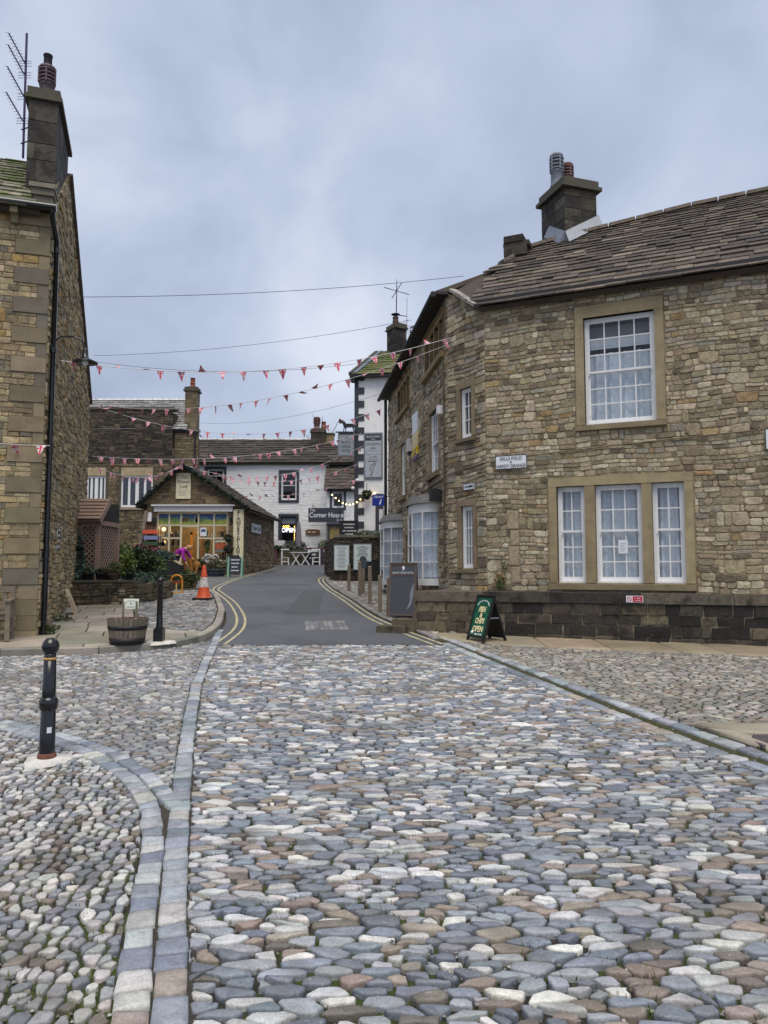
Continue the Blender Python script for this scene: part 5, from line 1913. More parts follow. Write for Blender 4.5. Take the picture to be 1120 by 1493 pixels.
# painted landscape panels over the windows
M_PANEL = mat('painted_panel', None, .6, var=.25, scale=7, bump=0)
def panel(a, b, k, seed):
    u0, u1, z0_, z1_ = a + .035, b - .035, 3.59, 4.07
    p_ = MB()
    p_.fbox(fs_, u0, u1, z0_, z1_, -.085, -.08, S(70, 96, 140))
    rnd = random.Random(seed)
    hs = [.62, .5, .34]
    cs = [S(96, 128, 128), S(106, 134, 70), S(146, 156, 72)]
    for li in range(3):
        pts = [(u0, z0_)]
        for i in range(9):
            t = i / 8
            pts.append((u0 + (u1 - u0) * t, z0_ + (z1_ - z0_) * (hs[li] + .16 * math.sin(t * 4 + rnd.random() * 2 + seed + li * 2))))
        pts.append((u1, z0_))
        w_ = -.0795 + li * .0012
        p_.add([fs_.p(u, z, w_) for u, z in pts], [tuple(range(len(pts)))], cs[li])
    if k:
        for i in range(12):
            u = u0 + (u1 - u0) * rnd.random()
            z = z0_ + (z1_ - z0_) * rnd.uniform(.15, .45)
            h_ = rnd.uniform(.12, .3)
            p_.fbox(fs_, u - .035, u + .035, z, z + h_, -.076, -.074, rnd.choice([S(206, 170, 80), S(230, 214, 150), S(110, 80, 50), S(60, 62, 70), S(226, 220, 206)]))
    p_.build('painted_panel', M_PANEL, shop)
for i, (a, b, k) in enumerate(((xs[0], xs[1], 0), (xs[1], xs[2], 0), (xs[2], xs[3], 1), (xs[3], xs[4], 0), (xs[4], xs[5], 0))):
    panel(a, b, k, i + 3)
# inside: door frame, shelves, pots, lamps
ins = MB()
ins.fbox(fs_, xs[2] + .1, xs[2] + .2, GZ, 3.3, -1.4, -1.3, S(190, 130, 50)); ins.fbox(fs_, xs[2] + .6, xs[2] + .7, GZ, 3.3, -1.4, -1.3, S(190, 130, 50)); ins.fbox(fs_, xs[2] + .1, xs[2] + .7, 3.2, 3.3, -1.4, -1.3, S(190, 130, 50))
for (a, b) in ((xs[0] + .06, xs[2] - .06), (xs[3] + .06, xs[5] - .06)):
    for z in (2.0, 2.62, 3.02):
        ins.fbox(fs_, a, b, z, z + .03, -.5, -.18, S(150, 130, 100))
        for q in range(9):
            u = random.uniform(a + .05, b - .05)
            h_ = random.uniform(.12, .34)
            ins.fbox(fs_, u - .05, u + .05, z + .03, z + .03 + h_, -.42, -.3, pick([(S(150, 80, 50), 1), (S(220, 214, 200), 2), (S(70, 96, 50), 2), (S(40, 34, 30), 2), (S(170, 140, 90), 1)]))
ins.build('stock', M_ATTR, shop)
lm = thing('shop_lamp', 'glowing warm bulb hanging inside the left shop window, upper one', 'lamp', tuple(fs_.p(.78, 3.36, -.6)))
M_BULB = glow('warm_bulb', (1.0, .6, .16), 3.2)
def bulb(u, z, label):
    t = thing('shop_lamp', label, 'lamp', tuple(fs_.p(u, z, -.4)))
    c = fs_.p(u, z, -.4)
    MB().ball(c, .085, 10).build('bulb', M_BULB, t)
    MB().tube([c + Vector((0, 0, .08)), c + Vector((0, 0, .3))], .01, 5).build('flex', M_BLACKM, t)
    ld = bpy.data.lights.new('bulb_light', 'POINT')
    ld.energy = 12
    ld.color = (1, .66, .3)
    ld.shadow_soft_size = .1
    lo_ = bpy.data.objects.new('bulb_light', ld)
    lo_.location = (0, 0, -.0)
    lo_.parent = t
    col.objects.link(lo_)
    lo_.location = (0, .25, .12)
bpy.data.objects.remove(lm)
bulb(.66, 3.40, 'glowing warm bulb in the left shop window, upper of two')
bulb(.66, 2.80, 'glowing warm bulb in the left shop window, lower of two')
ld = bpy.data.lights.new('ceiling_light', 'POINT'); ld.energy = 120; ld.color = (1, .76, .42); ld.shadow_soft_size = .2
lo_ = bpy.data.objects.new('ceiling_light', ld); col.objects.link(lo_); lo_.parent = shop
lo_.location = Vector(fs_.p(2.0, 3.9, -1.6)) - world_org(shop)
# signs on the shop
t = plate('shop_sign', 'cream upright board reading The Flower Loft in the shop gable', 'sign', fs_, 1.30, 1.96, 4.74, 5.9, .05, .03, mat('sign_cream_board', S(222, 214, 180), .5, bump=0), M_CREAM)
text(t, 'The', fs_, 1.63, 5.70, .083, .2, M_INK, 1, shear=.3)
text(t, 'Flower', fs_, 1.63, 5.50, .083, .22, M_INK, .9, shear=.3)
text(t, 'Loft', fs_, 1.63, 5.28, .083, .22, M_INK, 1, shear=.3)
for k in range(4):
    MB().fbox(fs_, 1.42, 1.84 - .08 * (k % 2), 5.08 - k * .07, 5.095 - k * .07, .0805, .083).build('print_line', M_GREYP, t)
t = plate('shop_sign', 'tall cream board lettered downwards FLOWERS N PLANTS at the shop corner', 'sign', fs_, 3.90, 4.36, 2.0, 4.26, .08, .05, mat('sign_cream_board'), M_CREAM)
z = 4.1
for c_ in ('F', 'L', 'O', 'W', 'E', 'R', 'S', 'N', 'P', 'L', 'A', 'N', 'T', 'S'):
    big = c_ in 'FP'
    s_ = .27 if (c_ == 'F' or c_ == 'P') else (.1 if (c_ == 'N' and z > 3) else .2)
    text(t, c_, fs_, 4.13, z, .133, s_, M_INK, 1.1, bold=.004)
    z -= s_ * .72 if s_ > .1 else .16
t = plate('shop_sign', 'grey lettered board on the side wall of the flower shop', 'sign', side_, 1.3, 3.4, 3.32, 3.75, .08, .04, mat('sign_palegrey', S(196, 200, 204), .5, bump=0), M_GREYP)
text(t, 'Flower Loft', side_, 2.35, 3.53, .123, .34, M_INK, 1.0, shear=.3)
# side alarm box and wall lamp
t = thing('alarm_box', 'white alarm box under the left eave of the flower shop', 'alarm box', tuple(fs_.p(.12, 3.9, .1)))
MB().fbox(fs_, -.02, .26, 3.72, 4.12, .02, .16).build('case', M_WHITE, t)
MB().fbox(fs_, .3, .44, 3.6, 3.9, .02, .14).build('lamp_box', M_BLACKM, t)
# timber prop against the wall
MB().bar((-10.9, 32.6, GZ), (-10.55, 32.85, 4.2), .14, .14).build('timber_prop', M_OAK, None, 'grey weathered timber prop leaning under the shop eave', 'timber', loc=(-10.9, 32.6, GZ))
# coloured crates stacked by the window
for k, (cc, lab) in enumerate(((S(206, 84, 60), 'orange-red tray topmost on the rack left of the shop window'), (S(120, 130, 170), 'blue tray second on the rack left of the shop window'), (S(50, 74, 48), 'dark green tray third on the rack left of the shop window'), (S(120, 74, 84), 'plum tray lowest on the rack left of the shop window'))):
    t = MB()
    z = 3.16 - k * .26
    u0 = -.02 + (.06 if k else 0)
    t.fbox(fs_, u0 + .3 - .3, u0 + .62, z, z + .02, .1, .45, cc)
    for a, b in ((u0, u0 + .02), (u0 + .6, u0 + .62)):
        t.fbox(fs_, a, b, z + .02, z + .17, .1, .45, cc)
    t.fbox(fs_, u0 + .02, u0 + .6, z + .02, z + .17, .43, .45, cc); t.fbox(fs_, u0 + .02, u0 + .6, z + .02, z + .17, .1, .12, cc)
    t.build('display_tray', M_ATTR, None, lab, 'tray', 'display trays by the shop', loc=tuple(fs_.p(.3, z, .25)))
rk = thing('display_rack', 'thin iron rack holding coloured trays beside the shop window', 'rack', tuple(fs_.p(.3, GZ, .3)))
for u in (-.05, .68):
    for w_ in (.12, .42):
        MB().tube([fs_.p(u, GZ, w_), fs_.p(u, 3.4, w_)], .012, 5).build('upright', M_IRON, rk)

# ------------------------------------------------------------------ dark stone building behind the shop
rear = thing('rear_building', 'dark weathered stone building behind the flower shop with a grey slate roof', 'building', (-14, 42, hg(41)))
RY = 40.6
fr_ = wallfr((-19, RY), (-10.45, RY))
XR = lambda x: x + 19
gz = hg(RY)
wn_ = [(XR(-14.5), XR(-12.75), 5.0, 6.75), (XR(-16.4), XR(-15.35), 5.0, 6.75)]
PAL_REAR = [(S(74, 66, 54), 3), (S(60, 54, 46), 3), (S(90, 80, 66), 2), (S(46, 42, 38), 1.5)]
PAL_REAR2 = [(S(120, 106, 82), 3), (S(104, 92, 72), 3), (S(136, 120, 94), 1.5)]
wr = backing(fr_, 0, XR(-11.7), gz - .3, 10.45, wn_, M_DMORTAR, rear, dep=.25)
sr = Pieces(wr, 'stone', M_DARKSTONE, 'small_stones', limit=100)
so = [(a - .15, b + .15, c - .2, d + .5) for a, b, c, d in wn_]
rubble(sr, fr_, 0, XR(-11.7), 7.4, 10.45, so, PAL_REAR, band=(.2, .32), wid=(.25, .6))
rubble(sr, fr_, 0, XR(-11.7), gz - .2, 7.4, so, PAL_REAR2, band=(.2, .32), wid=(.25, .6))
sr.flush()
for o in wn_:
    surround(rear, fr_, o, .0, .45, .14, colr=S(176, 158, 128))
    n = 4
    fm = MB()
    W = o[1] - o[0]
    fm.fbox(fr_, o[0], o[1], o[3] - .1, o[3], -.15, -.05); fm.fbox(fr_, o[0], o[1], o[2], o[2] + .12, -.15, -.05)
    for i in range(n + 1):
        x_ = o[0] + W * i / n
        ww_ = .09 if i in (0, 2, 4) else .06
        fm.fbox(fr_, max(o[0], x_ - ww_), min(o[1], x_ + ww_), o[2] + .12, o[3] - .1, -.15, -.055)
    wo = fm.build('window', M_WHITE, rear)
    for i in range(n):
        MB().fbox(fr_, o[0] + W * i / n + .07, o[0] + W * (i + 1) / n - .07, o[2] + .12, o[3] - .1, -.12, -.115).build('pane', M_GLASS, wo)
MB().fbox(fr_, 0, XR(-11.66), 10.45, 10.58, -.7, .06, S(84, 80, 72)).build('coping', M_COPING, rear)
# side pier, rear body and roof
pr = MB()
pr.box(-11.7, -10.5, RY + .25, RY + .8, gz - .3, 9.3)
pr.box(-11.7, -10.95, RY + .8, RY + 3.0, gz - .3, 9.3)
pr.box(-19, -11.7, RY + .4, RY + 4.6, 9.0, 10.3)
prs = pr.build('wing_wall', M_DMORTAR, rear)
sr = Pieces(prs, 'stone', M_STONE, 'small_stones', limit=40)
fr2 = wallfr((-11.68, RY + .25), (-10.35, RY + .25))
rubble(sr, fr2, 0, fr2.L, 5, 9.3, [], PAL_REAR2, band=(.2, .34), wid=(.25, .55))
sr.flush()
frr = Fr((-19.5, RY + .05, 9.35), (1, 0, 0), (0, 2.7, 2.25), None)
if frr.N.z < 0: frr.N = -frr.N
rm = MB()
rm.add([frr.p(0, 0), frr.p(8.55, 0), frr.p(8.55, 3.5), frr.p(0, 3.5), frr.p(0, 3.5) - Vector((0, 0, 2.2)), frr.p(8.55, 3.5) - Vector((0, 0, 2.2))], [(0, 1, 2, 3), (3, 2, 5, 4), (1, 5, 2)])
ro = rm.build('roof', M_DMORTAR, rear)
rs = Pieces(ro, 'slate', M_SLATE, 'small_slates', limit=150, minpx=7)
slates(rs, frr, 8.5, 3.5, [(S(128, 128, 128), 3), (S(112, 112, 112), 2), (S(146, 146, 144), 1.4)], expo=(.3, .22), wid=(.35, .6))
rs.flush()
rd = MB().bar(frr.p(0, 3.5, .05), frr.p(8.55, 3.5, .05), .25, .1)
rd.build('ridge_tiles', M_SLATE, ro)
MB().fbox(fr2, -.1, 1.45, 9.2, 9.33, .0, .14).build('gutter', M_BLACKM, rear)
MB().tube([(-10.5, RY + .1, 9.2), (-10.5, RY + .1, 5)], .05, 6).build('downpipe', M_BLACKM, rear)
cr = chimney(rear, (-10.85, RY + .75), 0, .66, .7, 9.0, 11.85, PAL_REAR2, M_STONE)
pot(cr, -10.85, RY + .75, 11.86, .14, .55, M_TERRA, False)

# ------------------------------------------------------------------ whitewashed cottage (café)
CY_ = 46.0
cot = thing('white_cottage', 'whitewashed stone cottage with dark window surrounds and stone slate roof', 'cottage', (-7, 48, hg(46)))
fc = wallfr((-13.5, CY_), (-3.45, CY_))
XC = lambda x: x + 13.5
gz = hg(CY_)
M_WWASH = mat('whitewashed_stone', S(234, 235, 236), .8, var=.05, scale=5, bump=.4, bscale=18, bdist=.02, stains=((.9, S(196, 198, 200), .54, .74, .4),))
cw = [(XC(-6.42), XC(-5.45), 5.9, 7.62), (XC(-6.42), XC(-5.45), 3.3, 4.88), (XC(-11.05), XC(-10.0), 6.95, 7.85)]
wc = backing(fc, 0, fc.L, gz - .3, 8.4, cw, M_WWASH, cot, dep=.25)
sc_ = Pieces(wc, 'stone', M_WWASH, 'painted_stones', limit=0)
rubble(sc_, fc, 0, fc.L, gz - .2, 8.35, [(a - .18, b + .18, c - .18, d + .18) for a, b, c, d in cw], [((1, 1, 1), 1)], band=(.25, .4), wid=(.3, .8), gap=.035, depth=(.004, .02))
sc_.flush()
for k, o in enumerate(cw):
    sm = MB()
    for (a, b, c, d) in ((o[0] - .15, o[1] + .15, o[3], o[3] + .16), (o[0] - .15, o[1] + .15, o[2] - .16, o[2]), (o[0] - .15, o[0], o[2], o[3]), (o[1], o[1] + .15, o[2], o[3])):
        sm.fbox(fc, a, b, c, d, -.2, .06)
    sm.build('window_surround', M_NAVY, cot)
    if k != 1:
        sash(cot, fc, o[0], o[1], o[2], o[3], 1 if k == 0 else 2, 1, 1, curtain=False, w=-.08, panes=True, fw=.07, horn=False, split=.55)
# lit café window with OPEN sign
o = cw[1]
fm = MB()
for (a, b, c, d) in ((o[0], o[1], o[3] - .08, o[3]), (o[0], o[1], o[2], o[2] + .08), (o[0], o[0] + .07, o[2], o[3]), (o[1] - .07, o[1], o[2], o[3]), (o[0], o[1], o[3] - .5, o[3] - .44)):
    fm.fbox(fc, a, b, c, d, -.14, -.08)
fmo = fm.build('cafe_window', M_NAVY, cot)
MB().fbox(fc, o[0] + .07, o[1] - .07, o[2] + .08, o[3] - .5, -.12, -.115).build('pane', M_GLASS, fmo)
MB().fbox(fc, o[0] + .07, o[1] - .07, o[3] - .44, o[3] - .08, -.12, -.1).build('blind', M_GREYP, fmo)
oo = thing('open_sign', 'white illuminated OPEN lettering in the café window', 'sign', tuple(fc.p((o[0] + o[1]) / 2, o[2] + .6, -.1)))
text(oo, 'OPEN', fc, (o[0] + o[1]) / 2, o[2] + .72, -.11, .36, glow('sign_white_light', (.9, .93, 1), 0.7), 1.0, bold=.012)
fl2 = thing('fairy_lights', 'amber fairy lights strung inside the café window', 'fairy lights', tuple(fc.p((o[0] + o[1]) / 2, o[2] + .8, -.2)))
M_FAIRY = glow('amber_bulb', (1, .5, .1), 6)
for i in range(22):
    t_ = i / 21
    u = o[0] + .12 + (o[1] - o[0] - .24) * t_ if i < 12 else o[1] - .14
    z = (o[3] - .62 + .06 * math.sin(i * 2)) if i < 12 else o[3] - .6 - (i - 12) * .1
    MB().ball(fc.p(u, z, -.2), .022, 6).build('bulb', M_FAIRY, fl2)
# café wing (lower roof) to the right
fw_ = wallfr((-3.45, 44.6), (-1.2, 44.6))
XW = lambda x: x + 3.45
gz = hg(44.6)
ww2 = [(XW(-3.15), XW(-2.42), 5.3, 6.3), (XW(-3.3), XW(-2.55), 2.5, 4.2)]
wwg = backing(fw_, 0, fw_.L, gz - .3, 6.5, ww2, M_WWASH, cot, name='wing_wall', dep=.2)
sc_ = Pieces(wwg, 'stone', M_WWASH, 'painted_stones', limit=0)
rubble(sc_, fw_, 0, fw_.L, gz - .2, 6.5, [(a - .14, b + .14, c - .14, d + .14) for a, b, c, d in ww2], [((1, 1, 1), 1)], band=(.25, .4), wid=(.3, .8), gap=.035, depth=(.004, .018))
sc_.flush()
MB().add([(-3.45, 44.6, gz), (-3.45, 46, gz), (-3.45, 46, 7.9), (-3.45, 44.6, 6.5)], [(0, 1, 2, 3)]).build('wing_side', M_WWASH, cot)
for o in ww2:
    sm = MB()
    for (a, b, c, d) in ((o[0] - .12, o[1] + .12, o[3], o[3] + .12), (o[0] - .12, o[1] + .12, o[2] - .12, o[2]), (o[0] - .12, o[0], o[2], o[3]), (o[1], o[1] + .12, o[2], o[3])):
        sm.fbox(fw_, a, b, c, d, -.15, .05)
    sm.build('window_surround', M_NAVY, cot)
o = ww2[0]
sash(cot, fw_, o[0], o[1], o[2], o[3], 1, 0, 1, curtain=False, w=-.06, fw=.08, horn=False)
o = ww2[1]
MB().fbox(fw_, o[0], o[1], o[2] + .9, o[3], -.1, -.09).build('painted_glow_pane', mat('painted_glow', S(150, 132, 84), .5, var=.5, scale=3, bump=0), cot)  # interior light painted into the pane colour; nothing shines behind it
MB().fbox(fw_, o[0], o[1], o[2], o[2] + .9, -.1, -.05).build('door_panel', M_NAVY, cot)
# roofs
frc = Fr((-13.7, CY_ - .25, 8.2), (1, 0, 0), (0, 3.2, 2.0), None)
if frc.N.z < 0: frc.N = -frc.N
lc_ = math.hypot(3.2, 2.0)
rm = MB()
rp = [(0, 0), (12.4, 0), (12.4, .75), (9.6, lc_), (0, lc_)]
rm.add([frc.p(u, v) for u, v in rp] + [frc.p(u, v, -.12) for u, v in rp], [tuple(range(5)), tuple(range(5, 10))[::-1]] + [(i, (i + 1) % 5, 5 + (i + 1) % 5, 5 + i) for i in range(5)])
rm.add([frc.p(0, lc_), frc.p(9.6, lc_), frc.p(12.4, .75), frc.p(12.4, .75) + Vector((0, 5, -1)), frc.p(0, lc_) + Vector((0, 3.4, -2))], [(0, 1, 4), (1, 2, 3), (1, 3, 4)])
rm.add([(-13.5, 46, gz), (-13.5, 52, gz), (-13.5, 52, 8.2), (-13.5, 49, 10.1), (-13.5, 46, 8.3)], [(0, 1, 2, 3, 4)])
rco = rm.build('roof', M_DMORTAR, cot)
PAL_CR = [(S(66, 61, 55), 3), (S(54, 50, 46), 3), (S(80, 74, 66), 1.2)]
rs = Pieces(rco, 'slate', M_SLATE, 'small_slates', limit=150, minpx=7)
slates(rs, frc, 12.4, lc_, PAL_CR, expo=(.42, .3), wid=(.4, .9), th=.045, clip=[(0, -.1), (12.4, -.1), (12.4, .75), (9.6, lc_), (0, lc_)])
rs.flush()
MB().bar(frc.p(0, lc_, .06), frc.p(9.6, lc_, .06), .28, .1).build('ridge_tiles', M_SLATE, rco)
MB().fbox(fc, 0, fc.L, 8.2, 8.34, .05, .2).build('gutter', M_BLACKM, cot)
frw = Fr((-3.6, 44.3, 6.4), (1, 0, 0), (0, 1.9, 1.75), None)
if frw.N.z < 0: frw.N = -frw.N
rm = MB()
rm.add([frw.p(0, 0), frw.p(2.9, 0), frw.p(2.9, 2.6), frw.p(0, 2.6), frw.p(0, 0, -.1), frw.p(2.9, 0, -.1)], [(0, 1, 2, 3), (0, 1, 5, 4)])
rwo = rm.build('wing_roof', M_DMORTAR, cot)
rs = Pieces(rwo, 'slate', M_SLATE, 'small_slates', limit=60, minpx=7)
slates(rs, frw, 2.9, 2.55, [(S(80, 73, 63), 2), (S(66, 60, 52), 2)], expo=(.34, .28), wid=(.35, .7), th=.04)
rs.flush()
MB().fbox(fw_, -.1, 2.4, 6.28, 6.42, .1, .32).build('gutter', M_BLACKM, cot)
cc_ = chimney(cot, (-4.3, 48.2), 0, .95, .9, 8.9, 10.75, PAL_CHIM, M_DARKSTONE, cap=.05)
pot(cc_, -4.42, 48.2, 10.75, .2, .85, M_POTR)
pot(cc_, -3.98, 48.3, 10.75, .16, .55, M_TERRA, False)
t = thing('side_chimney', 'plain square tan stone chimney just right of the cottage chimney', 'chimney', (-3.5, 48.6, 9))
MB().box(-3.85, -3.3, 48.2, 48.8, 8.5, 10.45).build('stack', mat('tan_stone', S(140, 122, 92), .85), t)
MB().box(-3.9, -3.25, 48.15, 48.85, 10.45, 10.55).build('cap', M_COPING, t)
# café signs
t = thing('cafe_sign', 'dark grey board reading The Corner House Cafe on the white cottage', 'sign', tuple(fc.p(9.8, 4.5, .1)))
fcs = wallfr((-13.5, 44.45), (0, 44.45))
MB().fbox(fcs, XC(-4.55), XC(-2.42), 4.42, 5.28, .0, .06).build('board', M_NAVY, t)
text(t, 'The', fcs, XC(-4.3), 5.14, .062, .24, M_SIGNW, .9)
text(t, 'Corner House', fcs, XC(-3.46), 4.84, .062, .42, M_SIGNW, .82, bold=.004)
text(t, 'Cafe', fcs, XC(-2.68), 4.54, .062, .2, M_SIGNW, .9)
for x_ in (-4.3, -2.8):
    MB().tube([(x_, 44.5, 5.28), (x_, 44.4, 5.45), (x_, 44.62 if x_ > -3.4 else 46, 5.5)], .02, 5).build('hanger', M_BLACKM, t)
t = thing('wooden_plaque', 'brown rustic oval wooden plaque below the café board', 'sign', tuple(fc.p(9.0, 3.8, .1)))
pm = MB()
pm.prism([fc.p(XC(-4.42) + .46 * math.copysign(abs(math.cos(a)) ** .5, math.cos(a)), 3.9 + .18 * math.copysign(abs(math.sin(a)) ** .7, math.sin(a)), .03) for a in [k * math.pi / 10 for k in range(20)]], fc.N * .06)
pm.build('plank', mat('rustic_wood', S(104, 72, 50), .8, var=.3, scale=6), t)
marks(t, 'x' * 9, fc, XC(-4.42), 3.9, .092, .16, M_CREAM, .7)

# ------------------------------------------------------------------ white inn with black quoins
HY = 31.0
inn = thing('white_inn', 'tall white rendered inn with black painted quoins and mossy roof', 'inn', (0.5, 32, hg(31)))
HA, HB = (-1.22, HY), (3.6, HY - .6)
fh = wallfr(HA, HB)
M_RENDER = mat('white_render', S(238, 238, 238), .8, var=.05, scale=3, bump=.25, bscale=25, stains=((.8, S(184, 186, 194), .55, .75, .5),))
ih = MB()
P = fh.p
ih.add([P(0, .8), P(fh.L, .8), P(fh.L, 9.85), P(0, 9.85)], [(0, 1, 2, 3)])
sv = Vector((1.1, 3.0, 0))
sd = [P(0, .8), P(0, .8) + sv * 2, P(0, 9.85) + sv * 2, P(0, 9.85) + sv + Vector((0, 0, 1.95)), P(0, 9.85)]
ih.add(sd, [tuple(range(5))])
ih.add([P(fh.L, .8), P(fh.L, .8) + sv * 2, P(fh.L, 9.85) + sv * 2, P(fh.L, 9.85)], [(0, 1, 2, 3)])
ih.add([P(0, .8) + sv * 2, P(fh.L, .8) + sv * 2, P(fh.L, 9.85) + sv * 2, P(0, 9.85) + sv * 2], [(0, 1, 2, 3)])
ih.build('wall', M_RENDER, inn)
z = 1.6
k = 0
while z < 9.8:
    h_ = min(.285, 9.8 - z)
    w_ = .39 if k % 2 == 0 else .14
    MB().fbox(fh, -.03, w_, z + .001, z + h_ - .001, -.05, .035).build('quoin', M_NAVY, inn)
    z += h_
    k += 1
frh = Fr(P(-.1, 9.8, .25), fh.U, sv + Vector((0, 0, 1.95)), None)
frh.V = (sv + Vector((0, 0, 1.95)) + fh.N * -.25).normalized()
frh.N = fh.U.cross(frh.V).normalized()
if frh.N.z < 0: frh.N = -frh.N
Lh = 3.8
rm = MB()
rm.add([frh.p(0, 0), frh.p(5.2, 0), frh.p(5.2, Lh), frh.p(0, Lh), frh.p(0, 0, -.15), frh.p(5.2, 0, -.15), frh.p(0, Lh, -.15)], [(0, 1, 2, 3), (0, 1, 5, 4), (0, 4, 6, 3)])
rm.add([frh.p(0, Lh), frh.p(5.2, Lh), frh.p(5.2, Lh) + sv - Vector((0, 0, 2)), frh.p(0, Lh) + sv - Vector((0, 0, 2))], [(0, 1, 2, 3)])
rho = rm.build('roof', M_DMORTAR, inn)
rs = Pieces(rho, 'slate', M_MOSSLATE, 'small_slates', limit=80, minpx=7)
slates(rs, frh, 5.1, Lh, [(S(104, 104, 66), 2), (S(88, 88, 58), 2), (S(116, 112, 84), 1)], expo=(.34, .24), wid=(.3, .6))
rs.flush()
vm = MB()
vm.bar(frh.p(.12, 0, .07), frh.p(.12, Lh, .07), .16, .06, m=0)
vm.bar(frh.p(-.08, 0, .03), frh.p(-.08, Lh, .03), .14, .14, m=1)
vm.build('verge', [M_LEAD, M_COPING], rho)
MB().fbox(fh, -.2, 5, 9.68, 9.82, .12, .3).build('gutter', M_BLACKM, inn)
MB().fbox(fh, -.16, .02, 9.5, 9.8, .0, .25).build('hopper', M_BLACKM, inn)
ct = frh.p(.75, Lh - .15, 0)
M_SOOT = mat('sooty_stone', None, .9, var=.35, scale=7, bump=.5, stains=((3, S(120, 110, 92), .6, .75, .5),))
ci = chimney(inn, (ct.x + .15, ct.y), R(30), .6, .78, 10.6, 12.9, [(S(30, 28, 28), 3), (S(44, 40, 38), 2), (S(76, 68, 58), .8)], M_SOOT, cap=.06)
pot(ci, ct.x + .1, ct.y, 12.91, .14, .38, M_POTR, False)
MB().lathe(ct.x + .1, ct.y, [(.2, .5), (.21, .52), (.1, .56)], 12, z=12.91).build('rain_cap', M_IRON, ci)
# aerials
a1 = thing('tv_aerial', 'tall thin mast with crossed rods on the inn chimney', 'aerial', (ct.x + .1, ct.y, 13.4))
mz = MB().tube([(ct.x + .12, ct.y, 12.4), (ct.x + .15, ct.y, 14.6), (ct.x + .16, ct.y, 15.1)], [.028, .022, .012], 6)
mz.build('mast', M_MAST, a1)
ad = MB()
c = Vector((ct.x + .15, ct.y, 14.55))
ad.bar(c - Vector((.6, .3, -.06)), c + Vector((.6, .3, -.06)), .025); ad.bar(c - Vector((.22, -.4, .2)), c + Vector((.22, -.4, .22)), .025)
c2 = c + Vector((0, 0, -1.15))
ad.bar(c2, c2 + Vector((.48, 0, -.06)), .03); c3 = c2 + Vector((.48, 0, 0))
ad.bar(c3 - Vector((0, 0, .85)), c3 + Vector((0, 0, .85)), .018)
for i in range(5):
    ad.bar(c3 + Vector((-.14, 0, -.25 - i * .12)), c3 + Vector((.05, 0, -.25 - i * .12)), .012)
ad.build('rods', M_MAST, a1)
a2 = thing('tv_aerial', 'small yagi aerial on a short mast right of the inn chimney', 'aerial', (ct.x + .75, ct.y, 12))
MB().tube([(ct.x + .72, ct.y, 11.4), (ct.x + .8, ct.y, 12.7)], .025, 6).build('mast', M_MAST, a2)
ad = MB()
c = Vector((ct.x + .8, ct.y, 12.75))
ad.bar(c - Vector((0, .1, 0)), c + Vector((.18, .5, .3)), .06)
for i in range(5):
    ad.bar(c + Vector((-.12, 0, -.28 + i * .1)), c + Vector((.32, 0, -.3 + i * .1)), .014)
ad.build('antenna', M_MAST, a2)
# painted sign panel, hanging sign with horse, library sign
UH = lambda x: (x + 1.22) * 1.008
t = thing('inn_panel', 'tall grey framed BLACK HORSE COUNTRY INN panel on the white wall', 'sign', tuple(P(.8, 5.4, .1)))
MB().fbox(fh, UH(-.84), UH(-.05), 5.38, 7.34, .02, .06).build('frame', M_GREYP, t)
MB().fbox(fh, UH(-.78), UH(-.11), 5.45, 7.27, .06, .075).build('panel', mat('panel_palegrey', S(168, 174, 182), .5, bump=0), t)
MB().fbox(fh, UH(-.78), UH(-.11), 7.0, 7.27, .0755, .082).build('header', M_NAVY, t)
text(t, 'BLACK HORSE', fh, UH(-.445), 7.16, .083, .11, M_SIGNW, .78)
text(t, 'HOTEL', fh, UH(-.445), 7.05, .083, .06, M_SIGNW, 1)
text(t, 'COUNTRY', fh, UH(-.445), 6.84, .077, .17, M_INK, .75)
text(t, 'INN', fh, UH(-.445), 6.67, .077, .12, M_INK, 1)
for k, z in enumerate((6.56, 6.4, 6.2)):
    MB().fbox(fh, UH(-.72), UH(-.17), z, z + .008, .0755, .079).build('rule', M_INK, t)
marks(t, 'x' * 9, fh, UH(-.445), 6.3, .077, .06, M_INK, 1)
marks(t, 'x' * 13, fh, UH(-.445), 6.12, .077, .06, M_INK, .9)
hd = [(-.10, -.3), (-.02, -.1), (.0, .1), (.1, .2), (.06, .3), (.02, .22), (-.06, .2), (-.12, .1), (-.16, .0), (-.1, -.02), (-.06, -.1)]
hm = MB()
for i in range(len(hd)):
    a, b = hd[i], hd[(i + 1) % len(hd)]
    hm.bar(fh.p(UH(-.44) + a[0], 5.78 + a[1], .078), fh.p(UH(-.44) + b[0], 5.78 + b[1], .078), .016, .004, up=fh.N)
hm.build('horse_head', M_INK, t)
t = thing('hanging_sign', 'grey hanging inn sign with a black horse figure on top', 'sign', (-1.6, HY - .1, 6.3))
fhs = Fr((-1.22, HY - .15, 0), (-1, 0, 0), (0, 0, 1))
MB().fbox(fhs, .03, .72, 6.32, 7.28, -.03, .03).build('frame', M_GREYP, t)
MB().fbox(fhs, .08, .67, 6.38, 7.22, .03, .038).build('panel', mat('panel_grey', S(140, 146, 154), .5, bump=0), t)
text(t, 'BLACK', fhs, .375, 6.92, .039, .15, M_INK, .85)
text(t, 'HORSE', fhs, .375, 6.74, .039, .15, M_INK, .85)
text(t, 'HOTEL', fhs, .375, 6.56, .039, .15, M_INK, .85)
MB().bar((-1.1, HY - .15, 7.36), (-2.05, HY - .15, 7.36), .05).build('bracket', M_BLACKM, t)
MB().fbox(fhs, .05, .7, 7.28, 7.33, -.05, .05).build('top_rail', M_BLACKM, t)
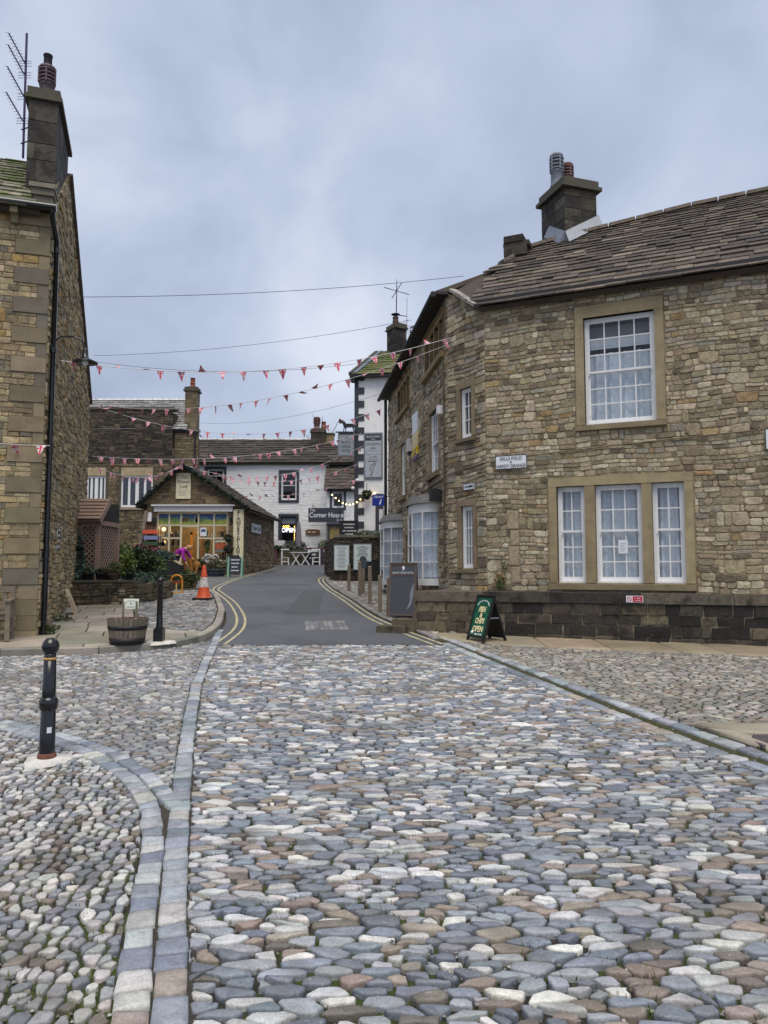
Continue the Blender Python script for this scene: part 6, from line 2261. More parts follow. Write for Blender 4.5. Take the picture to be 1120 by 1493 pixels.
# horse figure (side-on, head to the left), flat cut iron
hb = [(0, 0), (.02, .22), (.0, .3), (-.03, .42), (-.14, .40), (-.17, .44), (-.1, .53), (-.04, .58), (-.02, .63), (.0, .57), (.07, .5), (.14, .40), (.34, .41), (.44, .40), (.5, .34), (.55, .2), (.5, .3), (.49, .22), (.47, .12), (.5, 0), (.46, 0), (.42, .12), (.4, .22), (.3, .2), (.16, .2), (.13, .1), (.14, 0), (.1, 0), (.09, .12), (.06, .2), (.05, .1), (.04, 0)]
MB().prism([Vector((-1.72 + x_ * .95, HY - .16, 7.39 + z_ * .82)) for x_, z_ in hb], (0, .02, 0)).build('horse', M_BLACKM, t)
t = thing('library_sign', 'blue LIBRARY information sign projecting beside the stone house', 'sign', (-.25, 29.5, 4.2))
fli = Fr((-.47, 29.4, 0), (1, 0, 0), (0, 0, 1))
M_BLUE = mat('sign_blue', S(20, 44, 140), .4, bump=0)
MB().fbox(fli, 0, .52, 4.12, 4.56, -.02, .02).build('panel', M_BLUE, t)
text(t, 'LIBRARY', fli, .26, 4.47, .021, .12, M_SIGNW, .85)
text(t, 'i', fli, .3, 4.27, .021, .3, M_SIGNW, 1, shear=.3, bold=.01)
MB().bar((.0, 29.4, 4.5), (.5, 29.4, 4.5), .03).build('bracket', M_IRON, t)
# dark doorway frame, hanging basket, cameras, lights
MB().fbox(fh, UH(-.35), UH(-.02), 2.4, 4.75, .0, .05).build('side_door', M_NAVY, inn)
MB().fbox(fh, UH(-.2), UH(-.04), 2.5, 4.1, .05, .06).build('side_pane', M_WHITE2, inn)
hbk = thing('hanging_basket', 'green hanging flower basket on the white inn wall', 'basket', (-.72, HY - .3, 4.7))
leaves((-.72, HY - .35, 4.72), (.22, .22, .16), 260, .06, PAL_GREEN).build('foliage', M_LEAF, hbk)
MB().lathe(-.72, HY - .35, [(.02, -.2), (.12, -.16), (.17, -.02), (.15, 0)], 12, z=4.68).build('bowl', M_BLACKM, hbk)
MB().bar((-.72, HY - .35, 5.15), (-.72, HY, 5.15), .025).tube([(-.72, HY - .35, 5.15), (-.72, HY - .35, 4.7)], .008, 4).build('bracket', M_IRON, hbk)
for k, (x_, z_, lab) in enumerate(((-1.12, 5.32, 'round white security camera on the inn corner, upper one'), (-1.3, 4.98, 'round white security camera on the inn corner, lower one'))):
    t = thing('security_camera', lab, 'camera', (x_, HY - .1, z_))
    MB().ball((x_, HY - .18, z_), .075, 10).build('dome', M_WHITE, t)
    MB().bar((x_, HY - .14, z_), (x_ + .05, HY + .02, z_ + .02), .04).build('bracket', M_WHITE2, t)
t = thing('string_lights', 'string of warm festoon bulbs between the café and the inn corner', 'string lights', (-1.6, HY - .4, 4.5))
pts = []
for i in range(13):
    s_ = i / 12
    pts.append(Vector((-2.15 + 1.75 * s_, HY - .5 + .3 * s_, 4.72 - .95 * math.sin(math.pi * min(1, s_ * 1.25)) * .42 + (.25 * max(0, s_ - .55)))))
MB().tube(pts, .008, 4).build('cord', M_BLACKM, t)
M_FEST = glow('festoon_bulb', (1, .68, .26), 3.5)
for p_ in pts:
    MB().ball(p_ - Vector((0, 0, .05)), .032, 8).build('bulb', M_FEST, t)

# terrace wall before the inn with menu boards
tw = thing('terrace_wall', 'dark dry-stone terrace wall in front of the inn with plants along its top', 'wall', (-1, 28, hg(28)))
ft = wallfr((-1.9, 28.0), (0.05, 27.8))
gz = hg(28)
wb = MB()
wb.fbox(ft, 0, ft.L, gz - .2, 2.8, -.4, -.01)
wb.hexa([(-1.9, 28.02, gz - .2), (-1.6, 28.1, gz - .2), (-2.3, 34, gz), (-2.7, 34, gz), (-1.9, 28.02, 2.8), (-1.6, 28.1, 2.8), (-2.3, 34, 2.9), (-2.7, 34, 2.9)])
wbo = wb.build('wall_body', M_DMORTAR, tw)
sp = Pieces(wbo, 'stone', M_DARKSTONE, 'small_stones', limit=60)
rubble(sp, ft, 0, ft.L, gz - .1, 2.8, [], PAL_REAR, band=(.16, .26), wid=(.16, .45), depth=(.02, .06))
sp.flush()
fts = wallfr((-2.68, 34), (-1.92, 28.05), toward=(-6, 28))
sp = Pieces(wbo, 'stone', M_DARKSTONE, 'side_stones', limit=0)
rubble(sp, fts, 0, fts.L, gz - .1, 2.8, [], PAL_REAR, band=(.16, .26), wid=(.2, .5), depth=(.02, .06))
sp.flush()
for i in range(4):
    MB().fbox(ft, i * ft.L / 4 + .01, (i + 1) * ft.L / 4 - .01, 2.8, 2.9, -.42, .05, jit(S(108, 104, 92), .1)).build('coping', M_DARKSTONE, tw)
gp = thing('trailing_plants', 'grey-green trailing plants along the terrace wall top', 'plants', (-.6, 28, 2.9))
lf = MB()
for i in range(8):
    leaves(tuple(ft.p(.9 + i * .14, 2.98, -.15)), (.14, .16, .1), 60, .05, [(S(120, 132, 112), 2), (S(86, 100, 72), 2), (S(150, 156, 140), 1)], mb=lf)
lf.build('foliage', M_LEAF, gp)
MB().tube([ft.p(.9, 2.92, -.2), ft.p(1.9, 2.94, -.2)], .012, 4).build('stem', mat('stem_green'), gp)
def board(label, u0, u1, z0, z1, seed):
    t = plate('menu_board', label, 'menu board', ft, u0, u1, z0, z1, .07, .03, mat('laminate', S(202, 216, 216), .35, var=.03, bump=0), M_GREYP, .03)
    rnd = random.Random(seed)
    n = 16
    for i in range(n):
        z = z1 - .1 - (z1 - z0 - .16) * i / n
        cu, hw = (u0 + u1) / 2, (u1 - u0) * rnd.uniform(.12, .36)
        MB().fbox(ft, cu - hw, cu + hw, z - .012, z + .006, .1005, .102).build('print_line', M_INK if seed else M_GREYP, t)
board('pale menu board on the terrace wall, left of the two', .02, .62, 1.55, 2.52, 0)
board('pale menu board with black print on the terrace wall, right of the two', .76, 1.46, 1.57, 2.56, 1)
t = thing('post_sign', 'black chalk sign hanging from a thin iron post above the terrace wall', 'sign', (-1.65, 28.1, 2.8))
MB().tube([(-1.68, 28.15, 2.8), (-1.68, 28.15, 4.6)], .02, 6).build('post', M_IRON, t)
fps = Fr((-1.66, 28.05, 0), (1, 0, 0), (0, 0, 1))
MB().fbox(fps, .02, .66, 2.72, 3.4, -.02, .02).build('panel', M_INK, t)
fr_b = MB()
for (a, b, c, d) in ((0, .68, 3.4, 3.44), (0, .68, 2.68, 2.72), (-.01, .02, 2.68, 3.44), (.66, .69, 2.68, 3.44)):
    fr_b.fbox(fps, a, b, c, d, -.03, .03)
fr_b.build('frame', M_BLACKM, t)
M_CHALK = mat('chalk', S(196, 200, 204), .8, bump=0)
for k, s_ in enumerate(('x' * 11, 'x' * 9, 'x' * 14, 'x' * 8, 'x' * 13)):
    marks(t, s_, fps, .34, 3.3 - k * .125, .021, .085, M_CHALK, .75)
# ------------------------------------------------------------------ bollards
def rough_pad(x, y, r, z, n=22, h=.02):
    mb = MB()
    ring = []
    for i in range(n):
        a = 2 * math.pi * i / n
        k = r * (1 + .16 * math.sin(a * 3 + 1) + random.uniform(-.08, .08))
        ring.append((x + k * math.cos(a), y + k * math.sin(a) * .9))
    vs = [(p[0], p[1], hg(p[1]) + z - .03) for p in ring] + [(x + (p[0] - x) * .88, y + (p[1] - y) * .88, hg(p[1]) + z + h) for p in ring] + [(x, y, hg(y) + z + h * 1.2)]
    mb.add(vs, [(i, (i + 1) % n, n + (i + 1) % n, n + i) for i in range(n)] + [(n + i, n + (i + 1) % n, 2 * n) for i in range(n)], smooth=True)
    return mb
M_CONC = mat('white_concrete', S(206, 204, 198), .85, var=.15, scale=12, bump=.6, bscale=60, stains=((8, S(150, 148, 138), .55, .7, .6),))
M_RUST = mat('rusty_iron', S(104, 62, 50), .8, var=.3, scale=30, bump=.4)
M_GOLD = mat('worn_gold_paint', S(190, 150, 90), .5, var=.3, scale=40, bump=.1)
bx, by = -2.68, 6.02
b1 = thing('bollard', 'ornate black iron bollard with ball top standing in rounded cobbles', 'bollard', (bx, by, hg(by)), 'street bollards')
bz = hg(by) + .03
MB().lathe(bx, by, [(.062, .03), (.060, .06), (.0555, .365), (.05, .372)], 28, z=bz).build('lower_shaft', M_BLACK, b1)
MB().lathe(bx, by, [(.05, .365), (.062, .372), (.07, .395), (.073, .42), (.07, .45), (.06, .47), (.05, .475)], 28, z=bz).build('middle_knop', M_BLACK, b1)
MB().lathe(bx, by, [(.052, .47), (.052, .48), (.047, .765), (.04, .768)], 28, z=bz).build('upper_shaft', M_BLACK, b1)
MB().lathe(bx, by, [(.04, .765), (.051, .768), (.051, .785), (.04, .788)], 28, z=bz).build('gold_band', M_GOLD, b1)
MB().lathe(bx, by, [(.045, .785), (.045, .815), (.036, .82)], 24, z=bz).build('neck', M_BLACK, b1)
MB().lathe(bx, by, [(.036, .815), (.052, .825), (.064, .85), (.067, .875), (.062, .90), (.046, .925), (.038, .932), (.03, .94)], 28, z=bz).build('ball_finial', M_BLACK, b1)
MB().lathe(bx, by, [(.074, -.02), (.073, .0), (.068, .035), (.06, .04)], 28, z=bz).build('rusty_foot', M_RUST, b1)
st_ = MB()
for i in range(3):
    a0 = R(-72) + i * .2
    p0, p1 = (bx + .0585 * math.cos(a0), by + .0585 * math.sin(a0)), (bx + .0585 * math.cos(a0 + .2), by + .0585 * math.sin(a0 + .2))
    st_.add([(p0[0], p0[1], bz + .2), (p1[0], p1[1], bz + .2), (p1[0], p1[1], bz + .245), (p0[0], p0[1], bz + .245)], [(0, 1, 2, 3)])
st_.build('sticker', M_SIGNW, b1)
rough_pad(bx, by, .195, .0, h=.03).build('concrete_footing', M_CONC, b1)

bx, by = -3.60, 11.98
b2 = thing('bollard', 'plain black tapered bollard on a square base at the pavement edge', 'bollard', (bx, by, hg(by)), 'street bollards')
bz = hg(by) + .115
MB().box(bx - .075, bx + .075, by - .075, by + .075, bz, bz + .2).box(bx - .06, bx + .06, by - .06, by + .06, bz + .2, bz + .225).build('base_block', M_BLACK, b2)
MB().lathe(bx, by, [(.056, .22), (.05, .24), (.042, .9), (.05, .91), (.05, .93), (.04, .94)], 20, z=bz).build('shaft', M_BLACK, b2)
MB().lathe(bx, by, [(.04, .935), (.058, .95), (.064, .97), (.05, 1.0), (.03, 1.02), (.01, 1.03)], 20, z=bz).build('cap', M_BLACK, b2)
rough_pad(bx, by, .24, .112, h=.008).build('concrete_footing', M_CONC, b2)

# ------------------------------------------------------------------ half-barrel planter
bx, by = -4.02, 11.72
bz = hg(by) + .116
bar_ = thing('barrel_planter', 'weathered half-barrel planter with black hoops and a small white sign', 'planter', (bx, by, bz))
R0, R1, BH = .255, .315, .40
N = 26
for i in range(N):
    a0, a1 = 2 * math.pi * i / N + .012, 2 * math.pi * (i + 1) / N - .012
    vs = []
    for (r, z) in ((R0, 0), (R1, BH + random.uniform(-.004, .004))):
        for a in (a0, a1):
            vs += [(bx + r * math.cos(a), by + r * math.sin(a), bz + z), (bx + (r - .03) * math.cos(a), by + (r - .03) * math.sin(a), bz + z)]
    # order: r0a0 out,in ; r0a1 out,in ; r1a0 out,in ; r1a1 out,in
    MB().hexa([vs[0], vs[2], vs[3], vs[1], vs[4], vs[6], vs[7], vs[5]], jit(S(118, 108, 94), .14)).build('stave', mat('barrel_oak', None, .85, var=.3, scale=18, bump=.5, bscale=60), bar_)
for z0_, z1_ in ((.005, .10), (.225, .285)):
    f = lambda z: R0 + (R1 - R0) * z / BH + .005
    MB().lathe(bx, by, [(f(z0_) - .01, z0_), (f(z0_), z0_), (f(z1_), z1_), (f(z1_) - .01, z1_)], 32, z=bz).build('hoop', M_BLACKM, bar_)
MB().lathe(bx, by, [(.29, .34), (.2, .36), (.05, .37), (.0, .37)], 20, z=bz).build('soil', mat('soil', S(46, 36, 32), .95, var=.5, scale=30, bump=.9, bscale=80), bar_)
lv = MB()
for _ in range(70):
    a, r = random.uniform(0, 6.28), random.uniform(0, .26)
    leaves((bx + r * math.cos(a), by + r * math.sin(a), bz + .385), (.03, .03, .015), 3, .028, [(S(120, 92, 70), 2), (S(90, 56, 56), 2), (S(160, 140, 110), 1)], mb=lv)
lv.build('leaf_litter', M_LEAF, bar_, kind='stuff')
ps1 = MB()
for x_ in (bx - .085, bx + .125):
    ps1.bar((x_, by + .02, bz + .33), (x_, by + .02, bz + .66), .025)
ps1.build('sign_post', M_OAK, bar_)
fbs = Fr((bx + .02, by, bz), (1, 0, 0), (0, .12, 1))
MB().fbox(fbs, -.12, .12, .54, .70, -.008, .006).build('sign_plate', mat('pale_green_sign', S(216, 224, 206), .5, bump=0), bar_)
am = MB()
for k in range(14):
    a, b_ = math.pi * k / 14, math.pi * (k + 1) / 14
    am.bar(fbs.p(.1 * math.cos(a), .6 + .07 * math.sin(a), .008), fbs.p(.1 * math.cos(b_), .6 + .07 * math.sin(b_), .008), .006, .003, up=fbs.N)
am.fbox(fbs, -.06, .05, .565, .575, .006, .009); am.fbox(fbs, -.008, .012, .61, .645, .006, .009)
am.build('sign_print', M_GREYP, bar_)

# ------------------------------------------------------------------ wooden bench by the left house
bn = thing('bench', 'old grey slatted wooden bench against the tall left house', 'bench', tuple(g0.p(1.2, hg(12.3) + .115, .35)))
zb = hg(12.2) + .115
U0, U1 = .34, 1.85
for u in (U0, U1):
    MB().fbox(g0, u - .035, u + .035, zb, zb + .62, .56, .63).build('leg', M_OAK, bn)
    MB().fbox(g0, u - .035, u + .035, zb, zb + .86, .14, .21).build('leg', M_OAK, bn)
    MB().fbox(g0, u - .045, u + .045, zb + .62, zb + .655, .16, .66).build('armrest', M_OAK, bn)
    MB().fbox(g0, u - .02, u + .02, zb + .12, zb + .18, .21, .56).build('side_rail', M_OAK, bn)
    MB().fbox(g0, u - .02, u + .02, zb + .34, zb + .41, .21, .56).build('side_rail', M_OAK, bn)
for k in range(5):
    MB().fbox(g0, U0 + .036, U1 - .036, zb + .42, zb + .445, .24 + k * .08, .305 + k * .08).build('seat_slat', M_OAK, bn)
MB().fbox(g0, U0 + .036, U1 - .036, zb + .34, zb + .41, .57, .60).build('front_rail', M_OAK, bn)
MB().fbox(g0, U0 + .036, U1 - .036, zb + .12, zb + .17, .575, .605).build('front_rail', M_OAK, bn)
MB().fbox(g0, U0 + .036, U1 - .036, zb + .76, zb + .86, .155, .195).build('top_rail', M_OAK, bn)
MB().fbox(g0, U0 + .036, U1 - .036, zb + .48, zb + .54, .155, .195).build('lower_rail', M_OAK, bn)
for k in range(11):
    u = U0 + .12 + k * (U1 - U0 - .24) / 10
    MB().fbox(g0, u - .035, u + .035, zb + .54, zb + .76, .165, .185).build('back_slat', M_OAK, bn)
# weeds at the foot of the pipes, leaning slab
wd = thing('wall_weed', 'leafy weeds at the foot of the black downpipe', 'plant', tuple(g1.p(.3, hg(13) + .1, .15)))
lf = leaves(tuple(g1.p(.2, hg(13) + .16, .16)), (.13, .1, .09), 110, .04, PAL_GREEN)
leaves(tuple(g1.p(.75, hg(13) + .16, .14)), (.22, .1, .08), 90, .04, PAL_GREEN, mb=lf)
leaves(tuple(g1.p(2.2, hg(15) + .15, .14)), (.3, .12, .07), 90, .04, PAL_GREEN, mb=lf)
lf.build('foliage', M_LEAF, wd)
MB().tube([g1.p(.2, hg(13) + .1, .14), g1.p(.22, hg(13) + .2, .16)], .006, 4).build('stem', mat('stem_green'), wd)
sl_ = g1.p(3.6, hg(16) + .1, .06)
t = MB()
z0 = hg(16) + .1
t.prism([g1.p(3.35, z0, .3), g1.p(3.75, z0, .3), g1.p(3.74, z0 + .3, .2), g1.p(3.62, z0 + .52, .12), g1.p(3.48, z0 + .56, .1), g1.p(3.36, z0 + .4, .16)], g1.N * .06)
t.build('stone_slab', mat('pale_stone', S(176, 160, 136), .85, bump=.4), None, 'pale broken stone slab leaning against the gable wall', 'stone', loc=tuple(sl_))

# ------------------------------------------------------------------ planter wall, porch and shrubs
pwl = thing('planter_wall', 'low mossy rubble planter wall beside the gable porch', 'wall', (-7.1, 18.5, hg(18)))
fpw = wallfr((-7.62, 17.95), (-6.12, 18.25))
zb = hg(18) + .08
wb = MB()
wb.fbox(fpw, 0, fpw.L, zb - .2, zb + .58, -.35, -.01)
wb.fbox(fpw, fpw.L - .35, fpw.L, zb - .2, zb + .58, -2.2, -.35)
wbo = wb.build('wall_body', M_DMORTAR, pwl)
PAL_PW = [(S(92, 84, 64), 3), (S(76, 70, 54), 3), (S(112, 102, 82), 1.4), (S(150, 142, 126), .4)]
sp = Pieces(wbo, 'stone', M_DARKSTONE, 'small_stones', limit=80)
rubble(sp, fpw, 0, fpw.L, zb - .05, zb + .56, [], PAL_PW, band=(.14, .22), wid=(.14, .4), depth=(.01, .04))
fpw2 = wallfr((-6.12, 18.25), (-5.7, 20.1), toward=(0, 18))
rubble(sp, fpw2, 0, fpw2.L, zb - .05, zb + .56, [], PAL_PW, band=(.14, .22), wid=(.14, .4), depth=(.01, .04))
sp.flush()
for i in range(3):
    MB().fbox(fpw, i * fpw.L / 3 - .01, (i + 1) * fpw.L / 3 - .012, zb + .58, zb + .63, -.38, .04, jit(S(108, 104, 86), .1)).build('coping', M_COPING, pwl)
MB().fbox(fpw, .05, fpw.L - .36, zb + .3, zb + .55, -2.1, -.36).build('soil', mat('soil'), pwl)

po = thing('porch', 'brown timber lattice porch with boarded lean-to roof on the gable', 'porch', (-7.9, 19.6, hg(19.5)))
PX0, PX1, PY0, PY1 = -8.35, -7.42, 19.2, 20.6
zg = hg(19.5)
for x_, y_ in ((PX1, PY0), (PX1, PY1), (PX0 + .1, PY0)):
    MB().box(x_ - .05, x_ + .05, y_ - .05, y_ + .05, zg, 2.86).build('post', M_BROWNW, po)
MB().box(PX0, PX1 + .05, PY0 - .04, PY0 + .04, 2.74, 2.86).build('beam', M_BROWNW, po)
MB().box(PX1 - .04, PX1 + .04, PY0, PY1, 2.75, 2.87).build('beam', M_BROWNW, po)
fpr = Fr((PX0 - .15, PY0 - .22, 2.86), (1, 0, 0), (0, .75, .62))
if fpr.N.z < 0: fpr.N = -fpr.N
for k in range(6):
    P = fpr.p
    v0 = k * .155
    MB().hexa([P(0, v0, .03), P(1.22, v0, .03), P(1.22, v0 + .18, 0), P(0, v0 + .18, 0), P(0, v0, .055), P(1.22, v0, .055), P(1.22, v0 + .18, .02), P(0, v0 + .18, .02)], (1, 1, 1)).build('roof_board', M_BROWNW, po)
MB().fbox(fpr, 0, 1.22, 0, .95, -.05, -.005).build('roof_deck', M_BROWNW, po)
MB().bar((PX1 + .12, PY0 - .2, 2.84), (PX1 + .12, PY0 + .56, 3.47), .03, .16).build('bargeboard', M_BROWNW, po)
MB().prism([(PX1 + .02, PY0 - .05, 2.87), (PX1 + .02, PY0 + .5, 3.36), (PX1 + .02, PY1, 3.36), (PX1 + .02, PY1, 2.87)], (.02, 0, 0)).build('gable_shade_panel', mat('dark_boarding_shade', S(40, 36, 32), .8), po)  # open side under the roof; its shade is painted as this dark panel
fls = Fr((PX1, PY0 + .06, 0), (0, 1, 0), (0, 0, 1), (0, 19, 1))
for s_ in (-1, 1):
    k = -3.0
    while k < 3.6:
        seg = []
        for i in range(41):
            z = hg(19.5) + .9 + (2.74 - hg(19.5) - .9) * i / 40
            u = k + s_ * (z - hg(19.5) - .9)
            if 0 <= u <= PY1 - PY0 - .12:
                seg.append((u, z))
        if len(seg) > 2:
            MB().bar(fls.p(seg[0][0], seg[0][1], .006 * s_), fls.p(seg[-1][0], seg[-1][1], .006 * s_), .036, .010, up=(1, 0, 0)).build('lattice_slat', M_BROWNW, po)
        k += .16
fla = Fr((PX0 + .15, PY0, 0), (1, 0, 0), (0, 0, 1))
W_, z0_, z1_ = PX1 - .05 - (PX0 + .15), zg + .9, 2.74
for s_ in (-1, 1):
    k = -3.0
    while k < 3.2:
        a = k
        # line u = a + s*(z - z0)
        seg = []
        for i in range(41):
            z = z0_ + (z1_ - z0_) * i / 40
            u = a + s_ * (z - z0_)
            if 0 <= u <= W_:
                seg.append((u, z))
        if len(seg) > 2:
            MB().bar(fla.p(seg[0][0], seg[0][1], .006 * s_), fla.p(seg[-1][0], seg[-1][1], .006 * s_), .036, .010, up=(0, -1, 0)).build('lattice_slat', M_BROWNW, po)
        k += .135
MB().box(PX0 - .2, PX1 - .06, PY1 - .06, PY1, zg, 2.8).build('back_boarding', mat('dark_boarding_shade', S(40, 36, 32), .8), po)

def shrub(label, cen, rad, n, size, pal, name='shrub', cat='shrub', lump=.45, group=None):
    zg_ = hg(cen[1])
    t = thing(name, label, cat, (cen[0], cen[1], zg_), group)
    mb = leaves(cen, rad, int(n * .62), size, pal, shell=.72, lump=lump)
    for _ in range(7):
        d = Vector((random.gauss(0, 1), random.gauss(0, 1), random.gauss(.3, .7))).normalized()
        leaves((cen[0] + d.x * rad[0] * .75, cen[1] + d.y * rad[1] * .75, cen[2] + d.z * rad[2] * .75), tuple(r * .38 for r in rad), int(n * .055), size, pal, mb=mb, shell=.3)
    mb.build('foliage', M_LEAF, t)
    sm = MB()
    for _ in range(4):
        e = Vector((cen[0] + random.uniform(-.4, .4) * rad[0], cen[1] + random.uniform(-.3, .3) * rad[1], cen[2] + rad[2] * .5))
        sm.tube([(cen[0], cen[1], min(zg_, cen[2] - rad[2])), e], [.025, .008], 5)
    sm.build('stem', mat('bark', S(78, 66, 54), .9), t)
    return t
PAL_IVY = [(S(52, 78, 70), 2), (S(84, 112, 100), 1.4), (S(34, 52, 44), 2.2), (S(120, 140, 126), .5)]
PAL_DKG = [(S(38, 56, 28), 3), (S(54, 74, 34), 2.4), (S(72, 92, 42), 1.2), (S(28, 40, 24), 2)]
PAL_LIM = [(S(86, 104, 42), 3), (S(66, 86, 36), 2), (S(108, 124, 56), 1)]
shrub('variegated blue-green ivy climbing the porch lattice', (-7.9, 19.02, 1.85), (.24, .12, .72), 900, .06, PAL_IVY, 'ivy', 'ivy')
shrub('dark glossy shrub at the foot of the porch trellis', (-7.7, 18.65, 1.5), (.4, .25, .32), 700, .05, PAL_IVY)
shrub('neat rounded clipped bush in a clay pot on the planter wall', (-6.72, 18.5, 1.62), (.2, .2, .17), 900, .03, [(S(92, 100, 58), 2), (S(76, 84, 46), 2)], lump=.1)
t = thing('plant_pot', 'low clay pot under the clipped bush on the planter wall', 'pot', (-6.72, 18.5, 1.35))
MB().lathe(-6.72, 18.5, [(.1, 0), (.14, .1), (.16, .13), (.16, .17), (.13, .17), (.12, .12)], 16, z=1.34).build('bowl', mat('clay', S(84, 66, 52), .9), t)
MB().lathe(-6.72, 18.5, [(.13, .14), (.0, .15)], 16, z=1.34).build('soil', mat('soil'), t)
for k, (x_, lab) in enumerate(((-7.35, 'dark plastic pot at the left end of the planter wall'), (-7.05, 'dark plastic pot second from left on the planter wall'), (-6.3, 'dark plastic pot at the right end of the planter wall'))):
    t = thing('plant_pot', lab, 'pot', (x_, 18.45, 1.35), 'pots on the planter wall')
    MB().lathe(x_, 18.45, [(.08, 0), (.11, .14), (.12, .14), (.12, .17), (.1, .17)], 14, z=1.34).build('bowl', M_BLACKM, t)
    leaves((x_, 18.45, 1.55), (.13, .12, .08), 120, .045, PAL_DKG).build('foliage', M_LEAF, t)
shrub('bright green rounded shrub left of the clipped bush, nearest the trellis', (-8.0, 22.2, 1.95), (.5, .5, .42), 1500, .07, PAL_LIM)
shrub('spiky yellow-green upright shrub behind the planter wall', (-6.95, 20.0, 1.6), (.22, .22, .34), 700, .06, [(S(104, 116, 50), 2), (S(80, 94, 40), 2)])
shrub('large dark green shrub in the middle of the shop forecourt bed', (-7.75, 23.2, 1.85), (.62, .5, .46), 1700, .07, PAL_DKG)
shrub('small rounded green bush right of the large dark shrub', (-7.35, 23.6, 1.62), (.42, .4, .42), 1200, .055, [(S(70, 92, 48), 2), (S(54, 76, 38), 2), (S(92, 112, 62), 1)])
shrub('low blue-green ground shrub spilling over the bed edge', (-6.75, 21.2, 1.18), (.6, .45, .3), 1500, .055, [(S(60, 86, 62), 2), (S(44, 66, 46), 2), (S(90, 116, 92), .9)])
shrub('dark ground ivy at the right end of the planter wall', (-6.65, 20.0, 1.3), (.35, .35, .25), 800, .05, PAL_IVY)
shrub('dark red maple beside the display rack at the shop', (-10.1, 30.8, 2.2), (.65, .5, .42), 1100, .08, [(S(92, 36, 38), 3), (S(70, 26, 32), 2), (S(120, 56, 48), 1)])
shrub('leafy green plant trailing over the forecourt wall', (-6.35, 24.1, 1.28), (.36, .3, .26), 700, .06, [(S(62, 88, 44), 2), (S(84, 108, 56), 1.5)])
# low forecourt walls
fw1 = thing('forecourt_wall', 'low rough stone wall edging the shop forecourt bed', 'wall', (-6.4, 24, hg(24)))
ff = wallfr((-7.3, 23.6), (-6.05, 24.0))
zb = hg(24)
o_ = MB().fbox(ff, 0, ff.L, zb - .2, zb + .5, -.35, -.01).build('wall_body', M_DMORTAR, fw1)
sp = Pieces(o_, 'stone', M_DARKSTONE, 'small_stones', limit=60)
rubble(sp, ff, 0, ff.L, zb - .05, zb + .52, [], PAL_PW, band=(.14, .22), wid=(.16, .4), depth=(.02, .05))
sp.flush()
# black planter trough with green label
t = thing('planter_trough', 'large black fabric planter with a green label beside the shop door', 'planter', (-8.8, 29, hg(29)))
zb = hg(29.4)
MB().prism([(-9.3, 29.1, zb), (-8.05, 29.1, zb), (-7.98, 29.1, zb + .6), (-8.3, 29.1, zb + .78), (-9.0, 29.1, zb + .78), (-9.35, 29.1, zb + .55)], (0, .6, 0)).build('trough', M_BLACKM, t)
MB().box(-9.0, -8.55, 29.08, 29.098, zb + .42, zb + .56).build('label', mat('label_green', S(92, 140, 84), .5, bump=0), t)
leaves((-8.75, 29.3, zb + .98), (.5, .3, .2), 700, .06, [(S(70, 96, 88), 2), (S(50, 72, 62), 2), (S(110, 132, 120), 1)]).build('foliage', M_LEAF, t)

# ------------------------------------------------------------------ cone and parking hoop
bx, by = -4.72, 19.5
zb = hg(by) + .115
cn = thing('traffic_cone', 'tall orange traffic cone with scuffed white band at the road edge', 'traffic cone', (bx, by, zb))
M_ORANGE = mat('cone_orange', S(206, 84, 48), .55, var=.12, scale=14, bump=.1)
M_BAND = mat('cone_white', S(208, 206, 204), .6, var=.1, scale=12, bump=.05, stains=((12, S(140, 120, 110), .55, .62, .9),))
f = lambda z: .175 - (.175 - .035) * z / .92
MB().prism([(bx - .24, by - .24, zb), (bx + .24, by - .24, zb), (bx + .24, by + .24, zb), (bx - .24, by + .24, zb)], (0, 0, .05)).build('base', M_BLACKM, cn)
MB().lathe(bx, by, [(f(0) + .03, .05), (f(.03), .09), (f(.32), .32)], 22, z=zb).build('lower_cone', M_ORANGE, cn)
MB().lathe(bx, by, [(f(.32) + .002, .32), (f(.58) + .002, .58)], 22, z=zb).build('white_band', M_BAND, cn)
MB().lathe(bx, by, [(f(.58), .58), (f(.88), .88), (.03, .9), (.02, .9)], 22, z=zb).build('upper_cone', M_ORANGE, cn)
bx, by = -6.02, 21.6
zb = hg(by) + .115
hp = thing('parking_post', 'yellow hooped fold-down parking post on the small setts', 'parking post', (bx, by, zb))
M_HOOP = mat('hoop_yellow', S(226, 150, 40), .4, var=.08, bump=.05)
MB().tube([(bx - .16, by, zb), (bx - .16, by, zb + .36)] + [(bx - .16 * math.cos(a), by, zb + .36 + .16 * math.sin(a)) for a in [k * math.pi / 10 for k in range(1, 10)]] + [(bx + .16, by, zb + .36), (bx + .16, by, zb)], .024, 10).build('hoop', M_HOOP, hp)
MB().box(bx - .19, bx + .19, by - .06, by + .06, zb, zb + .025).build('base_plate', M_HOOP, hp)
MB().box(bx - .13, bx + .13, by - .02, by + .02, zb + .29, zb + .34).build('cross_bar', mat('red_lock', S(170, 60, 40), .5), hp)
MB().bar((bx, by - .03, zb + .02), (bx, by, zb + .3), .035).build('prop', mat('prop_cream', S(206, 180, 130), .5), hp)

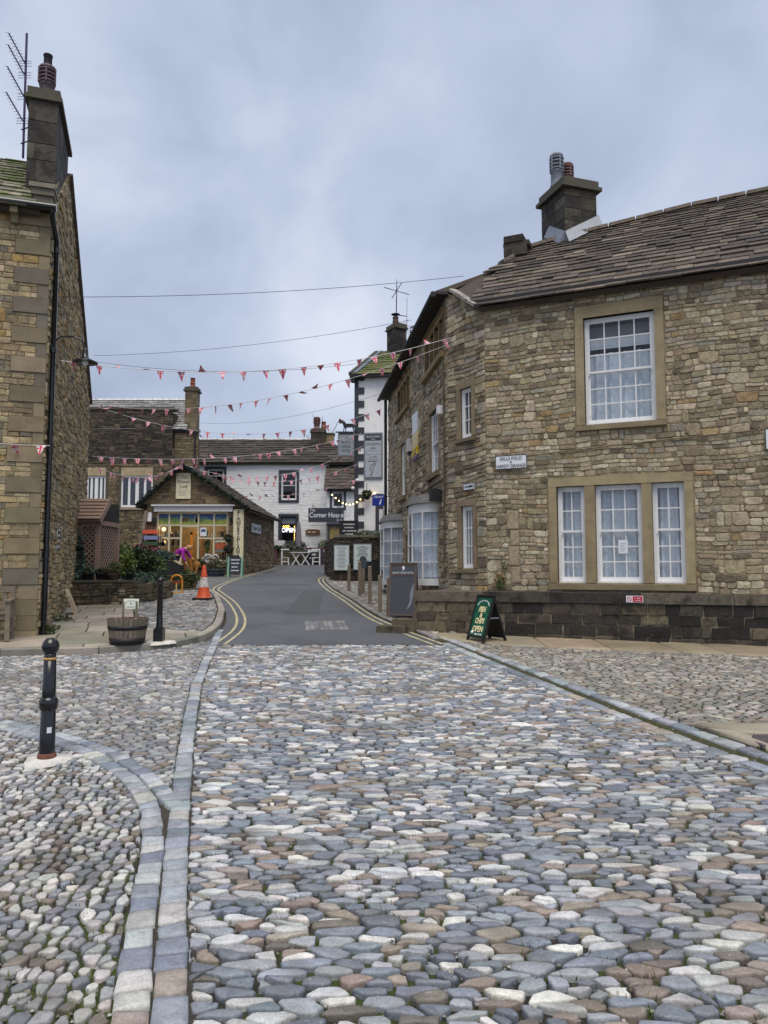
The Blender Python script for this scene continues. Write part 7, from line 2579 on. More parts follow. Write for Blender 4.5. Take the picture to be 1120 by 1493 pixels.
# ------------------------------------------------------------------ things outside the shop
t = thing('chalkboard', 'green framed chalkboard standing outside the flower shop', 'chalkboard', (-6.25, 31.3, hg(31.3)))
zb = hg(31.3)
fcb = Fr((-6.6, 31.25, zb), (1, -.02, 0), (0, .14, 1))
MB().fbox(fcb, .08, .56, .16, .84, -.02, .0).build('panel', mat('chalk_panel', S(30, 42, 56), .7, bump=.05), t)
M_MINT = mat('mint_paint', S(120, 168, 146), .5)
for u in (.0, .57):
    MB().fbox(fcb, u, u + .07, 0, .86, -.03, .015).build('leg', M_MINT, t)
    MB().bar(fcb.p(u + .03, .84, -.02), (fcb.p(u + .03, 0, 0).x, 31.75, zb), .05).build('rear_leg', M_MINT, t)
MB().prism([fcb.p(.12, .84, -.02), fcb.p(.52, .84, -.02), fcb.p(.46, .94, -.02), fcb.p(.18, .94, -.02)], fcb.N * .02).build('crest', M_BLACKM, t)
for k, s_ in enumerate(('x' * 9, 'x' * 8, 'x' * 7, 'x' * 8)):
    marks(t, s_, fcb, .32, .74 - k * .15, .001, .09, M_CHALK, .75)
t = thing('half_barrel', 'dark blue-grey half barrel of plants before the shop window', 'planter', (-7.2, 31.9, hg(31.9)))
MB().lathe(-7.2, 31.9, [(.34, 0), (.4, .3), (.4, .32), (.36, .32), (.34, .2)], 20, z=hg(31.9)).build('tub', mat('tub_blue', S(58, 64, 76), .6), t)
for z_ in (.07, .22):
    MB().lathe(-7.2, 31.9, [(.355 + z_ * .2, z_), (.36 + z_ * .2, z_ + .04)], 20, z=hg(31.9)).build('hoop', M_IRON, t)
leaves((-7.2, 31.9, hg(31.9) + .5), (.45, .35, .26), 700, .06, [(S(84, 96, 54), 2), (S(120, 90, 70), 1.2), (S(60, 76, 44), 2), (S(200, 196, 190), .3)]).build('foliage', M_LEAF, t)
t = thing('heart_wreath', 'pale grey twig heart wreath in the right shop window', 'wreath', (-7.55, 32.6, 1.95))
hp_ = []
for k in range(25):
    a = 2 * math.pi * k / 24
    hp_.append((-7.55 + .019 * 16 * math.sin(a) ** 3, 32.5, 2.0 + .019 * (13 * math.cos(a) - 5 * math.cos(2 * a) - 2 * math.cos(3 * a) - math.cos(4 * a))))
MB().tube(hp_, .055, 7).build('ring', mat('grey_twig', S(168, 164, 162), .9, var=.3, scale=40, bump=.6), t)
MB().tube([(p[0] * .55 + -7.55 * .45, 32.48, p[2] * .55 + 2.0 * .45) for p in hp_], .03, 6).build('inner_ring', mat('grey_twig'), t)
t = thing('potted_plant', 'mound of green plants in a pot right of the shop door', 'plant', (-7.95, 32.0, hg(32)))
leaves((-7.95, 32.0, hg(32) + .48), (.32, .28, .25), 600, .06, PAL_DKG).build('foliage', M_LEAF, t)
MB().lathe(-7.95, 32.0, [(.16, 0), (.22, .26), (.2, .26)], 16, z=hg(32)).build('pot', mat('clay'), t)
t = thing('vase_plant', 'tall green vase plant inside the right shop window', 'plant', (-7.95, 33.3, 2.1))
lf = MB()
for k in range(26):
    a = random.uniform(0, 6.28)
    r_ = random.uniform(.05, .22)
    lf.add([(-7.93, 33.25, 2.15), (-7.93 + r_ * .5 * math.cos(a) - .02, 33.25, 2.55), (-7.93 + r_ * math.cos(a), 33.25 + .08 * math.sin(a), 2.95), (-7.93 + r_ * .5 * math.cos(a) + .02, 33.25, 2.55)], [(0, 1, 2), (0, 2, 3)], pick(PAL_LIM))
lf.build('foliage', M_LEAF, t)
MB().lathe(-7.93, 33.25, [(.08, 0), (.1, .2), (.06, .3)], 12, z=2.0).build('vase', mat('glass_vase', S(150, 160, 150), .2), t)
for k, (u, z_, lab) in enumerate(((3.72, 3.0, 'dark hanging basket right of the shop window, upper one'), (3.72, 2.5, 'small leafy hanging basket right of the shop window, lower one'))):
    t = thing('hanging_basket', lab, 'basket', tuple(fs_.p(u, z_, .3)), 'shop hanging baskets')
    c = fs_.p(u, z_, .28)
    leaves(tuple(c), (.24, .2, .15), 300, .06, [(S(44, 50, 34), 3), (S(70, 78, 48), 1.5), (S(130, 80, 84), .3)]).build('foliage', M_LEAF, t)
    MB().lathe(c.x, c.y, [(.03, -.2), (.13, -.14), (.18, 0), (.15, 0)], 12, z=c.z - .02).build('bowl', M_BLACKM, t)
    MB().tube([c + Vector((0, 0, .1)), fs_.p(u, z_ + .3, .28), fs_.p(u, z_ + .34, .02)], .01, 4).build('bracket', M_IRON, t)
t = plate('window_poster', 'white poster with dark print in the shop window right of the door', 'poster', fs_, xs[3] + .08, xs[3] + .36, 3.08, 3.46, -.07, .003, M_SIGNW)
MB().fbox(fs_, xs[3] + .12, xs[3] + .32, 3.26, 3.38, -.0665, -.065).build('print_block', mat('print_blue', S(60, 84, 120), .5, bump=0), t)
t = plate('shelf_sign', 'orange and white price boards behind the right shop pane', 'sign', fs_, xs[4] + .06, xs[5] - .06, 2.5, 2.76, -.07, .004, mat('price_orange', S(178, 92, 60), .5, bump=0))
MB().fbox(fs_, xs[4] + .06, xs[5] - .06, 2.8, 2.98, -.07, -.066).build('upper_board', M_CREAM, t)
MB().fbox(fs_, xs[4] + .06, xs[5] - .06, 2.38, 2.47, -.07, -.066).build('lower_board', M_GREYP, t)
t = thing('coach_lamp', 'small black coach lantern right of the shop front', 'lamp', tuple(fs_.p(3.78, 3.8, .1)))
c = fs_.p(3.78, 3.85, .12)
MB().lathe(c.x, c.y, [(.03, -.16), (.06, -.1), (.07, .06), (.02, .12)], 6, z=c.z, smooth=False).build('lantern', M_BLACKM, t)
MB().bar(c + Vector((0, 0, .1)), fs_.p(3.78, 4.0, .0), .02).build('bracket', M_BLACKM, t)

# ------------------------------------------------------------------ person and dog
def skinned(name, pts, edges, matl, parent, sub=2, root=0):
    off = world_org(parent)
    me = bpy.data.meshes.new(name)
    bm = bmesh.new()
    lay = bm.verts.layers.skin.verify()
    vs = [bm.verts.new((p[0] - off.x, p[1] - off.y, p[2] - off.z)) for p in pts]
    for a, b_ in edges:
        bm.edges.new((vs[a], vs[b_]))
    for i, v in enumerate(vs):
        r_ = pts[i][3]
        v[lay].radius = r_ if isinstance(r_, tuple) else (r_, r_)
        v[lay].use_root = (i == root)
    bm.to_mesh(me)
    bm.free()
    o = bpy.data.objects.new(name, me)
    col.objects.link(o)
    o.parent = parent
    md = o.modifiers.new('skin', 'SKIN')
    md.use_smooth_shade = True
    s2 = o.modifiers.new('sub', 'SUBSURF')
    s2.levels = s2.render_levels = sub
    me.materials.append(matl)
    return o
px_, py_ = -8.85, 31.7
pz = hg(py_)
per = thing('person', 'person in a purple jacket and dark trousers bending down to stroke a dog', 'person', (px_, py_, pz))
M_SKIN = mat('skin', S(196, 150, 128), .6, var=.05, bump=0)
hip = (px_ - .05, py_, pz + .9)
body = [(hip[0], hip[1], hip[2], .13), (px_ + .12, py_, pz + 1.06, .13), (px_ + .32, py_, pz + 1.17, .135), (px_ + .45, py_ - .02, pz + 1.22, .06), (px_ + .55, py_ - .03, pz + 1.22, .085), (px_ + .64, py_ - .04, pz + 1.16, .075),
        (px_ - .02, py_ - .1, pz + .82, .1), (px_ + .06, py_ - .12, pz + .48, .065), (px_ + .0, py_ - .12, pz + .09, .042), (px_ + .14, py_ - .14, pz + .035, .035),
        (px_ - .04, py_ + .1, pz + .82, .1), (px_ - .02, py_ + .12, pz + .48, .065), (px_ - .1, py_ + .12, pz + .09, .042), (px_ + .04, py_ + .13, pz + .035, .035),
        (px_ + .3, py_ - .2, pz + 1.1, .055), (px_ + .34, py_ - .25, pz + .83, .042), (px_ + .46, py_ - .24, pz + .6, .03), (px_ + .5, py_ - .24, pz + .53, .032),
        (px_ + .34, py_ + .2, pz + 1.1, .055), (px_ + .48, py_ + .2, pz + .88, .042), (px_ + .62, py_ + .12, pz + .76, .03), (px_ + .67, py_ + .1, pz + .72, .032)]
ed = [(0, 1), (1, 2), (2, 3), (3, 4), (4, 5), (0, 6), (6, 7), (7, 8), (8, 9), (0, 10), (10, 11), (11, 12), (12, 13), (2, 14), (14, 15), (15, 16), (16, 17), (2, 18), (18, 19), (19, 20), (20, 21)]
skinned('body', body, ed, M_SKIN, per)
jk = [(hip[0] - .02, hip[1], hip[2] - .02, .17), (px_ + .1, py_, pz + 1.06, .16), (px_ + .32, py_, pz + 1.18, .165), (px_ + .43, py_ - .01, pz + 1.21, .1),
      (px_ + .3, py_ - .22, pz + 1.1, .085), (px_ + .34, py_ - .26, pz + .83, .068), (px_ + .45, py_ - .245, pz + .64, .052),
      (px_ + .34, py_ + .22, pz + 1.1, .085), (px_ + .48, py_ + .21, pz + .88, .066), (px_ + .6, py_ + .13, pz + .79, .05)]
skinned('jacket', jk, [(0, 1), (1, 2), (2, 3), (2, 4), (4, 5), (5, 6), (2, 7), (7, 8), (8, 9)], mat('purple_fabric', S(150, 24, 150), .7, var=.12, scale=12, bump=.3), per)
tr_ = [(hip[0], hip[1], hip[2], .15), (px_ - .02, py_ - .1, pz + .8, .118), (px_ + .06, py_ - .12, pz + .48, .085), (px_ + .0, py_ - .12, pz + .1, .065),
       (px_ - .04, py_ + .1, pz + .8, .118), (px_ - .02, py_ + .12, pz + .48, .085), (px_ - .1, py_ + .12, pz + .1, .065)]
skinned('trousers', tr_, [(0, 1), (1, 2), (2, 3), (0, 4), (4, 5), (5, 6)], mat('navy_denim', S(34, 38, 56), .8, bump=.2), per)
skinned('shoe', [(px_ - .03, py_ - .13, pz + .045, .05), (px_ + .17, py_ - .14, pz + .035, .04)], [(0, 1)], M_BLACKM, per, 1)
skinned('shoe', [(px_ - .13, py_ + .12, pz + .045, .05), (px_ + .07, py_ + .13, pz + .035, .04)], [(0, 1)], M_BLACKM, per, 1)
hr = MB().ball((px_ + .545, py_ - .02, pz + 1.25), (.13, .115, .115), 12, lump=.12)
hr.ball((px_ + .47, py_ - .01, pz + 1.24), (.09, .1, .09), 10, lump=.15)
hr.build('hair', mat('light_brown_hair', S(176, 132, 88), .7, var=.2, scale=30, bump=.3), per)
fc_ = MB().ball((px_ + .665, py_ - .09, pz + 1.19), (.012, .012, .012), 6).ball((px_ + .665, py_ + .02, pz + 1.19), (.012, .012, .012), 6)
fc_.build('eyes', M_INK, per)
for s_ in (0, 1):
    hx, hy, hz = (px_ + .5, py_ - .24, pz + .53) if s_ == 0 else (px_ + .67, py_ + .1, pz + .72)
    for k in range(4):
        o_ = (k - 1.5) * .022
        MB().tube([(hx, hy + o_, hz), (hx + .03, hy + o_, hz - .05), (hx + .035, hy + o_, hz - .085 + .01 * abs(k - 1))], [.011, .01, .008], 6).build('finger', M_SKIN, per)
    MB().tube([(hx - .01, hy - .03, hz + .02), (hx + .03, hy - .055, hz - .02)], [.012, .009], 6).build('thumb', M_SKIN, per)
dx_, dy_ = -8.02, 31.35
dz_ = hg(dy_)
dog = thing('dog', 'tall tan dog standing head-on beside the bending person', 'dog', (dx_, dy_, dz_))
M_FUR = mat('tan_fur', S(178, 122, 62), .9, var=.18, scale=25, bump=.4)
db = [(dx_ + .05, dy_ + .55, dz_ + .55, .13), (dx_ + .02, dy_ + .3, dz_ + .55, .135), (dx_, dy_ + .08, dz_ + .56, .15), (dx_ - .02, dy_ - .06, dz_ + .68, .085), (dx_ - .02, dy_ - .12, dz_ + .78, .085), (dx_ - .02, dy_ - .24, dz_ + .745, .045),
      (dx_ - .09, dy_ + .05, dz_ + .42, .06), (dx_ - .09, dy_ + .06, dz_ + .22, .034), (dx_ - .09, dy_ + .04, dz_ + .04, .03), (dx_ - .09, dy_ - .02, dz_ + .025, .028),
      (dx_ + .09, dy_ + .05, dz_ + .42, .06), (dx_ + .09, dy_ + .06, dz_ + .22, .034), (dx_ + .09, dy_ + .04, dz_ + .04, .03), (dx_ + .09, dy_ - .02, dz_ + .025, .028),
      (dx_ - .06, dy_ + .56, dz_ + .4, .075), (dx_ - .06, dy_ + .66, dz_ + .2, .036), (dx_ - .06, dy_ + .6, dz_ + .03, .028),
      (dx_ + .16, dy_ + .56, dz_ + .4, .075), (dx_ + .16, dy_ + .66, dz_ + .2, .036), (dx_ + .16, dy_ + .6, dz_ + .03, .028),
      (dx_ + .1, dy_ + .72, dz_ + .6, .03), (dx_ + .18, dy_ + .86, dz_ + .5, .015)]
skinned('body', db, [(0, 1), (1, 2), (2, 3), (3, 4), (4, 5), (2, 6), (6, 7), (7, 8), (8, 9), (2, 10), (10, 11), (11, 12), (12, 13), (0, 14), (14, 15), (15, 16), (0, 17), (17, 18), (18, 19), (0, 20), (20, 21)], M_FUR, dog)
for s_ in (-1, 1):
    MB().prism([(dx_ - .02 + s_ * .06, dy_ - .1, dz_ + .85), (dx_ - .02 + s_ * .11, dy_ - .1, dz_ + .82), (dx_ - .02 + s_ * .11, dy_ - .1, dz_ + .73), (dx_ - .02 + s_ * .075, dy_ - .1, dz_ + .76)], (0, .02, 0)).build('ear', mat('dark_tan_fur', S(138, 88, 44), .9), dog)
    MB().ball((dx_ - .02 + s_ * .035, dy_ - .19, dz_ + .79), .012, 6).build('eye', M_INK, dog)
MB().ball((dx_ - .02, dy_ - .29, dz_ + .75), (.022, .018, .018), 8).build('nose', M_INK, dog)
t = thing('dog_lead', 'pale lead hanging from the person hand to the dog', 'lead', (-8.3, 31.5, hg(31.5)))
MB().tube([(px_ + .5, py_ - .24, pz + .5), (-8.22, 31.45, dz_ + .25), (-8.1, 31.4, dz_ + .4), (-8.03, 31.32, dz_ + .62)], .01, 5).build('strap', mat('lead_teal', S(120, 160, 160), .6), t)
MB().ball((-8.03, 31.3, dz_ + .62), .02, 6).build('clip', M_IRON, t)

# ------------------------------------------------------------------ café furniture
zc = hg(43.3)
M_FURN = mat('white_garden_paint', S(222, 224, 224), .5, var=.05, bump=.05)
t = thing('cafe_table', 'white folding café table with crossed legs outside the white cottage', 'table', (-4.85, 43.3, zc))
MB().box(-5.42, -4.3, 43.0, 43.6, zc + .72, zc + .76).build('tabletop', M_FURN, t)
for y_ in (43.08, 43.52):
    for (a, b_) in ((-5.35, -4.9), (-4.9, -5.35), (-4.8, -4.35), (-4.35, -4.8)):
        MB().bar((a, y_, zc), (b_, y_ + .02 * (b_ > a), zc + .72), .045).build('leg', M_FURN, t)
def fchair(x, y, lab, d):
    t = thing('garden_chair', lab, 'chair', (x, y, zc), 'white café chairs')
    for k in range(4):
        MB().box(x - .22, x + .22, y - .2 + k * .105, y - .12 + k * .105, zc + .43, zc + .455).build('seat_slat', M_FURN, t)
    for sy in (-.18, .18):
        MB().bar((x - d * .2, y + sy, zc), (x - d * .2, y + sy, zc + .95), .045).build('leg', M_FURN, t)
        MB().bar((x + d * .2, y + sy, zc), (x + d * .18, y + sy, zc + .43), .045).build('leg', M_FURN, t)
    for z_ in (.58, .74, .9):
        MB().box(x - d * .2 - .02, x - d * .2 + .02, y - .18, y + .18, zc + z_ - .04, zc + z_ + .04).build('back_slat', M_FURN, t)
    MB().box(x - .2, x + .2, y - .2, y - .16, zc + .18, zc + .22).build('stretcher', M_FURN, t)
    MB().box(x - .24, x + .24, y - .22, y - .17, zc + .88, zc + .95).build('top_rail', M_FURN, t)
fchair(-5.75, 43.3, 'white slatted garden chair left of the café table', 1)
fchair(-3.95, 43.3, 'white slatted garden chair right of the café table', -1)
t = thing('parasol', 'closed grey parasol standing behind the café table', 'parasol', (-5.1, 44.2, hg(44.2)))
MB().tube([(-5.1, 44.2, hg(44.2)), (-5.1, 44.2, 4.5)], .03, 8).build('pole', M_OAK, t)
MB().lathe(-5.1, 44.2, [(.09, 2.85), (.2, 2.95), (.19, 3.3), (.15, 3.9), (.1, 4.3), (.03, 4.45)], 12, smooth=False).build('canopy', mat('parasol_cloth', S(112, 108, 118), .85, var=.15, bump=.3), t)
MB().lathe(-5.1, 44.2, [(.3, 0), (.3, .06), (.05, .1)], 16, z=hg(44.2)).build('base', M_IRON, t)
lw = thing('garden_wall', 'low dark stone wall with planting before the café', 'wall', (-5.5, 44, hg(44)))
fl_w = wallfr((-7.6, 44.0), (-2.6, 44.0))
zb = hg(44)
o_ = MB().fbox(fl_w, 0, fl_w.L, zb - .2, zb + .85, -.3, -.01).build('wall_body', M_DMORTAR, lw)
sp = Pieces(o_, 'stone', M_DARKSTONE, 'small_stones', limit=40)
rubble(sp, fl_w, 0, fl_w.L, zb - .1, zb + .85, [], PAL_PW, band=(.2, .3), wid=(.25, .6), depth=(.02, .05))
sp.flush()
shrub('mixed planting hedge behind the left café chair', (-6.6, 44.1, zb + .95), (.7, .3, .22), 700, .08, PAL_DKG)
shrub('purple-grey heather bush behind the café table', (-5.3, 44.25, zb + 1.0), (.7, .3, .42), 900, .08, [(S(84, 92, 72), 2), (S(110, 104, 104), 1), (S(60, 72, 50), 2)])
shrub('small spiky plant on the wall before the brown plaque', (-3.6, 44.1, zb + 1.05), (.32, .2, .4), 260, .1, [(S(110, 126, 100), 2), (S(84, 100, 74), 2)])
t = thing('planter_box', 'white painted planter box under the lit café window', 'planter', (-6.6, 44.4, hg(44)))
for a, b_ in ((-7.3, -6.6), (-6.56, -5.95)):
    MB().box(a, b_, 44.3, 44.6, zb + .95, zb + 1.45).build('panel', M_WHITE2, t)
t = thing('menu_easel', 'burgundy framed menu easel left of the café chairs', 'easel', (-6.5, 43.1, hg(43.1)))
fea = Fr((-6.85, 43.05, hg(43.05)), (1, .15, 0), (0, .18, 1))
MB().fbox(fea, .1, .52, .2, .85, -.02, .0).build('panel', M_INK, t)
M_BURG = mat('burgundy_paint', S(92, 30, 58), .5)
for u in (.04, .52):
    MB().fbox(fea, u, u + .06, 0, .9, -.03, .012).build('leg', M_BURG, t)
MB().fbox(fea, .1, .52, .85, .92, -.03, .012).build('top_rail', M_BURG, t)
for k in range(4):
    MB().fbox(fea, .17, .45, .7 - k * .12, .73 - k * .12, .0005, .003).build('chalk_line', M_CHALK, t)
for x0_, lab, lines_ in ((-4.55, 'dark chalkboard right of the café chairs with menu lines', ('x' * 5, 'x' * 4, 'x' * 5, 'x' * 4)), (-3.72, 'chalkboard headed CAFE beside the terrace wall', ('CAFE', 'x' * 2, 'x' * 4, 'x' * 4))):
    t = thing('cafe_chalkboard', lab, 'chalkboard', (x0_ + .3, 43.6, hg(43.6)), 'café chalkboards')
    fk = Fr((x0_, 43.55, hg(43.5)), (1, 0, 0), (0, .1, 1))
    MB().fbox(fk, 0, .74, .04, .98, -.03, .0).build('panel', mat('chalk_panel2', S(44, 42, 50), .8, bump=.05), t)
    for (a, b_, c_, d_) in ((-.04, 0, 0, 1.02), (.74, .78, 0, 1.02), (0, .74, .98, 1.02), (0, .74, 0, .04)):
        MB().fbox(fk, a, b_, c_, d_, -.04, .012).build('frame', M_BURG, t)
    for k, s_ in enumerate(lines_):
        (text if s_ == 'CAFE' else marks)(t, s_, fk, .37, .84 - k * .22, .002, .24 if k == 0 else .17, M_CHALK, .8)

# ------------------------------------------------------------------ posts and boards up the street
for i, (x, y, h_, lab) in enumerate(((-1.09, 23.13, .83, 'weathered square oak post farthest up the kerb, nearest the terrace wall'), (-.70, 21.4, 1.0, 'second oak post from the terrace wall, left of the grey-capped post'), (-.36, 18.9, .98, 'tall oak post before the far bow window, third from the near board'), (-.09, 16.95, .86, 'oak post just left of the black hotel board'), (.10, 16.1, .85, 'oak post hard against the left edge of the black hotel board'), (-.62, 22.0, 1.1, 'grey-capped oak post between the second and third posts'))):
    zb = hg(y) + .03
    if i == 5:
        t = thing('oak_post', lab, 'post', (x, y, zb), 'oak posts along the kerb')
        MB().box(x - .055, x + .055, y - .05, y + .05, zb, zb + .8).build('shaft', M_OAK, t)
        MB().box(x - .1, x + .1, y - .06, y + .06, zb + .8, zb + 1.08).prism([(x - .1, y - .06, zb + 1.08), (x + .1, y - .06, zb + 1.08), (x + .05, y - .06, zb + 1.13), (x - .05, y - .06, zb + 1.13)], (0, .12, 0)).build('cap', mat('grey_cap', S(66, 74, 86), .6), t)
    else:
        m_ = MB()
        a = .048
        m_.hexa([(x - a, y - a, zb - .05), (x + a, y - a, zb - .05), (x + a, y + a, zb - .05), (x - a, y + a, zb - .05),
                 (x - a * .94, y - a * .94, zb + h_ - .02), (x + a * .94, y - a * .94, zb + h_), (x + a * .94, y + a * .94, zb + h_ + .015), (x - a * .94, y + a * .94, zb + h_)], (1, 1, 1))
        m_.build('oak_post', M_OAK, None, lab, 'post', 'oak posts along the kerb', loc=(x, y, zb))

def aboard(name, label, base, axis, nrm, width, height, spread, fm, pm, rear=None, fw=.045):
    """folding pavement board: front and rear panels hinged at the top"""
    A, Nn = Vector((*axis, 0)).normalized(), Vector((*nrm, 0)).normalized()
    zb = hg(base[1]) + .035
    c = Vector((base[0], base[1], zb))
    t = thing(name, label, 'pavement sign', tuple(c))
    top = c + Vector((0, 0, height))
    fr_f = Fr(c + Nn * spread - A * width / 2, A, top - (c + Nn * spread), None)
    fr_f.N = Nn.copy() if fr_f.N.dot(Nn) > 0 else Nn.copy()
    fr_f.N = (fr_f.U.cross(fr_f.V)).normalized()
    if fr_f.N.dot(Nn) < 0: fr_f.N = -fr_f.N
    fr_f.Rd = fr_f.V.cross(fr_f.N)
    Ls = math.hypot(height, spread)
    MB().fbox(fr_f, fw, width - fw, .06, Ls - fw, -.02, 0).build('front_panel', pm, t)
    for (a, b_, v0, v1) in ((0, fw, 0, Ls), (width - fw, width, 0, Ls), (fw, width - fw, Ls - fw, Ls), (fw, width - fw, .06, .06 + fw)):
        MB().fbox(fr_f, a, b_, v0, v1, -.03, .012).build('frame_rail', fm, t)
    fr_r = Fr(c - Nn * spread - A * width / 2, A, top - (c - Nn * spread), None)
    if fr_r.N.dot(-Nn) < 0: fr_r.N = -fr_r.N
    MB().fbox(fr_r, 0, width, .05, Ls, -.03, .0).build('rear_panel', rear or fm, t)
    for u in (.0, width - .05):
        MB().fbox(fr_r, u, u + .05, 0, .05, -.03, .0).build('foot', fm, t)
    MB().bar(c + Nn * spread * .5 + A * (width / 2 - .02) + Vector((0, 0, height * .5)), c - Nn * spread * .5 + A * (width / 2 - .02) + Vector((0, 0, height * .5)), .02).build('stay', M_GREYP, t)
    return t, fr_f, Ls
M_GREENP = mat('board_green', S(14, 84, 62), .4, var=.06, bump=.03)
M_CRM = mat('board_cream', S(240, 226, 178), .5, bump=0)
t, fb, Ls = aboard('pavement_board', 'green FISH and CHIPS OPEN pavement board with black frame', (1.74, 12.68), (.50, -.866), (-.866, -.50), .46, .76, .25, M_BLACKM, M_GREENP, fw=.025)
text(t, 'FISH', fb, .23, Ls - .26, .003, .13, M_CRM, .75, shear=.15, bold=.004)
text(t, '&', fb, .23, Ls - .36, .003, .11, M_CRM, .9, shear=.15, bold=.004)
text(t, 'CHIPS', fb, .23, Ls - .46, .003, .13, M_CRM, .72, shear=.15, bold=.004)
text(t, 'OPEN', fb, .23, Ls - .60, .003, .14, M_CRM, .78, bold=.004)
am = MB()
for k in range(10):
    a = math.pi * (k + .5) / 10
    cpos = fb.p(.23 + .15 * math.cos(a), Ls - .19 + .09 * math.sin(a), .002)
    am.bar(cpos - fb.U * .012, cpos + fb.U * .012, .022, .003, up=fb.N)
am.build('arched_lettering', M_SIGNW, t)
dm = MB()
q = [(.0, .18), (.16, 0), (0, -.18), (-.16, 0)]
for i in range(4):
    a, b_ = q[i], q[(i + 1) % 4]
    dm.bar(fb.p(.23 + a[0], Ls - .37 + a[1], .0015), fb.p(.23 + b_[0], Ls - .37 + b_[1], .0015), .008, .002, up=fb.N)
dm.build('diamond', mat('board_midgreen', S(60, 140, 104), .4, bump=0), t)
marks(t, 'x' * 9, fb, .27, .115, .003, .05, M_SIGNW, .7)
MB().ball(fb.p(.1, .14, .0), (.03, .03, .03), 8).build('badge', M_SIGNW, t)
t, fb, Ls = aboard('hotel_board', 'large black BLACK HORSE HOTEL chalk board with timber frame by the kerb', (.42, 15.95), (.97, -.24), (-.24, -.97), .60, 1.18, .22, mat('brown_frame', S(86, 76, 70), .7), mat('slate_panel', S(62, 66, 74), .45, var=.08, bump=.03), fw=.05)
MB().fbox(fb, .05, .55, Ls - .28, Ls - .26, 0, .01).build('divider', mat('divider_brown', S(96, 70, 62), .6), t)
text(t, 'BLACK HORSE HOTEL', fb, .3, Ls - .22, .003, .055, M_SIGNW, .85)
hh = [(-.02, -.05), (.03, -.02), (.03, .03), (.0, .055), (-.03, .03), (-.01, .0)]
MB().add([fb.p(.3 + a, Ls - .12 + b_, .003) for a, b_ in hh], [tuple(range(6))]).build('horse_mark', M_SIGNW, t)
MB().add([fb.p(a, b_, .003) for a, b_ in ((.40, .2), (.47, .38), (.46, .5), (.5, .68), (.54, .76), (.54, .5), (.5, .3), (.44, .22))], [tuple(range(8))]).build('horse_print', M_GREYP, t)
# white low planter box and dark bench near the far bow window
t = thing('dark_bench', 'small dark timber bench against the terrace wall end', 'bench', (-.35, 26.6, hg(26.6)))
zb = hg(26.6)
MB().box(-.75, -.1, 26.5, 26.9, zb + .42, zb + .47).build('seat', M_BLACKM, t)
MB().box(-.75, -.1, 26.9, 26.94, zb + .5, zb + .85).build('backrest', M_BLACKM, t)
for x_ in (-.7, -.15):
    for y_ in (26.55, 26.87):
        MB().box(x_ - .03, x_ + .03, y_ - .03, y_ + .03, zb, zb + .42).build('leg', M_BLACKM, t)

# ------------------------------------------------------------------ bunting and overhead wires
M_FB = mat('flag_blue', S(58, 60, 120), .8, bump=0)
M_FW = mat('flag_white', S(226, 214, 222), .8, bump=0)
M_FR = mat('flag_red', S(204, 62, 86), .8, bump=0)
TRI = [(-.5, 0), (0, -1.25), (.5, 0)]
def flagmesh(curl, seed, blue=True):
    mb = MB()
    rnd = random.Random(seed)
    ax, tw_ = rnd.uniform(-.5, .5), rnd.uniform(-.4, .4)
    def w(x, y):
        return curl * (.35 * y * y + .25 * math.sin(x * 3 + ax) * -y) + tw_ * x * y
    def lay(poly, off, m):
        p = clip_to(poly, TRI)
        if len(p) < 3:
            return
        # split by rows so the cloth can curl
        for r0, r1 in ((0.01, -.3), (-.3, -.6), (-.6, -.95), (-.95, -1.3)):
            q = clip_poly(clip_poly(p, 0, 1, r0), 0, -1, -r1)
            if len(q) < 3:
                continue
            for s_ in (1, -1):
                mb.add([(x, w(x, y) + off * s_, y) for x, y in q], [tuple(range(len(q)))], m=m)
    rect = lambda a, b_, c, d: [(a, c), (b_, c), (b_, d), (a, d)]
    lay([(-.6, -1.3), (.6, -1.3), (.6, .1), (-.6, .1)], .004, 0 if blue else 1)
    def diag(x0, y0, x1, y1, t_):
        dx, dy = x1 - x0, y1 - y0
        l = math.hypot(dx, dy)
        nx_, ny_ = -dy / l * t_, dx / l * t_
        q = [(x0 - nx_, y0 - ny_), (x1 - nx_, y1 - ny_), (x1 + nx_, y1 + ny_), (x0 + nx_, y0 + ny_)]
        return q if area(q) > 0 else q[::-1]
    if blue:
        for (a, b_, c, d) in ((-.55, .05, .4, -.75), (.55, .05, -.4, -.75)):
            lay(diag(a, b_, c, d, .11), .008, 1)
            lay(diag(a, b_, c, d, .035), .012, 2)
    lay(rect(-.19, .19, -1.3, .1), .016, 1)
    lay(rect(-.6, .6, -.53, -.15), .016, 1)
    lay(rect(-.1, .1, -1.3, .1), .020, 2)
    lay(rect(-.6, .6, -.43, -.25), .020, 2)
    return mb.mesh('flag', [M_FB, M_FW, M_FR], (0, 0, 0))
import itertools
FLAGS = [flagmesh(c, i) for i, c in enumerate((0, .3, -.4, .7, -.8, .15))]
FLAGS2 = [flagmesh(.2, 9, False), flagmesh(-.3, 10, False)]
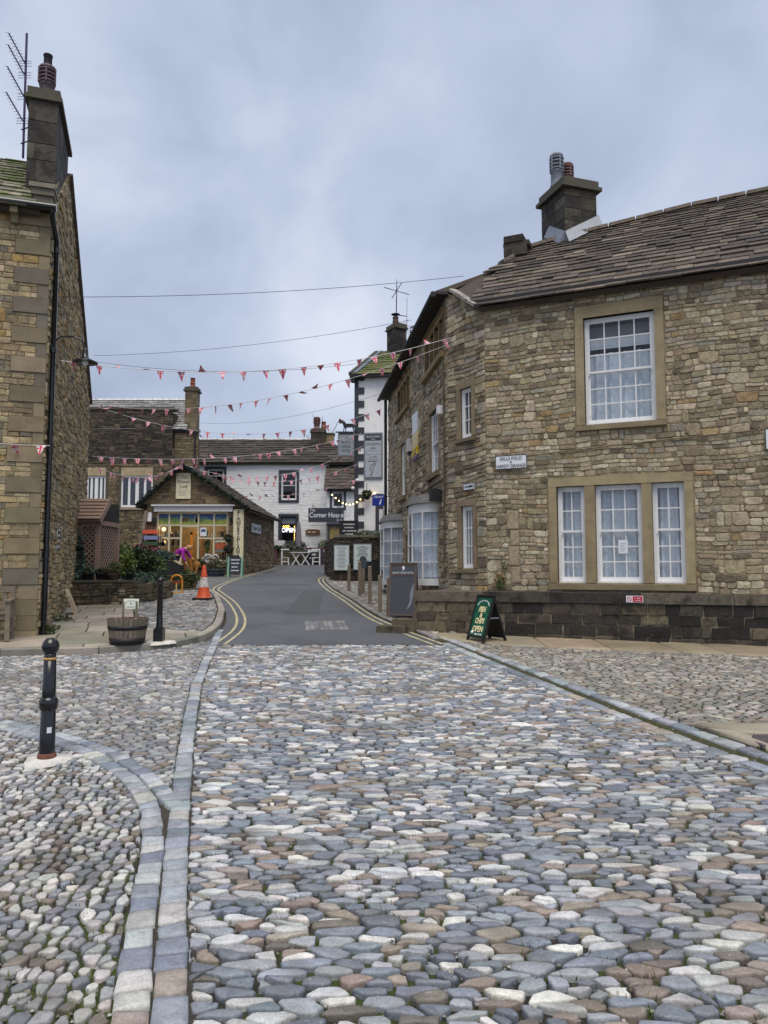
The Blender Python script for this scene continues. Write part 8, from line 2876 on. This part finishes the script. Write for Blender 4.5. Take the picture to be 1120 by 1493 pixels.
def bunting(label, A, B, sag, spacing, size, flags=FLAGS, r=.006, lift=.2):
    A, B = Vector(A), Vector(B)
    t = thing('bunting', label, 'bunting', tuple(A), 'bunting strung over the street')
    L_ = (B - A).length
    n = 40
    def at(s):
        p = A.lerp(B, s)
        p.z -= sag * 4 * s * (1 - s)
        return p
    MB().tube([at(i / n) for i in range(n + 1)], r, 5).build('cord', M_CORD, t)
    k = int(L_ / spacing)
    for i in range(k):
        s = (i + .6 + random.uniform(-.12, .12)) / k
        if s > .985:
            continue
        o = bpy.data.objects.new('flag', random.choice(flags))
        col.objects.link(o)
        o.parent = t
        p = at(s)
        d = (at(min(1, s + .01)) - at(max(0, s - .01)))
        o.location = p - A
        sc = size * random.uniform(.85, 1.1)
        o.scale = (sc, sc, sc)
        blow = random.gauss(0, lift * 1.6)
        if random.random() < .2:
            blow = random.choice((-1, 1)) * random.uniform(1.1, 2.4)
        o.rotation_euler = (blow, -math.atan2(d.z, math.hypot(d.x, d.y)), math.atan2(d.y, d.x) + random.gauss(0, .4))
    return t
M_CORD = mat('white_cord', S(214, 212, 214), .8, bump=0)
bunting('topmost union flag bunting string from the lamp to the stone house corner', (-5.62, 12.65, 5.22), (1.36, 14.85, 6.33), .42, .36, .15)
bunting('second union flag bunting string from the gable to the stone house corner', (-8.5, 21.5, 6.45), (1.3, 15.1, 6.25), .6, .46, .16)
bunting('third union flag bunting string meeting the far end of the stone house', (-8.5, 21.5, 6.4), (-.05, 24.4, 6.95), .85, .42, .17)
bunting('string of union flags rising from the gable to the white inn wall', (-8.55, 21.5, 4.9), (-.95, 30.8, 7.3), .45, .42, .19)
bunting('short string of union flags from the gable to the flower shop apex', (-8.55, 21.4, 4.65), (-8.95, 32.7, 6.3), .5, .46, .19)
bunting('string of union flags from the shop apex to the inn sign panel', (-8.9, 32.7, 6.25), (-.9, 30.7, 6.75), .9, .4, .2)
bunting('union flag string across the white cottage, upper of two', (-7.9, 34, 6.0), (-1.1, 30.8, 6.0), .55, .42, .19)
bunting('union flag string across the white cottage, lower of two', (-6.9, 36, 5.2), (-1.15, 30.8, 5.35), .3, .5, .18)
bunting('red cross flag bunting along the front of the tall left house', (-7.9, 11.75, 3.85), (-5.7, 12.5, 3.7), .06, .36, .16, FLAGS2)
for lab, A, B, sg in (('single black overhead cable highest across the street', (-5.95, 13.3, 6.6), (1.7, 15.4, 7.85), .12), ('middle overhead cable from the left verge to the stone house eave', (-8.6, 21.5, 7.9), (.75, 19.5, 8.3), .2),
                       ('lower overhead cable just under the middle one', (-8.6, 21.6, 7.75), (.2, 22.5, 8.1), .35), ('far thin overhead cable over the cottage roof', (-10.5, 41, 9.8), (-.1, 24.6, 7.5), .4)):
    A, B = Vector(A), Vector(B)
    pts = []
    for i in range(25):
        s = i / 24
        p = A.lerp(B, s); p.z -= sg * 4 * s * (1 - s)
        pts.append(p)
    MB().tube(pts, .0055, 5).build('overhead_cable', M_IRON, None, lab, 'cable', 'overhead cables', loc=tuple(A))

# ------------------------------------------------------------------ trees peeping over the roofs
def bare_tree(label, base, h, spread, seed, leafy=0, pal=None):
    rnd = random.Random(seed)
    t = thing('tree', label, 'tree', base)
    mb = MB()
    tips = []
    def grow(p, d, l, r, k):
        e = p + d * l
        mb.tube([p, (p + e) / 2 + Vector((rnd.gauss(0, .05), rnd.gauss(0, .05), 0)) * l, e], [r, r * .85, r * .68], 5, caps=False)
        if k == 0:
            tips.append(e); return
        for _ in range(3):
            nd = (d + Vector((rnd.gauss(0, .5), rnd.gauss(0, .5), rnd.gauss(.1, .3))) * spread).normalized()
            grow(e, nd, l * rnd.uniform(.55, .8), r * .6, k - 1)
    grow(Vector(base), Vector((0, 0, 1)), h * .38, h * .009, 4)
    mb.build('trunk', mat('bark'), t)
    if leafy:
        lf = MB()
        for e in tips:
            leaves(tuple(e), (.5, .5, .45), leafy, .16, pal, mb=lf, shell=.2)
        lf.build('crown', M_LEAF, t)
bare_tree('bare twiggy tree between the cottage roof and the hanging inn sign', (-3.6, 58, 2.6), 10.5, .8, 5)
bare_tree('green leafy tree just showing over the cottage ridge', (-15.6, 58, 2.6), 9.3, .9, 8, 8, PAL_LIM)
